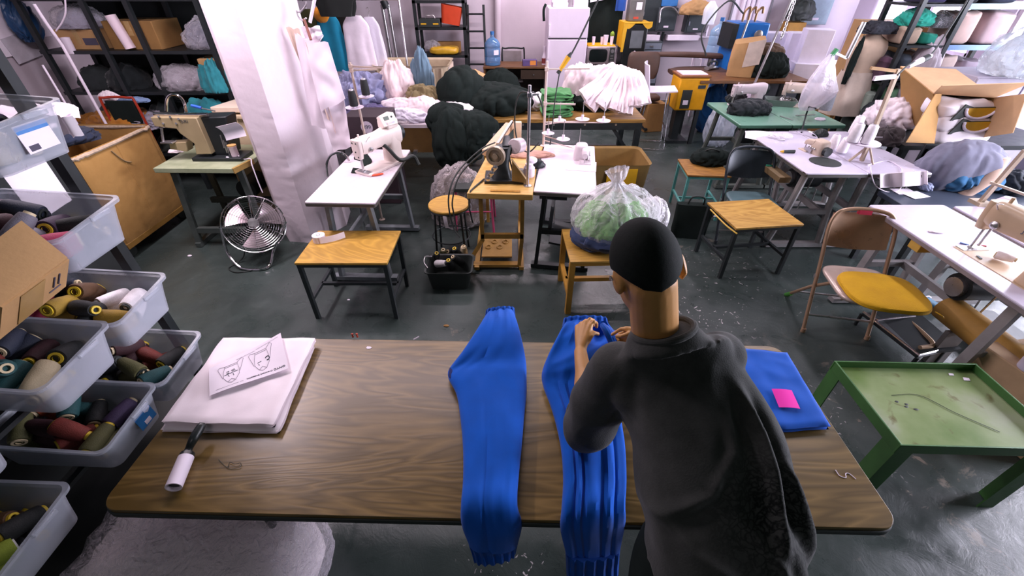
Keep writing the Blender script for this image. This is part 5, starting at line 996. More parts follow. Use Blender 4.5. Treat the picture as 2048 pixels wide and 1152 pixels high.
# tapes, wrappers on the floor
for k,(px,py,r,lab) in enumerate(((380,512,.02,'small white scrap on the floor in front of the cart'),(697,600,.012,'tiny white scrap on the floor beside the bench leg'),(1187,523,.03,'crumpled white paper on the floor under the ochre stool'),(893,652,.02,'brown scrap on the floor beyond the far table edge'),(1212,541,.012,'tiny pale scrap on the floor right of the ochre stool'))): heapo('paper_scrap',lab,'paper',P(px,py,.001),(r,r*.6,r*.4),PAPER if k!=3 else CARDD,80+k,.3,2,nu=16,nv=8)
# ---------------------------------------------------------------- cloth table: left part with mixed laundry
lt=thing('cutting_table','low white-topped table under the laundry heap, right of the pillar','table',(-1.2,5.15,0)); MB().box((0,0,.74),(1.5,1.1,.04)).build('tabletop',LAMTOP,lt,bev=.004)
for x in(-.68,.68):
    for y in(-.5,.5): MB().box((x,y,.36),(.05,.05,.72)).build('leg',GREYPAINT,lt)
LZ=.76
def hp(px,py,y,r,col,seed,label,amp=.2,fq=3,st=(1,1,1),flat=.5,name='fabric_pile',z=None,mat=None,bump=.4):
    p=PY(px,py,y); zz=LZ if z is None else z
    return heapo(name,label,'fabric',(p.x,y,zz),r,mat or cloth(col,.18,bump,70),seed,amp,fq,flat,st=st,nu=84,nv=40)
hp(722,200,5.2,(.36,.34,.24),'#7d7f9e',101,'blue-grey ruffled fabric heap against the pillar',.2,6,flat=.6); hp(795,175,5.25,(.2,.18,.30),'#e3cfd0',102,'white and pink garment heap on top of the laundry, upright',.24,3,flat=.7); hp(845,150,5.3,(.13,.1,.34),'#61798a',103,'blue-grey shirt standing up at the back of the laundry heap',.28,2.6,flat=.8)
hp(800,222,4.95,(.25,.15,.12),'#e6d9df',104,'white shirt spread at the front of the laundry heap',.2,3); hp(845,215,4.9,(.24,.13,.13),'#e0cfd2',105,'pinkish white shirt along the right of the laundry heap',.2,3.4); hp(815,245,4.72,(.22,.11,.09),'#d9d3e2',106,'white cloth hanging off the front of the laundry heap',.2,3.2); hp(845,190,5.1,(.2,.16,.19),'#77694a',107,'olive-brown cloth inside the laundry heap',.22,3)
hp(770,252,4.68,(.16,.1,.09),'#5d4c38',108,'brown netting at the front of the laundry table',.25,4); hp(812,282,4.66,(.1,.05,.03),'#e2d6dc',109,'small white scrap at the laundry table front edge',.25,3); hp(740,232,4.8,(.3,.13,.1),'#5b5478',110,'purple-grey cloth below the ruffled heap',.22,4)
# black garments flowing off the table
for k,(px,py,y,r,z,lab) in enumerate(((898,250,4.45,(.24,.2,.16),.70,'black garment heap on the table corner, upper left of the black cascade'),(948,262,4.42,(.25,.2,.2),.58,'black garment heap hanging at the right of the black cascade'),(905,290,4.33,(.2,.18,.3),.40,'long black garment hanging lowest in the black cascade'),(935,300,4.36,(.2,.17,.24),.46,'black garment bulging in the middle of the black cascade'))): hp(px,py,y,r,'#171d1c',111+k*9,lab,.13,2.2,flat=.9,z=z,mat=BLKCLOTH)
hp(910,245,4.55,(.2,.12,.06),'#e6d8df',112,'white cloth with reddish marks on the black garment heap',.2,3,z=.80+.1)
t=clearbag('clear rubbish bag of dark stuff on the floor under the black heap',(-.53,3.95,0),(.3,.26,.42),cloth('#6b5f55',.3),33,film('#d9cfd2',.25,.12,.9,16,.03))
# ---------------------------------------------------------------- long wooden table behind
t=thing('cutting_table','long wooden table on a black steel frame in mid room','table',(.38,5.2,0)); MB().box((0,0,.74),(2.15,.82,.04)).build('tabletop',wood('#a8803f','#7d5a28',2,.5,0,6),t,bev=.004); MB().box((0,-.395,.69),(2.1,.02,.09)).build('apron',BLKMET,t)
for x in(-1.02,1.02):
    for y in(-.37,.37): MB().box((x,y,.36),(.06,.06,.72)).build('leg',BLKMET,t)
MB().bar((1.02,-.37,.3),(.72,-.37,.68),.035).build('brace',BLKMET,t); MB().box((0,.37,.2),(2.05,.04,.05)).build('stretcher',BLKMET,t)
for k in range(5): MB().cyl((-.6+.34*k,-.4055,.7),(-.6+.34*k,-.408,.7),.012,n=10).build('bolt',STEEL,t)
hp(985,205,5.15,(.46,.33,.2),'#151b1a',113,'wide black garment heap along the long wooden table',.12,2.4,mat=BLKCLOTH); hp(925,190,5.2,(.3,.3,.3),'#1a201f',114,'black garments at the left end of the long table',.08,2.2,mat=BLKCLOTH); hp(1065,190,5.3,(.22,.2,.10),'#e4dbe2',115,'white shirt lying behind the green folded stack',.2,3); hp(1180,225,5.25,(.3,.2,.14),'#151b1a',116,'black cloth beneath the white garment pile',.14,3,mat=BLKCLOTH)
stack(9,'','clothing',(PY(1113,225,4.98).x,4.98,.76),(.33,.30,.25),[cloth('#4f8d54',.14),cloth('#5a9a5e',.14),cloth('#467f4b',.14)],4,'green folded garments in a stack',5,'folded_garment',['green folded garment, %s of the green stack'%w for w in('bottom one','second from bottom','third from bottom','fourth from bottom','middle one','fourth from top','third from top','second from top','topmost')])
# white trousers draped in a fan over the pile
p0=PY(1205,200,5.12); WH=[cloth('#e9dadf',.05,.25,120),cloth('#e2d0d6',.05,.25,120)]
heapo('garment_pile','white garment bulk under the draped white trousers','clothing',(1.05,5.30,.76),(.36,.2,.27),WH[1],131,.12,2.6,.7)
def drape(pts,w0,w1,th,seed,label,mat):
    L=[];Rr=[]
    pts=[V(p) for p in pts]; n=len(pts)
    for i,p in enumerate(pts):
        tg=(pts[min(i+1,n-1)]-pts[max(i-1,0)]).normalized(); nrm=V((0,-1,.35)); s=tg.cross(nrm).normalized(); w=w0+(w1-w0)*i/(n-1); L.append(p-s*w); Rr.append(p+s*w)
    m=MB().ribbon(L,Rr,th,48,32,lambda x,t:.022*ridge(x*2.6+seed*3,t*.9)+.010*math.sin(x*9+seed+t*3)+.006*nz(x*6,t*9,seed),e=2.3,up=(0,-.85,.5),under=.5); o=m.build('trousers',mat,ang=75); return tag(o,label,'trousers','white trousers draped over the pile')
for k,(top,mid,end,w0,w1,lab) in enumerate((((1228,146),(1196,172),(1166,196),.07,.09,'white trousers at the far left of the draped fan'),((1240,142),(1206,178),(1178,216),.08,.085,'white trousers second from left in the draped fan'),((1249,140),(1222,182),(1200,214),.08,.075,'white trousers third from left in the draped fan'),((1254,140),(1240,186),(1228,222),.075,.075,'white trousers in the middle of the draped fan'),((1260,140),(1258,186),(1250,229),.075,.08,'white trousers third from right in the draped fan'),((1264,141),(1272,182),(1270,214),.075,.08,'white trousers second from right in the draped fan'),((1268,144),(1282,182),(1287,210),.07,.085,'white trousers at the far right of the draped fan'))):
    y0=5.12-.012*k; drape([PY(top[0],top[1],y0+.14),PY(top[0]*.65+mid[0]*.35,top[1]*.72+mid[1]*.28,y0-.02),PY(*mid,y0-.14),PY(mid[0]*.45+end[0]*.55,mid[1]*.45+end[1]*.55,y0-.24),PY(*end,y0-.28)],w0,w1,.034,k+1,lab,WH[k%2])
heapo('garment_pile','crumpled white garments left behind the draped trousers','clothing',(PY(1165,180,5.35).x,5.35,.76),(.22,.2,.27),WH[1],133,.2,3,.7)
# open bin of yellow lining behind the table leg
t=thing('fabric_bin','open canvas bin with yellow front under the long table','bin',(1.05,4.35,0)); MB().loft([((0,0,.02),(.3,0,0),(0,.24,0)),((0,0,.5),(.34,0,0),(0,.28,0)),((0,0,.52),(.35,0,0),(0,.29,0)),((0,0,.5),(.33,0,0),(0,.27,0)),((0,0,.1),(.29,0,0),(0,.23,0))],40,8).build('body',pm('#8d6f3c',.8,0,.15),t); MB().sheet(lambda u,v:V((-.1+.3*u,-.285,.08+.4*v)),6,6,.006).build('yellow_panel',YELLOW,t)
# ---------------------------------------------------------------- right half: stools, folding chairs, sewing tables
stool('small stool with teal steel legs and worn wooden top, holding a black bag',(1.92,4.12,0),.41,.44,.48,-5,wood('#a9772f','#7d5420',3,.55,0,3),TEAL,.024,rail=.15)
t=thing('bag','limp black bag on the teal-legged stool','bag',(2.02,4.24,.481)); MB().heap((0,0,.05),(.19,.14,.11),4,.14,2.4,48,24,.45).build('body',BLKCLOTH,t); MB().tube([(-.1,.0,.1),(-.06,-.06,.16),(.02,-.07,.15),(.06,-.03,.11)],.008,8,spl=5).build('strap',BLACK,t)
def folding_chair(label,c,rz,fm,sm,cushion=False):
    t=thing('folding_chair',label,'chair',c,rz); w=.205
    fr_=[(-w,0,0),(-w,.13,.3),(-w*.98,.2,.45),(-w*.97,.31,.68),(-w*.8,.352,.765),(-w*.45,.372,.79),(0,.377,.795),(w*.45,.372,.79),(w*.8,.352,.765),(w*.97,.31,.68),(w*.98,.2,.45),(w,.13,.3),(w,0,0)]
    f=MB().tube(fr_,.0125,12,spl=5).build('back_frame',fm,t)
    MB().sheet(lambda u,v:V(((u-.5)*.37,.285+.088*v+.03*(2*u-1)**2*-1+.02,.56+.2*v-.03*(1-(2*u-1)**2)*(1-v))),20,12,.006).build('backrest',fm,t)
    for s in(-1,1):
        MB().tube([(s*.185,.02,.42),(s*.185,.2,.26),(s*.185,.44,.0)],.012,12).build('leg',fm,t); MB().cyl((s*w,0,0),(s*w,.004,.03),.016,n=12).build('foot_cap',fm,t); MB().cyl((s*.195,.17,.37),(s*.215,.17,.37),.016,n=12).build('hinge',STEEL,t)
    MB().tube([(-.185,.34,.11),(.185,.34,.11)],.008,8).build('stretcher',STEEL,t); MB().tube([(-w,.05,.12),(w,.05,.12)],.008,8).build('stretcher',STEEL,t)
    MB().loft([((0,.02,.405),(.185,0,0),(0,.2,0)),((0,.02,.418),(.195,0,0),(0,.21,0)),((0,.02,.432),(.195,0,0),(0,.21,0)),((0,.02,.44),(.175,0,0),(0,.19,0)),((0,.02,.435),(.1,0,0),(0,.12,0))],40,4.5,sub=2).build('seat',sm,t)
    return t
ch=folding_chair('beige metal folding chair with a yellow cushion, right of the worker',(2.275,2.19,0),-11,pm('#a8896f',.3,.35,.08,8),pm('#cdb8ad',.25,.2,.06,8))
MB().box((-.0,.372,.775),(.075,.03,.026),M=RX(-10)).build('red_tag',pm('#c21f45',.5),ch); MB().cyl((-.185,.44,.0),(-.185,.385,.055),.0165,n=12).build('green_tape',pm('#4f9a3c',.5),ch)
cu=thing('seat_cushion','flat mustard yellow cushion sliding off the beige folding chair','cushion',(2.275,2.19,0),-11); MB().loft([((.05,-.09,.447),(.02,0,0),(0,.02,0)),((.05,-.09,.449),(.205,0,0),(0,.185,0)),((.05,-.09,.463),(.225,0,0),(0,.20,0)),((.05,-.09,.482),(.20,0,0),(0,.18,0)),((.05,-.09,.49),(.05,0,0),(0,.05,0))],48,3.2,lambda th,tt:1+.02*nz(th*2,tt*3),sub=3).build('pad',pm('#d9a30d',.85,0,.14,5,.25,120,c2='#e0ad16'),cu); MB().tube([(.26,-.24,.46),(.285,-.27,.455),(.30,-.27,.44)],.003,6,spl=3).build('tie',YELLOW,cu)
folding_chair('black folding chair between the teal stool and the right-hand white table',(2.12,3.42,0),-6,pm('#262d33',.35,.3,.15),pm('#4c6468',.4,.1,.1))
sr=stool('low stool with scuffed wooden top and black legs, in front of the black folding chair',(1.97,3.13,0),.56,.46,.48,7,wood('#c49a4c','#a07632',2.5,.5,0,2.5),ST,.028)
MB().tube([(-.285,.15,.452),(-.29,-.1,.445),(-.27,-.24,.44)],.006,8,spl=4).build('yellow_piping',pm('#e2b94a',.5),sr); t=thing('tote_bag','black tote bag standing between the teal stool and the scuffed stool','bag',(1.70,3.60,0),-8); MB().loft([((0,0,0),(.15,0,0),(0,.07,0)),((0,0,.2),(.16,0,0),(0,.065,0)),((0,0,.33),(.165,0,0),(0,.04,0))],28,5,lambda th,tt:1+.04*nz(th*2,tt*4),sub=4).build('body',BLKCLOTH,t); MB().tube([(-.07,0,.32),(-.05,-.03,.41),(.05,-.03,.41),(.07,0,.32)],.008,8,spl=4).build('handle',BLACK,t)
GT=pm('#c9c2d4',.25,0,.06,4,.02,30); LG=pm('#8f8c8c',.5,.2,.15)
sew_table('right-hand white sewing table with overlock and white cones, front one of the pair',(2.61,3.81,0),1.1,.5,-90,GT,LG,kleg=True,drawer=False); sew_table('right-hand white sewing table, rear one of the pair',(3.12,3.81,0),1.1,.5,90,GT,LG,kleg=True)
t=bpy.data.objects['sewing_table.004']; MB().box((.1,-.27,.62),(.5,.10,.05)).build('tool_drawer',pm('#6d5a3c',.6),t,bev=.003); MB().box((.05,-.29,.65),(.10,.05,.012)).build('green_box',pm('#2f8a6a',.5),t); MB().box((.515,-.2,.742),(.04,.1,.03)).build('yellow_corner_pad',pm('#c48d3c',.6),t)
overlock('beige overlock machine with cones on the right-hand white table',P(1622,318,.70)+V((.0,.0,0)),-82,pm('#cdb9a6',.4,0,.1),.68)
o=MB().lathe([(.001,0),(.12,0),(.12,.002),(.001,.002)],28).build('table_cutout',BLACK,loc=P(1650,324,.7605),smooth=False); o.parent=t; o.matrix_parent_inverse=(TR(2.61,3.81,0)@RZ(-90)).inverted()
for k,(px,py,z,h_,r,lab) in enumerate(((1662,298,.77,.13,.038,'white cone beside the beige overlock, left of its twin'),(1682,305,.77,.13,.04,'white cone beside the beige overlock, right of its twin'),(1704,284,.918,.15,.045,'big white cone on the lower tray of the right-hand thread stand'),(1731,287,.918,.15,.043,'white cone nearest the pole on the lower tray of the right-hand stand'),(1706,268,.918,.15,.042,'white cone at the rear of the right-hand thread stand'))): 
    p=P(px,py,z); cone('white',p+V((0,0,h_/2)),(R(-4),R(4),0),lab,None,'white',r,h_)
p=P(1722,324,.76); ts=thing('thread_stand','pole thread stand with crossed arms on the right-hand white table','thread stand',p); tp=PY(1797,138,p.y)-p; POL=pm('#b8a58f',.5,.2,.12)
MB().bar((0,0,.01),tp,.022,.03).build('pole',POL,ts)
for a in((-.09,.02),(.05,.08),(.06,-.06)): MB().bar((a[0],a[1],.0),(0,0,.14),.02,.012).build('splayed_foot',POL,ts)
MB().lathe([(.02,0),(.13,.0),(.13,.008),(.02,.008)],28,TR(-.03,.05,.148)).build('cone_tray',WHITE,ts); a=PY(1742,136,p.y)-p; b=PY(1800,143,p.y)-p; MB().bar(a,b,.02).build('thread_arm',pm('#c29a6a',.6),ts); a=PY(1748,157,p.y-.05)-p; b=PY(1796,152,p.y)-p; MB().bar(a,b,.018,.03).build('thread_arm',WHITE,ts)
MB().bar((-.16,.05,.20),(.04,-.04,.22),.008).build('spindle_bar',STEEL,ts)
o=MB().tube([PY(1795,150,3.4),PY(1820,128,3.45),PY(1850,117,3.5),PY(1870,100,3.55),PY(1900,55,3.6),PY(1935,0,3.65),PY(1945,-25,3.7)],.006,8,spl=5).build('hanging_cable',BLACK); tag(o,'cable from the ceiling to the crossed-arm thread stand','cord')
t=thing('power_plug','white and black inline plug on the cable over the right-hand stand','plug',PY(1840,122,3.48)); d=(PY(1858,112,3.5)-PY(1825,128,3.46)).normalized(); MB().cyl(-d*.1,d*.02,.014,.022,12).build('body',WHITE,t); MB().cyl(d*.02,d*.07,.024,.022,12).build('black_band',BLACK,t); MB().cyl(d*.07,d*.09,.022,.014,12).build('socket_end',WHITE,t)
heapo('plastic_scrap','crumpled clear plastic on the right-hand white table','plastic',P(1560,275,.761),(.12,.07,.03),film('#f4eef6',.35,.15,.8,30,.02),145,.3,4); o=MB().sheet(lambda u,v:P(1490+80*u,262+14*v+6*u,.763)+V((0,0,.012*math.sin(u*4+v*3))),12,8,.001).build('pattern_paper',PAPER); tag(o,'pale paper lying at the back of the right-hand white table','paper')
o=MB().tube([P(1578,262,.775),P(1610,262,.80),P(1630,268,.80),P(1638,278,.765)],.008,8,spl=5).build('bent_tube',CHROME); tag(o,'bent chrome tube on the right-hand white table behind the overlock','tube')
t=thing('awl','awl with black grip and yellow end on the right-hand white table','awl',P(1578,303,.775)); MB().cyl((-.05,0,0),(.05,0,0),.012,.014,12).build('grip',BLACK,t); MB().cyl((-.075,0,0),(-.05,0,0),.007,.012,12).build('yellow_end',YELLOW,t)
heapo('fabric','black scrap between the overlock and the cones','fabric',P(1640,272,.76),(.07,.05,.05),BLACK,147,.2,3); MB
o=MB().tube([P(1735,330,.765),P(1775,322,.765),P(1800,335,.765),PY(1803,348,3.26),PY(1802,375,3.24),PY(1780,385,3.22),PY(1752,372,3.24),PY(1742,345,3.25),P(1741,334,.77)],.004,8,spl=6).build('white_cable',WHITE); tag(o,'white cable looping off the right-hand white table','cord')
o=MB().sheet(lambda u,v:PY(1760+95*u,348+28*v-6*u,3.22+.04*math.sin(u*9))+V((0,0,0)),16,8,.004).build('drawer_lip',WHITEC); tag(o,'pale drawer lip under the right edge of the white tables','fabric')  # stands in for the drawer lip of the table, in white cloth material
# lockstitch table at the right edge
jt=sew_table('white sewing table at the right edge with a beige lockstitch machine',(2.74,2.12,0),1.16,.52,-90,GT,LG,kleg=False,edge=pm('#8c8284',.5)); MB().box((-.13,-.21,.70),(.08,.09,.05)).build('ochre_box',pm('#c9a24a',.6),jt,bev=.003)
sew_table('white sewing table behind the beige lockstitch machine at the right edge',(3.30,2.12,0),1.12,.5,90,GT,LG,edge=pm('#8c8284',.5))
lockstitch('beige lockstitch machine lettered in blue, at the right picture edge',(2.70,1.89,.737),-88,pm('#cbb091',.4,0,.07,8),1.08,False,'JUKI')
p=P(2003,523,.76); cone('white',p+V((0,0,.03)),(R(88),0,R(40)),'small white cone lying on the white table by the beige lockstitch machine',None,'cream',.024,.085)
heapo('thread_scrap','white thread tangle on the white table left of the beige lockstitch machine','thread',P(1873,464,.761),(.05,.02,.008),WHITEC,150,.3,3,nu=28,nv=12)
for k,(px,py,px2,py2,c,lab) in enumerate(((1920,485,1938,490,'#6d86c4','blue marking chalk near the needle of the beige lockstitch machine'),(1955,490,1972,492,'#a8324a','red crayon stub near the needle of the beige lockstitch machine'),(1955,512,1962,518,'#4b5a60','small steel bobbin case on the white table at the right'))): o=MB().bar(P(px,py,.764),P(px2,py2,.764),.012,.006).build('marking_chalk' if k<2 else 'bobbin_case',pm(c,.5)); tag(o,lab,'chalk' if k<2 else 'bobbin')
p=P(1958,408,.76); ts=thing('thread_stand','pale thread pole leaning right on the table behind the lockstitch machine','thread stand',p); a=PY(2052,300,p.y-.1)-p; MB().bar((0,0,0),a,.03,.02).build('pole',POL,ts); MB().box((0,0,.012),(.09,.09,.024)).build('base_block',POL,ts); MB().lathe([(.01,0),(.05,.003),(.055,.02),(.03,.05),(.01,.05)],16,TR(.12,-.05,.02)).build('cone_tray',WHITE,ts); b=a*.35; MB().bar(b+V((-.05,0,.03)),b+V((.2,-.18,-.03)),.022,.014).build('cross_arm',pm('#c9b69f',.5),ts)
# treadle, shoe, roll under the lockstitch table
t=thing('foot_pedal','large black treadle with chrome frame under the lockstitch table','pedal',P(1800,680,0)); c0=P(1800,680,0); O=TR(-c0.x,-c0.y,0)
q=[P(1724,628,.1),P(1835,715,.1),P(1888,702,.1),P(1790,622,.1)]; MB().at(O).sheet(lambda u,v:(q[0]*(1-u)+q[1]*u)*(1-v)+(q[3]*(1-u)+q[2]*u)*v,8,8,.02).build('plate',BLKMET,t); MB().at(O).tube([q[0]+V((0,0,.02)),q[1]+V((0,0,.02)),q[2]+V((0,0,.02))],.009,8).build('chrome_edge',CHROME,t); MB().at(O).tube([q[0]+V((0,0,.02)),P(1755,640,.13),P(1830,632,.14)],.008,8).build('chrome_bar',CHROME,t)
MB().at(O).tube([P(1822,645,.12),P(1850,670,.13),P(1866,690,.13),P(1840,695,.13)],.014,8,spl=4).build('pitman_arm',pm('#a98f73',.4,.3),t)
for k in(0,1,2,3): MB().at(O).cyl((q[k].x,q[k].y,0),(q[k].x,q[k].y,.1),.012,n=10).build('leg',BLKMET,t)
t=thing('sneaker','blue sneaker with white sole standing behind the treadle','shoe',P(1850,640,.0)+V((.05,.15,0)),-30); MB().loft([((-.12,0,.015),(0,.035,0),(.0,0,.015)),((-.06,0,.018),(0,.04,0),(0,0,.018)),((.05,0,.018),(0,.045,0),(0,0,.018)),((.14,0,.016),(0,.03,0),(0,0,.014))],18,3,sub=4).build('sole',WHITE,t); MB().loft([((-.11,0,.06),(0,.03,0),(0,0,.04)),((-.06,0,.075),(0,.036,0),(0,0,.055)),((.03,0,.06),(0,.04,0),(0,0,.04)),((.13,0,.04),(0,.028,0),(0,0,.02))],18,2.4,sub=4).build('upper',pm('#2f5f78',.7,0,.2),t); MB().tube([(-.02,-.03,.1),(.02,.0,.112),(.05,.03,.09)],.006,6,spl=4).build('laces',WHITE,t)
t=thing('cardboard_roll','thick ochre cardboard roll lying under the lockstitch table','roll',(2.78,1.75,.34)); MB().lathe([(.055,-.34),(.085,-.34),(.085,.34),(.055,.34),(.055,-.34)],28,RX(90),caps=False).build('tube',pm('#a8803a',.7,0,.12),t)
for y in(-.2,.2): MB().box((0,y,-.21),(.12,.03,.26)).build('support',LG,t)
# green tray table
GR=pm('#3d6b34',.45,.1,.16,7,.05,40); tt=thing('tray_table','green steel tray table at the right of the work table','table',(1.97,1.24,0),-1.5); W_,D_,Z_=.69,.47,.49
GTOP,nt,ns,ln,b=nmat('worn_green_tray'); tc=N(ns,'ShaderNodeTexCoord'); n1=N(ns,'ShaderNodeTexNoise',Scale=2.6,Detail=5.0); ln.new(tc.outputs['Object'],n1.inputs['Vector']); r1=ramp(ns,[(.3,lin('#5f7a38')),(.5,lin('#8a9a6c')),(.68,lin('#a9ac98'))]); ln.new(n1.outputs['Fac'],r1.inputs['Fac'])
n2=N(ns,'ShaderNodeTexNoise',Scale=7.0,Detail=6.0,Distortion=1.5); ln.new(tc.outputs['Object'],n2.inputs['Vector']); r2=ramp(ns,[(.60,(0,0,0,1)),(.72,(.8,.8,.8,1))]); ln.new(n2.outputs['Fac'],r2.inputs['Fac']); mx=N(ns,'ShaderNodeMix',data_type='RGBA'); ln.new(r2.outputs['Color'],mx.inputs[0]); ln.new(r1.outputs['Color'],mx.inputs[6]); mx.inputs[7].default_value=lin('#5a4a26'); ln.new(mx.outputs[2],b.inputs['Base Color']); b.inputs['Roughness'].default_value=.3
MB().box((0,0,Z_-.045),(W_,D_,.012)).build('tray_bottom',GTOP,tt)
for s in(-1,1): MB().box((0,s*D_/2,Z_-.028),(W_+.012,.008,.056)).build('tray_side',GR,tt,bev=.002); MB().box((s*W_/2,0,Z_-.028),(.008,D_,.056)).build('tray_side',GR,tt,bev=.002)
for a in(-1,1):
    for b_ in(-1,1): x,y=a*(W_/2+.0),b_*(D_/2); m=MB().box((x-a*.035,y,(Z_-.05)/2),(.075,.006,Z_-.05)); m.box((x,y-b_*.035,(Z_-.05)/2),(.006,.075,Z_-.05)); m.build('leg',GR,tt)
m=MB()
for k in range(4): m.ell((-.17+.022*(k%2)+.012*k,.02-.014*k,Z_-.0385),(.009+.003*(k==3),.006,.0012),nu=10,nv=6)
m.build('burn_marks',BLACK,tt)
o=MB().tube([V((1.80,1.30,Z_-.036)),V((1.93,1.30,Z_-.036)),V((2.02,1.2,Z_-.036)),V((2.13,1.1,Z_-.036))],.0012,6,spl=6).build('loose_thread',BLACK); tag(o,'dark thread curved across the green tray','thread')
for k,(x,y,s) in enumerate(((2.19,1.43,.014),(2.24,1.40,.018))): o=MB().prism([(-s,-s*.5),(s*.6,-s*.6),(s,s*.3),(-s*.4,s*.6)],.002,TR(x,y,Z_-.037)).build('paper_scrap',PAPER); tag(o,['tiny paper scrap in the far corner of the green tray, left one','tiny paper scrap in the far corner of the green tray, right one'][k],'paper')
# jug and carton at the right edge, beyond the tray
carton('flat carton carrying the plastic jug at the right picture edge',(2.82,1.48,0),(.34,.5,.40),8,pm('#b99a78',.8,0,.1),False)
t=thing('plastic_jug','milky plastic jug at the right picture edge, beyond the green tray','jug',(2.74,1.50,.402),20); MB().loft([((0,0,0),(.09,0,0),(0,.07,0)),((0,0,.02),(.1,0,0),(0,.075,0)),((0,0,.14),(.1,0,0),(0,.075,0)),((.0,0,.2),(.07,0,0),(0,.05,0)),((.01,0,.235),(.025,0,0),(0,.025,0))],24,3.5,sub=4).build('body',film('#d9cfe0',.7,.35,.15,8),t); MB().cyl((.01,0,.235),(.01,0,.262),.026,n=20).build('cap',WHITE,t); MB().tube([(-.03,0,.21),(-.1,0,.2),(-.11,0,.12),(-.095,0,.08)],.013,10,spl=4).build('handle',film('#d9cfe0',.7,.35,.15,8),t)
# low surface with denim behind
t=thing('work_table','dark low table with jeans, between the white tables on the right','table',(3.55,3.0,0)); MB().box((0,0,.60),(1.1,.5,.04)).build('tabletop',pm('#3d4553',.4,.1,.1),t,bev=.004)
for x in(-.5,.5):
    for y in(-.2,.2): MB().box((x,y,.29),(.04,.04,.58)).build('leg',BLKMET,t)
def zp(px,py,z,r,col,seed,label,name='fabric',cat='fabric',amp=.2,fq=3,flat=.5,mat=None,dy=0): 
    p=P(px,py,z); return heapo(name,label,cat,(p.x,p.y+dy,z),r,mat or cloth(col,.2,.4,80),seed,amp,fq,flat,nu=72,nv=36)
zp(1915,372,.62,(.24,.18,.12),'#2f5f86',160,'blue denim garment heap on the dark low table','jeans','jeans'); zp(1975,368,.62,(.2,.15,.1),'#1d2b3a',161,'dark navy garment at the right of the denim heap'); zp(2020,380,.62,(.16,.14,.1),'#2a3038',162,'dark cloth at the right edge beside the denim')
for k,(px,py,lab) in enumerate(((1808,383,'white paper on the dark low table, left of the denim'),(1832,390,'white paper with a grey mark nearest the denim heap'))): p=P(px,py,.623+.002*k); o=MB().box((0,0,0),(.16,.11,.002),rz=15*k).build('paper',PAPER,loc=p); tag(o,lab,'paper')
zp(1848,378,.627,(.05,.05,.035),'#8b93b0',163,'small grey cloth ball on the papers by the denim')
# grey jacket over a chair
t=thing('jacket','grey jacket draped over a chair back below the open carton','jacket',(3.72,3.50,0)); jc=V((3.72,3.5,0))
MB().heap((-.02,-.1,.72),(.36,.2,.25),9,.1,2.2,64,32,.8).build('shell',cloth('#6f6f80',.15),t,ang=70); MB().loft([((.16,-.2,.88),(.05,0,0),(0,.04,0)),((.05,-.29,.74),(.055,0,0),(0,.05,0)),((-.08,-.31,.60),(.05,0,0),(0,.045,0)),((-.15,-.31,.54),(.045,0,0),(0,.04,0))],20,2.2,lambda th,tt:1+.08*nz(th*2,tt*7),sub=5).build('sleeve',cloth('#b79c8c',.12),t)
t=thing('chair','dark chair carrying the grey jacket','chair',(3.72,3.62,0)); MB().box((0,0,.78),(.4,.03,.2)).build('backrest',BLKMET,t,bev=.01); MB().box((0,-.2,.44),(.4,.4,.04)).build('seat',BLKMET,t,bev=.01)
for x in(-.18,.18): 
    MB().box((x,0,.42),(.03,.03,.84)).build('leg',BLKMET,t); MB().box((x,-.37,.21),(.03,.03,.42)).build('leg',BLKMET,t)
zp(1965,320,.60,(.22,.16,.16),'#232a2e',165,'dark garment beside the grey jacket at the right',dy=.2); zp(1960,300,.78,(.07,.03,.07),'#9fc4e8',166,'light blue checked cloth below the open carton',dy=.25)
# open carton of printed garments on its table
t=thing('work_table','dark table carrying the open carton, far right','table',(4.25,4.15,0)); MB().box((0,0,.79),(1.5,.75,.04)).build('tabletop',BLKMET,t)
for x in(-.7,.7):
    for y in(-.33,.33): MB().box((x,y,.385),(.05,.05,.77)).build('leg',BLKMET,t)
def panel(pts,th=.006): 
    q=[V(p) for p in pts]; return lambda u,v:(q[0]*(1-u)+q[1]*u)*(1-v)+(q[3]*(1-u)+q[2]*u)*v
A=[PY(1867,187,3.95),PY(1990,195,3.85),PY(1960,276,3.78),PY(1867,286,3.85)]; bx=V((3.95,3.95,.81)); t=thing('cardboard_box','large open carton of white, black and yellow garments, far right','box',bx); O=TR(-bx.x,-bx.y,-bx.z); up_=V((.05,.55,.12))
CB=pm('#a9814c',.85,0,.1,5,.06,90); CBL=pm('#c49f78',.85,0,.1,5,.06,90)
MB().at(O).sheet(panel([A[0],A[3],A[3]+up_,A[0]+up_]),6,6,.008).build('side_panel',CB,t); MB().at(O).sheet(panel([A[1],A[2],A[2]+up_,A[1]+up_]),6,6,.008).build('side_panel',CB,t); MB().at(O).sheet(panel([A[3],A[2],A[2]+up_,A[3]+up_]),6,6,.008).build('bottom_panel',CB,t); MB().at(O).sheet(panel([A[0]+up_,A[1]+up_,A[2]+up_,A[3]+up_]),6,6,.008).build('back_or_dark_panel',CB,t); MB().at(O).sheet(panel([A[0],A[1],A[1]+up_,A[0]+up_]),6,6,.008).build('top_panel',CBL,t)
MB().at(O).sheet(panel([A[0]+V((.06,-.01,0)),PY(1867,187,3.9)+V((-.0,-.02,0)),PY(1812,285,3.62),PY(1868,287,3.70)]),6,6,.006).build('flap',CB,t); MB().at(O).sheet(panel([A[0],A[1],PY(2062,165,3.75),PY(1884,171,3.8)]),6,6,.006).build('flap',CBL,t); MB().at(O).sheet(panel([A[1],PY(2055,187,3.6),PY(2026,266,3.5),A[2]]),6,6,.006).build('flap',CBL,t)
W2=cloth('#e8dfe4',.06); 
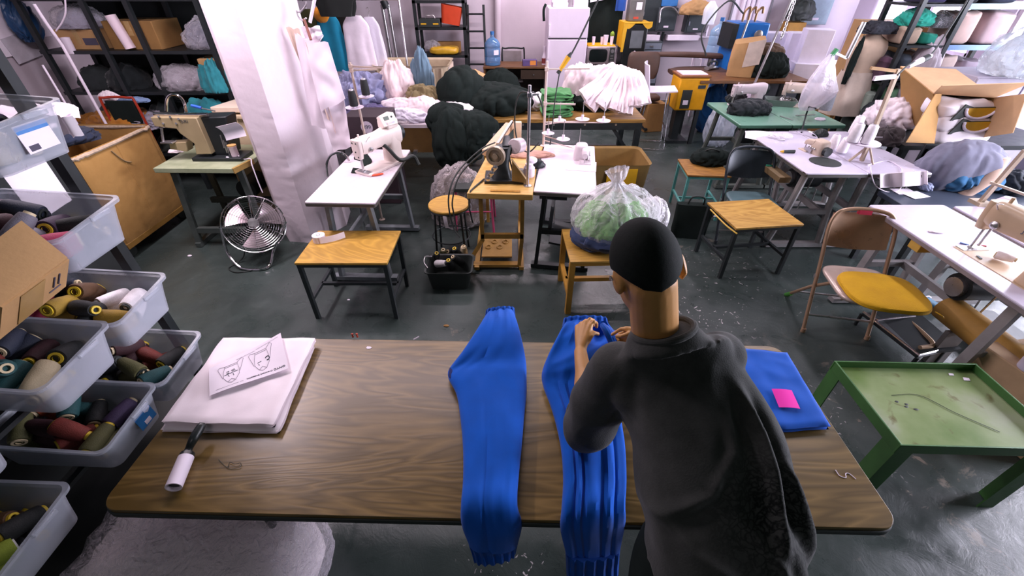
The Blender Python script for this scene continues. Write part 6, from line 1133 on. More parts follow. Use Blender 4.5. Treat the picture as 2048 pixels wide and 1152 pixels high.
for k,(f0,lab) in enumerate(((.12,'bottom white sweatshirt with printed patch in the open carton'),(.40,'middle white sweatshirt with yellow and black patch in the open carton'),(.70,'topmost white sweatshirt with yellow and black patch in the open carton'))):
    c=A[3]*(1-.5)+A[2]*.5; c=c.lerp((A[0]+A[1])/2,f0)+V((.02,.06,0)); g=MB().slab((0,0,0),(.52,.30,.15),0,170+k,.03,4,40,14,7).build('sweatshirt',W2,loc=c,rot=(0,0,R(4)),ang=70); tag(g,lab,'sweatshirt')
    if k: 
        MB().prism([(-.2,-.065),(.22,-.065),(.22,.04),(-.05,.04),(-.14,.065)],.012,TR(.02,-.153,.0)@RX(90)).build('black_patch',BLACK,g); MB().prism([(-.03+.13*math.cos(a*PI/10),.035+.075*math.sin(-a*PI/10)) for a in range(11)],.016,TR(.07,-.153,.0)@RX(90)).build('yellow_patch',YELLOW,g); MB().tube([(.04+.14*math.cos(a*PI/10),-.165,.035-.085*math.sin(a*PI/10)) for a in range(11)],.011,8).build('white_piping',WHITE,g)
zp(1795,255,.82,(.28,.2,.16),'#e0d4da',175,'white cloth spilling left of the open carton',dy=.1,amp=.22); zp(1840,215,.82,(.16,.14,.36),'#d6c9d2',176,'white garments leaning against the left of the open carton',dy=.25,amp=.2,flat=.8); zp(1770,288,.78,(.14,.1,.1),'#3b3536',177,'dark shoes-like bundle under the white cloth, left of the carton'); zp(1780,262,.60,(.3,.2,.2),'#1e2428',178,'dark garment heap under the white cloth, by the right-hand tables',dy=.15)
t=clearbag('big clear bag with pale blue cloth on top of the open carton, far right',(5.0,4.45,1.25),(.5,.35,.36),cloth('#dbe6f2',.12),38,film('#e6f0fa',.3,.15,.8,14,.03)); t2=thing('storage_cabinet','pale cabinet behind the open carton under the big clear bag','cabinet',(5.0,4.75,0)); MB().box((0,0,.62),(1.0,.5,1.24)).build('body',pm('#b9b3c4',.6,0,.08),t2,bev=.01)
for k in(-1,1): d_=MB().box((k*.25,-.256,.62),(.48,.014,1.2)).build('door',pm('#b9b3c4',.6,0,.08),t2,bev=.003); MB().tube([(k*.05,-.27,.6),(k*.05,-.285,.62),(k*.05,-.285,.72),(k*.05,-.27,.74)],.006,6).build('handle',STEEL,d_)
# ---------------------------------------------------------------- green sewing tables further back
GG=pm('#6f9a86',.3,.05,.1,5,.03,30); GL2=pm('#59605a',.5,.2,.2)
sew_table('green-topped sewing table with black garments, left one of two',(2.67,5.05,0),.95,.55,-90,GG,GL2,kleg=True,edge=pm('#3f6a55',.5)); sew_table('green-topped sewing table with the grey metal tray, right one of two',(3.23,5.05,0),.95,.55,90,GG,GL2,kleg=True,edge=pm('#3f6a55',.5))
zp(1505,232,.76,(.24,.15,.1),'#23282b',181,'black garments with buckles heaped on the left green table',dy=.1); zp(1478,208,.76,(.14,.1,.08),'#2a2d2f',182,'small dark cloth behind the black garments, left green table',dy=.08)
t=thing('metal_tray','grey metal tool tray on the green tables','tray',P(1562,212,.76)+V((0,.05,0)),-18); m=MB(); m.loft([((0,0,0),(.15,0,0),(0,.09,0)),((0,0,.07),(.17,0,0),(0,.11,0)),((0,0,.07),(.16,0,0),(0,.1,0)),((0,0,.01),(.145,0,0),(0,.085,0))],28,8); m.build('body',pm('#6e7a74',.4,.3,.12),t); heapo('tool_heap','steel tools lying in the grey metal tray','tools',P(1575,205,.79)+V((0,.06,0)),(.07,.05,.04),STEEL,183,.3,4,nu=32,nv=16)
lockstitch('white flat sewing machine at the back of the left green table',(2.78,5.35,.76),5,pm('#cdbfc4',.4,0,.06),.8); lockstitch('beige sewing machine on the right green table behind the tray',(3.40,5.32,.76),-20,pm('#cbb8ad',.4,0,.06),.85)
o=MB().lathe([(.02,0),(.06,0),(.062,.02),(.05,.17),(.02,.18)],22).build('yarn_cone',pm('#77787f',.8,0,.2,60),loc=P(1655,222,.76)+V((0,.05,0))); tag(o,'grey yarn cone at the right end of the green tables','yarn')
for k,(a,b,lab) in enumerate((((1560,232),(1585,240),'screwdriver on the green tables in front of the tray'),((1592,231),(1630,229),'steel rule on the right green table'))): o=MB().bar(P(*a,.766),P(*b,.766),.014,.008).build('screwdriver' if k==0 else 'steel_rule',STEEL); tag(o,lab,'tool')
heapo('plastic_scrap','white plastic scrap on the right green table','plastic',P(1640,240,.76),(.06,.04,.02),WHITE,184,.3,3,nu=28,nv=14); o=MB().tube([P(1603,265,.765),P(1612,230,.80),PY(1618,213,4.7),PY(1632,217,4.7)],.008,8).build('wire_hook',BLKMET); tag(o,'black wire hook standing on the front of the green tables','hook')
t=thing('plastic_bag','milky plastic bag hanging from a green clip above the green tables','bag',PY(1665,105,4.75)); bp_=PY(1665,105,4.75)
m=MB(); cs=[PY(1664,108,4.75),PY(1655,130,4.75),PY(1645,160,4.75),PY(1638,185,4.75),PY(1622,208,4.75),PY(1612,220,4.75)]; ws=[.02,.07,.13,.17,.13,.07]; m.at(TR(-bp_.x,-bp_.y,-bp_.z)).loft([(c,V((w,.0,.0)),V((0,max(.02,w*.45),0))) for c,w in zip(cs,ws)],40,2,lambda th,tt:1+.12*math.sin(th*7+tt*5)*(1-tt*.5)+.05*nz(th*2,tt*6),sub=6); m.build('film',film('#f0e8f4',.55,.25,.5,16,.02),t); MB().cyl((0,0,-.03),(.03,0,.03),.022,n=12).build('green_clip',pm('#2f7d4a',.5),t); MB().bar((.02,0,0),(.16,.0,-.05),.02).build('arm',STEEL,t); MB().tube([V((.16,0,-.05)),V((.22,.05,.25))],.02,8).build('arm_post',STEEL,t)
# chain pole
t=thing('thread_stand','steel pole with hanging chain behind the left green table','thread stand',(2.86,5.50,.76)); b0=V((2.86,5.5,.76)); tp=PY(1592,-20,5.5)-b0; MB().tube([(0,0,0),tp],.014,10).build('pole',STEEL,t); MB().lathe([(.01,0),(.08,.0),(.085,.012),(.03,.02),(.025,.14),(.01,.14)],20,TR(0,0,.03)).build('white_spool',WHITE,t)
ca=PY(1588,5,5.45)-b0; cb=PY(1563,75,5.45)-b0; m=MB()
for k in range(14):
    c=ca.lerp(cb,k/13); M=Matrix.Translation(c)@fr(cb-ca)@RZ(90*(k%2)); m.tube([M@V((.012*math.cos(a*PI/5),0,.024*math.sin(a*PI/5))) for a in range(10)],.005,6,closed=True)
m.build('chain',STEEL,t)
# ---------------------------------------------------------------- dress form, cartons, shelving in front of the windows
t=thing('dress_form','beige dress form wrapped in cloth, before the bright windows','dress form',(4.02,5.45,0)); m=MB(); m.loft([((0,0,.72),(.19,0,0),(0,.15,0)),((0,0,.85),(.21,0,0),(0,.16,0)),((0,0,1.0),(.17,0,0),(0,.13,0)),((0,0,1.15),(.15,0,0),(0,.115,0)),((0,0,1.32),(.19,0,0),(0,.14,0)),((0,0,1.42),(.17,0,0),(0,.11,0)),((0,0,1.49),(.06,0,0),(0,.06,0)),((0,0,1.55),(.055,0,0),(0,.055,0))],32,2.2,sub=4); m.build('torso',pm('#c7ad97',.8,0,.08),t); MB().cyl((0,0,0),(0,0,.75),.025,n=12).build('pole',BLKMET,t); MB().loft([((0,0,.0),(.2,0,0),(0,.2,0)),((0,0,.03),(.18,0,0),(0,.18,0))],24,2).build('base',BLKMET,t)
MB().loft([((0,0,.66),(.235,0,0),(0,.19,0)),((0,0,.85),(.22,0,0),(0,.17,0)),((0,0,1.05),(.18,0,0),(0,.14,0)),((0,0,1.12),(.17,0,0),(0,.13,0))],40,2.2,lambda th,tt:1+.05*math.sin(th*9+tt*6),sub=5,caps=False).build('wrapped_cloth',cloth('#c4b2a4',.1),t)
heapo('fur_hat','dark fuzzy roll on top of the dress form','fabric',(4.02,5.42,1.5),(.2,.12,.09),pm('#2b2d35',.9,0,.4,40,.5,90),190,.2,5); heapo('scarf','dark scarf hanging at the left of the dress form','scarf',(3.83,5.33,1.0),(.035,.04,.25),BLKCLOTH,191,.2,3,.9)
carton('large dark-sided carton, lower one behind the dress form',(4.55,5.95,0),(.7,.5,.95),-12,CARDD); carton('large carton on top of another behind the dress form, by the window',(4.55,5.95,.95),(.66,.48,.62),-10,CARD)
carton('tall brown carton on the floor between the dress form and shelf',(4.25,5.9,0),(.1,.4,.9),0,CARDD,False)
SX=4.95; SYR=5.45
t=thing('steel_shelf','black steel shelving with folded bundles in front of the windows','shelf',(SX,SYR,0))
for x in(-.75,-.29,.50,1.1):
    for y in(-.24,.24): MB().box((x,y,1.15),(.045,.045,2.3)).build('post',BLKMET,t)
for z in(.36,.70,1.04,1.41,1.78,2.15): MB().box((.17,0,z-.012),(1.9,.5,.024)).build('shelf_board',BLKMET,t); MB().box((.4,-.25,z-.02),(1.4,.012,.05)).build('front_rail',pm('#6f8fb8',.4,.2,.1) if z>1.2 else BLKMET,t)
rowdef=[(1.41,[(4.28,.2,.16,'#b79f8c','beige folded bundle on the second shelf'),(4.5,.14,.1,'#2f9a86','small teal bundle beside the beige one, second shelf'),(4.8,.26,.3,'#c9aea6','pinkish carton-like bundle, second shelf right bay'),(5.15,.3,.3,'#b8a0a4','pale folded bundle at the right of the second shelf')]),(1.04,[(4.2,.16,.24,'#5b4152','plum folded bundle on the third shelf'),(4.36,.13,.26,'#4d5560','grey folded bundle on the third shelf, left bay'),(4.47,.05,.2,'#b02c34','narrow red bundle on the third shelf'),(4.57,.13,.28,'#bfa593','beige bundle right of the red one, third shelf'),(4.82,.22,.26,'#d2bcb4','pale pink bundle on the third shelf, right bay'),(5.1,.22,.22,'#a99aa8','greyish bundle on the third shelf, far right')]),(.70,[(4.2,.18,.22,'#8f9a8e','grey-green bundle on the fourth shelf'),(4.38,.15,.27,'#7fb08a','mint green bundle on the fourth shelf'),(4.56,.18,.28,'#c4ab9c','beige towel bundle on the fourth shelf'),(4.85,.22,.2,'#8a8798','grey bundle on the fourth shelf, right bay')]),(.36,[(4.25,.2,.24,'#6e7f78','grey-green bundle on the lowest shelf'),(4.5,.17,.2,'#2f8f7e','teal bundle on the lowest shelf'),(4.85,.24,.22,'#33383c','dark bundle on the lowest shelf, right bay')]),(1.78,[(4.35,.26,.2,'#2f2a4a','dark violet bag on the top shelf'),(4.7,.2,.16,'#2a2f33','dark bundle on the top shelf'),(5.05,.3,.2,'#2b3142','navy bundle at the right of the top shelf')])]
for z,rw in rowdef:
    for k,(x,w_,h_,c,lab) in enumerate(rw): o=MB().slab((0,0,h_/2),(w_,.36,h_),0,200+k+int(z*9),.025,5,40,20,9,.3,.28).build('folded_bundle',cloth(c,.12),loc=(x,SYR-.04,z+.002),ang=70); tag(o,lab+' before the windows','fabric')
heapo('fabric','teal net bag on the beige bundle, second shelf','fabric',(4.33,SYR-.06,1.58),(.18,.14,.12),cloth('#2fa08c'),210,.2,4); clearbag('clear plastic bag on the dark top of the second shelf',(4.62,SYR-.05,1.56),(.2,.16,.1),cloth('#3a3f44'),40)
# ---------------------------------------------------------------- hanging patterns on the pillar, clothes rail
t=thing('pattern_hook','steel hook carrying paper patterns on the right of the pillar','hook',PY(612,40,3.72)); h0=PY(612,40,3.72); O=TR(-h0.x,-h0.y,-h0.z)
MB().at(O).tube([PY(593,22,3.74),PY(600,24,3.72),PY(611,12,3.70),PY(612,2,3.70)],.006,8,spl=5).tube([PY(593,22,3.74),PY(598,36,3.70),PY(606,40,3.68),PY(613,36,3.68)],.006,8,spl=5).build('wire',STEEL,t); MB().at(O).bar(PY(608,38,3.68),PY(622,80,3.60),.018,.012).build('rusty_bar',pm('#6a3a30',.6,.2,.3,30),t); MB().at(O).tube([PY(632,-15,3.7),PY(620,45,3.7)],.012,10).build('white_rod',WHITE,t)
PAT=pm('#e9dde8',.8,0,.05,5); PAT2=pm('#dcc3b6',.8,0,.08,5)
for k,(q,mt,lab,dy) in enumerate((([(572,55),(600,58),(668,285),(640,230)],PAT2,'narrow yellowed paper pattern nearest the pillar face',.02),([(600,55),(640,52),(648,75),(620,100)],PAT,'small paper pattern piece at the top of the hook',.03),([(588,66),(625,80),(660,258),(622,250)],PAT,'long white paper pattern behind the front sheets',.01),([(606,80),(655,86),(690,200),(642,222)],PAT,'front white paper pattern, upper broad sheet',-.04),([(640,215),(688,200),(702,295),(668,303)],PAT,'lower white paper pattern hanging by the pillar table',-.02),([(612,84),(622,84),(672,268),(655,235)],PAT2,'narrow tan-edged paper strip between the patterns',-.03))):
    z_=[PY(a,b,3.66+dy) for a,b in q]; c=sum(z_,V())/4
    o=MB().sheet(lambda u,v:(z_[0]*(1-u)+z_[1]*u)*(1-v)+(z_[3]*(1-u)+z_[2]*u)*v-c+V((0,.012*math.sin(u*5+k)+.012*nz(u*2.5,v*4,k),.006*math.sin(u*9+v*5))),18,28,.0025).build('paper_pattern',mt,loc=c,ang=60); tag(o,lab,'paper pattern')
t=thing('clothes_rail','steel clothes rail with hanging garments behind the pillar','clothes rail',(-2.1,6.1,0)); MB().tube([(-.75,0,1.78),(.75,0,1.78)],.014,10).build('rail',STEEL,t)
for x in(-.75,.75): MB().tube([(x,0,0),(x,0,1.78)],.014,10).build('post',STEEL,t); MB().box((x,0,.02),(.05,.5,.04)).build('foot',STEEL,t)
def hang(px,w0,w1,ztop,zbot,col,seed,label,cat='garment',dep=.10,name='hanging_garment',y=6.1,mat=None):
    x=PY(px,70,y).x; m=MB(); n=7; rg=[]
    for k in range(n): f=k/(n-1); w=(w0+(w1-w0)*f)*(1 if k else .55); rg.append((V((.0,0,(ztop-zbot)*(-f))),V((w/2,0,0)),V((0,dep/2*(.6+.6*f),0))))
    m.loft(rg,44,2.3,lambda th,tt:1+(.10*math.sin(th*6+seed)+.08*nz(th*3,tt*2,seed))*min(1,tt*2.5),sub=5); t=thing(name,label,cat,(x,y,ztop)); m.build('cloth',mat or cloth(col,.12),t,ang=70); MB().tube([(0,0,-.02),(0,0,.04),(.02,0,.07),(0,0,.095),(-.02,0,.08)],.004,6,spl=4).build('hanger_hook',STEEL,t); return t
hang(625,.2,.26,1.68,1.15,'#3a3a20',1,'olive garment on the rail nearest the pillar'); t=hang(662,.24,.36,1.66,1.02,'#1f7f9e',2,'teal blue jacket with an orange hood on the clothes rail',y=6.04); MB().ell((-.05,-.02,-.03),(.09,.07,.08),fn=lambda q:1+.12*ridge(q.x*3,q.y*3,q.z*3)).build('orange_hood',cloth('#d98a2b'),t)
hang(690,.24,.3,1.66,1.1,'#23211d',3,'dark brown garment right of the teal jacket',y=6.12); hang(715,.3,.38,1.62,1.05,'#dcd0da',4,'white sweatshirt on the clothes rail',y=6.02); hang(744,.2,.3,1.6,1.06,'#b9b3c2',5,'greyish garment in a clear cover at the right of the rail',mat=film('#e8e2f0',.5,.2,.5,14,.02)); t=hang(685,.5,.36,1.84,1.62,'#191c1b',6,'black jacket slung over the top of the rail',y=5.9)
# ---------------------------------------------------------------- back of the room
p=V((-2.05,8.3,0)); t=thing('chrome_stand','pair of chrome posts in a beige base by the back wall','stand',p); MB().lathe([(.001,.55),(.16,.55),(.16,.74),(.13,.76),(.001,.76)],24).build('base_drum',pm('#c4a684',.6),t); MB().lathe([(.001,0),(.15,0),(.15,.55),(.001,.55)],24).build('stand_body',pm('#8d867e',.6),t)
for x in(-.05,.05): MB().cyl((x,0,.7),(x-.02,0,1.6),.03,n=12).build('chrome_post',STEEL,t)
MB().cyl((0,0,1.55),(-.04,0,1.66),.06,n=14).build('top_cap',BLKMET,t)
BK=(-1.19,8.45); t=thing('steel_shelf','black steel shelf with an orange bin against the back wall','shelf',(BK[0],BK[1],0))
for x in(-.4,.4):
    for y in(-.2,.2): MB().box((x,y,1.1),(.05,.04,2.2)).build('post',BLKMET,t)
for z in(.12,.50,.88,1.29,1.66): MB().box((0,0,z-.02),(.85,.44,.04)).build('shelf_board',BLKMET,t)
t=thing('storage_bin','orange-red bin tilted on the back wall shelf','bin',(-1.04,8.36,1.29),8); MB().at(RY(10)).loft([((0,0,.04),(.15,0,0),(0,.13,0)),((0,0,.3),(.18,0,0),(0,.16,0)),((0,0,.3),(.165,0,0),(0,.145,0)),((0,0,.08),(.14,0,0),(0,.12,0))],28,7).build('body',pm('#c8401c',.5,0,.08),t)
t=thing('toolbox','low black toolbox with yellow lettering marks on the back wall shelf','box',(-1.36,8.33,1.29)); MB().box((0,0,.06),(.34,.24,.12)).build('body',BLACK,t,bev=.008); MB().tube([(-.08,0,.12),(-.06,0,.16),(.06,0,.16),(.08,0,.12)],.008,8).build('handle',STEEL,t)
for x in(-.1,.1): MB().box((x,-.122,.05),(.09,.004,.02)).build('yellow_mark',YELLOW,t)
t=thing('package','yellow wrapped package in a tray on the back wall shelf','package',(-1.17,8.35,.882)); MB().slab((0,0,.06),(.5,.3,.12),0,3,.02,4).build('wrapped_pack',pm('#c79a2c',.3,0,.15),t); MB().heap((-.2,.02,.11),(.14,.12,.09),5,.15,3,36,18).build('plastic_wrap',CLEAR,t); carton('flat brown box behind the yellow package, back wall shelf',(-1.1,8.52,.882),(.4,.1,.17),0,CARDD,False)
lw=thing('ladder','black step ladder leaning by the back wall shelf','ladder',(-.62,8.5,0)); 
for x in(-.15,.15): MB().bar((x*1.1,-.1,0),(x*.9,.12,1.58),.04,.03).build('rail',BLKMET,lw)
for k in range(6): MB().box((0,-.08+.033*k,.2+.25*k),(.29,.06,.025)).build('step',BLKMET,lw)
# wooden desk
t=thing('desk','brown wooden desk against the back wall','desk',(.07,8.25,0)); MB().box((0,0,.725),(1.12,.55,.03)).build('top',DESKW,t,bev=.004); MB().box((-.54,0,.355),(.03,.5,.71)).build('side_panel',DESKW,t); MB().box((.54,0,.355),(.03,.5,.71)).build('side_panel',DESKW,t); MB().box((0,.2,.4),(1.06,.02,.6)).build('modesty_panel',pm('#2c2018',.7),t); dr=MB().box((.3,-.25,.62),(.44,.02,.14)).build('drawer',pm('#352517',.6),t); MB().cyl((.3,-.262,.62),(.3,-.275,.62),.012,n=10).build('knob',STEEL,dr)
def bottle(label,c,s=1.0,col='#4f86b8'):
    t=thing('water_bottle',label,'water bottle',c); MB().lathe([(.10,0),(.128,.01),(.132,.03),(.132,.12),(.125,.135),(.132,.15),(.132,.25),(.125,.265),(.132,.28),(.128,.33),(.09,.38),(.035,.415),(.03,.46),(.028,.46)],28).build('body',film(col,.5,.1,.2,6),t); MB().cyl((0,0,.455),(0,0,.5),.033,n=16).build('cap',pm('#2f6aa8',.4),t); t.scale=(s,)*3; return t
t=bottle('blue five-gallon water bottle on the left end of the back desk',(-.33,8.15,.741)); MB().sheet(lambda u,v:V((.134*math.sin(.2+u*.7),-.134*math.cos(.2+u*.7),.17+.07*v)),8,4,.001).build('paper_label',PAPER,t)
t=thing('chair','grey folding chair with black loop back behind the desk','chair',(0.02,8.62,0)); MB().tube([(-.2,0,0),(-.2,0,.85),(-.14,0,.93),(.14,0,.93),(.2,0,.85),(.2,0,0)],.014,10,spl=4).build('back_frame',BLKMET,t); MB().box((-.02,.0,.8),(.34,.02,.2)).build('backrest',pm('#8a8284',.5),t,bev=.01); MB().box((0,-.16,.45),(.36,.3,.03)).build('seat',pm('#8a8284',.5),t,bev=.008)
t=thing('tissue_box','purple and orange printed box on the back desk','box',(.30,8.12,.741),6); MB().box((0,0,.045),(.24,.12,.09)).build('body',pm('#5b4a7e',.5),t,bev=.003); MB().box((.05,-.061,.045),(.1,.003,.07)).build('orange_panel',pm('#d98a3c',.5),t)
t=thing('spray_bottle','white spray bottle on the right end of the back desk','bottle',(.55,8.2,.741)); MB().lathe([(.001,0),(.035,0),(.036,.12),(.02,.16),(.018,.2),(.022,.21),(.022,.28),(.001,.28)],18).build('body',WHITE,t); MB().lathe([(.037,.02),(.0375,.1)],18,caps=False).build('label_band',pm('#8a3a3a',.6),t)
# things before the desk
hp(1000,152,7.4,(.35,.25,.43),'#1b2120',221,'dark bundle in front of the back desk',.07,2.2,z=0,mat=BLKCLOTH,flat=.9)
t=thing('crate','pale plastic crate with ribbed end behind the laundry heap','crate',(-1.28,6.2,.0)); MB().box((0,0,.37),(.95,.55,.74)).build('pallet_box',CARDD,t); m=MB(); m.loft([((0,0,.74),(.44,0,0),(0,.28,0)),((0,0,1.08),(.47,0,0),(0,.31,0)),((0,0,1.1),(.49,0,0),(0,.33,0)),((0,0,1.08),(.45,0,0),(0,.29,0)),((0,0,.8),(.42,0,0),(0,.26,0))],40,9); m.build('body',pm('#a8977e',.55,0,.12),t)
for k in range(9): MB().box((-.4+.1*k,-.31,.92),(.02,.03,.3)).build('rib',pm('#b5a48a',.55),t)
for k in range(5): MB().box((.475,-.2+.1*k,.92),(.02,.035,.3)).build('rib',pm('#cfc4ba',.55),t)
t=carton('small open brown carton right of the pale crate',(-.68,6.25,.0),(.32,.3,.98),-8,CARD,False); MB().sheet(lambda u,v:V((-.16+.32*u,-.15-.12*v,.98-.02*v+.06*v*u)),6,6,.005).build('flap',CARD,t); MB().sheet(lambda u,v:V((.16+.14*v,-.15+.3*u,.98-.06*v)),6,6,.005).build('flap',CARD,t)
# fridge
f=thing('fridge','white two-door fridge against the back wall','fridge',(.90,8.24,0)); FW=pm('#ddcfe0',.35,0,.05,3); MB().box((0,.03,.79),(.65,.6,1.58)).build('cabinet',FW,f,bev=.012); d1=MB().box((0,-.30,.60),(.645,.06,1.10)).build('door',FW,f,bev=.012); d2=MB().box((0,-.30,1.375),(.645,.06,.41)).build('door',FW,f,bev=.012); MB().box((0,-.275,1.16),(.62,.03,.03)).build('door_gap',BLACK,f); MB().box((-.3,-.335,1.0),(.02,.02,.25)).build('handle',WHITE,d1); MB().box((-.3,-.335,1.28),(.02,.02,.16)).build('handle',WHITE,d2)
carton('white box on the left of the fridge top',(.76,8.15,1.582),(.24,.25,.06),4,WHITE,False); carton('second white box stacked on the left of the fridge top',(.75,8.15,1.643),(.24,.22,.05),-3,WHITE,False); carton('white box on the right of the fridge top',(1.1,8.15,1.582),(.22,.25,.09),-5,WHITE,False); o=MB().lathe([(.001,0),(.04,0),(.04,.2),(.001,.2)],16).build('canister',pm('#8a8488',.5),loc=(.93,8.1,1.582)); tag(o,'grey canister between the white boxes on the fridge','canister')
o=MB().tube([(.53,8.0,1.62),(.50,7.97,1.55),(.51,7.97,1.4)],.02,8,spl=4).build('oven_glove',BLKCLOTH); tag(o,'black strap hanging down the left top corner of the fridge','strap')
# microwave stand
t=thing('storage_cabinet','black low cabinet under the microwave','cabinet',(1.50,8.25,0)); MB().box((0,0,.38),(.56,.6,.76)).build('body',BLACK,t,bev=.008); MB().box((0,-.31,.4),(.52,.02,.66)).build('door',pm('#1a1f20',.3,.1),t,bev=.004)
mw=thing('microwave','silver microwave oven on the black cabinet','microwave',(1.49,8.2,.762)); SIL=pm('#a99c9e',.35,.6,.1); MB().box((0,0,.14),(.48,.38,.27)).build('cabinet',SIL,mw,bev=.008); d_=MB().box((-.05,-.195,.14),(.36,.014,.25)).build('door',SIL,mw,bev=.006); MB().prism([(a,b) for a,b in rrect(.30,.19,.05,5)],.006,TR(-.05,-.204,.145)@RX(90)).build('window',pm('#141a1a',.1,0,.1),d_); MB().box((.18,-.196,.14),(.08,.012,.24)).build('control_panel',BLACK,mw); k_=MB().cyl((.18,-.2,.21),(.18,-.215,.21),.028,n=18).build('dial',STEEL,mw)
for k in range(3): MB().box((.18,-.204,.14-.04*k),(.05,.006,.02)).build('button',STEEL,mw)
o=MB().box((1.49,8.22,1.043),(.46,.34,.012)).build('yellow_board',YELLOW); tag(o,'yellow mat on top of the microwave','mat')
for k,(x,h_,r,lab) in enumerate(((1.36,.12,.028,'narrow white cup on the left of the microwave'),(1.56,.14,.042,'wide white paper cup on the microwave'),(1.51,.11,.03,'pale cup half hidden by the wide paper cup'),(1.66,.13,.03,'white cup with green top at the right of the microwave'))): o=MB().lathe([(r*.75,0),(r,h_),(r*.92,h_),(r*.7,.006)],18).build('paper_cup',WHITE,loc=(x,8.12+(.05 if k==2 else 0),1.05)); tag(o,lab,'cup')
MB().ell((0,0,.15),(.03,.03,.04),fn=lambda q:1+.2*ridge(q.x*4,q.y*4,q.z*4)).build('green_sprig',pm('#7d9a2c',.7),bpy.data.objects['paper_cup.003'])
o=MB().sheet(lambda u,v:V((1.28+.62*u,8.62+.03*math.sin(u*9),1.0+.85*v)),20,10,.02).build('black_curtain',BLKCLOTH); tag(o,'black cloth hanging behind the microwave','cloth'); o=MB().sheet(lambda u,v:V((1.30+.40*u,8.5+.05*u,1.62+.4*v+.06*u)),10,8,.012).build('white_board',WHITE); tag(o,'white board hanging above the microwave','board'); o=MB().sheet(lambda u,v:V((1.74+.16*u,8.5+.03*math.sin(u*7),1.5+.5*v)),12,10,.015).build('blue_cloth',cloth('#274f9c')); tag(o,'blue cloth hanging between the white board and time clock','cloth')
# water cooler with yellow wrap and clock
t=thing('water_cooler','tall black water cooler with a yellow cover over its top','water cooler',(2.02,8.2,0)); MB().box((0,0,.68),(.38,.38,1.36)).build('body',pm('#171c1d',.3,.1,.1),t,bev=.02); MB().box((.02,-.195,1.14),(.2,.01,.25)).build('control_panel',pm('#6d7276',.4,.2),t); MB().box((.02,-.2,.62),(.18,.03,.05)).build('drip_tray',STEEL,t); MB().cyl((.02,-.195,.96),(.02,-.206,.96),.018,n=12).build('badge',WHITE,t); MB().sheet(lambda u,v:V((-.22+.46*u,-.205+.0*v,1.39-.05*v-(.38 if u<.12 else .05*math.sin(u*9))*v)),24,8,.006).build('yellow_cover',YELLOW,t); MB().box((0,0,1.372),(.42,.42,.02)).build('yellow_cover_top',YELLOW,t,bev=.006); MB().box((-.215,0,1.2),(.012,.38,.36)).build('yellow_cover_side',YELLOW,t)
t=thing('time_clock','grey time clock standing on the yellow-covered cooler','time clock',(2.0,8.2,1.383)); MB().box((0,0,.15),(.25,.2,.3)).build('body',pm('#5d5a58',.5,.1),t,bev=.015); MB().box((.03,-.103,.21),(.09,.006,.1)).build('dial_window',WHITE,t); MB().box((.0,-.104,.05),(.08,.006,.03)).build('red_badge',pm('#b0402c',.5),t)
# electrical boxes and wall things
EB=pm('#3c4448',.5,.2,.12)
def wbox(px0,py0,px1,py1,dep,mat,label,name='electrical_box',parts=True):
    a=PY(px0,py0,8.85-dep); b=PY(px1,py1,8.85-dep); w_=b.x-a.x; h_=a.z-b.z; t=thing(name,label,'electrical box',((a.x+b.x)/2,8.89-dep/2,b.z)); MB().box((0,0,h_/2),(w_,dep,h_)).build('body',mat,t,bev=.008)
    if parts: MB().box((0,-dep/2-.004,h_/2),(w_*.85,.01,h_*.88)).build('cover',mat,t,bev=.004); MB().box((0,-dep/2-.012,h_*.2),(w_*.25,.004,h_*.08)).build('sticker',WHITE,t); MB().box((-w_*.36,-dep/2-.016,h_*.5),(.02,.02,.06)).build('latch',STEEL,t)
    return t
wbox(1288,-10,1316,64,.14,pm('#2c3336',.5,.2,.15),'dark tall breaker box left of the grey meter box'); wbox(1320,16,1350,63,.2,EB,'grey meter box with looped cable on the back wall'); wbox(1378,28,1410,66,.2,EB,'dark grey box below the brown paper bag, right of the pipes'); wbox(1328,-12,1356,13,.16,pm('#2f6fb0',.5),'blue box above the grey meter box',parts=False); wbox(1623,-10,1654,50,.14,pm('#8fa0ad',.45,.2),'pale grey breaker panel left of the white pier')
for k,px in enumerate((1318,1327)): a=PY(px,64,8.75); o=MB().cyl((a.x,8.75,0),(a.x,8.75,a.z),.025,n=10).build('conduit',BLKMET); tag(o,['black conduit under the grey meter box, left one','black conduit under the grey meter box, right one'][k],'pipe')
o=MB().tube([PY(1318,45,8.6),PY(1322,20,8.6),PY(1335,14,8.6),PY(1348,17,8.6),PY(1358,30,8.6)],.015,8,spl=5).build('grey_hose',STEEL); tag(o,'grey hose looping over the meter box','hose')
for k,(px0,py0,px1,py1,lab) in enumerate(((1284,70,1318,81,'white shelf plate left of the pipes on the back wall'),(1336,70,1396,81,'white shelf plate behind the pipes on the back wall'))): a=PY(px0,py0,8.7); b=PY(px1,py1,8.7); o=MB().box(((a.x+b.x)/2,8.78,(a.z+b.z)/2),(b.x-a.x,.2,a.z-b.z)).build('wall_shelf',WHITE,bev=.005); tag(o,lab,'shelf')
a=PY(1280,82,8.6); b=PY(1312,145,8.6); t=thing('drawer_unit','translucent small-parts drawer unit right of the water cooler','drawers',((a.x+b.x)/2,8.6,0)); MB().box((0,.1,a.z/2),(b.x-a.x,.36,a.z)).build('body',pm('#4d5458',.4,.1),t)
for k in range(6): d_=MB().box((0,-.085,a.z-.07-.11*k),((b.x-a.x)*.92,.02,.09)).build('drawer',film('#b9c4d6',.5,.2,.1,6),t); MB().box((0,-.1,a.z-.07-.11*k),(.06,.015,.02)).build('handle',STEEL,d_)
o=heapo('paper_bag','brown paper bag stuffed on the dark grey box','bag',(PY(1398,20,8.5).x,8.6,PY(1398,28,8.7).z),(.26,.14,.16),CARD,231,.2,3); 
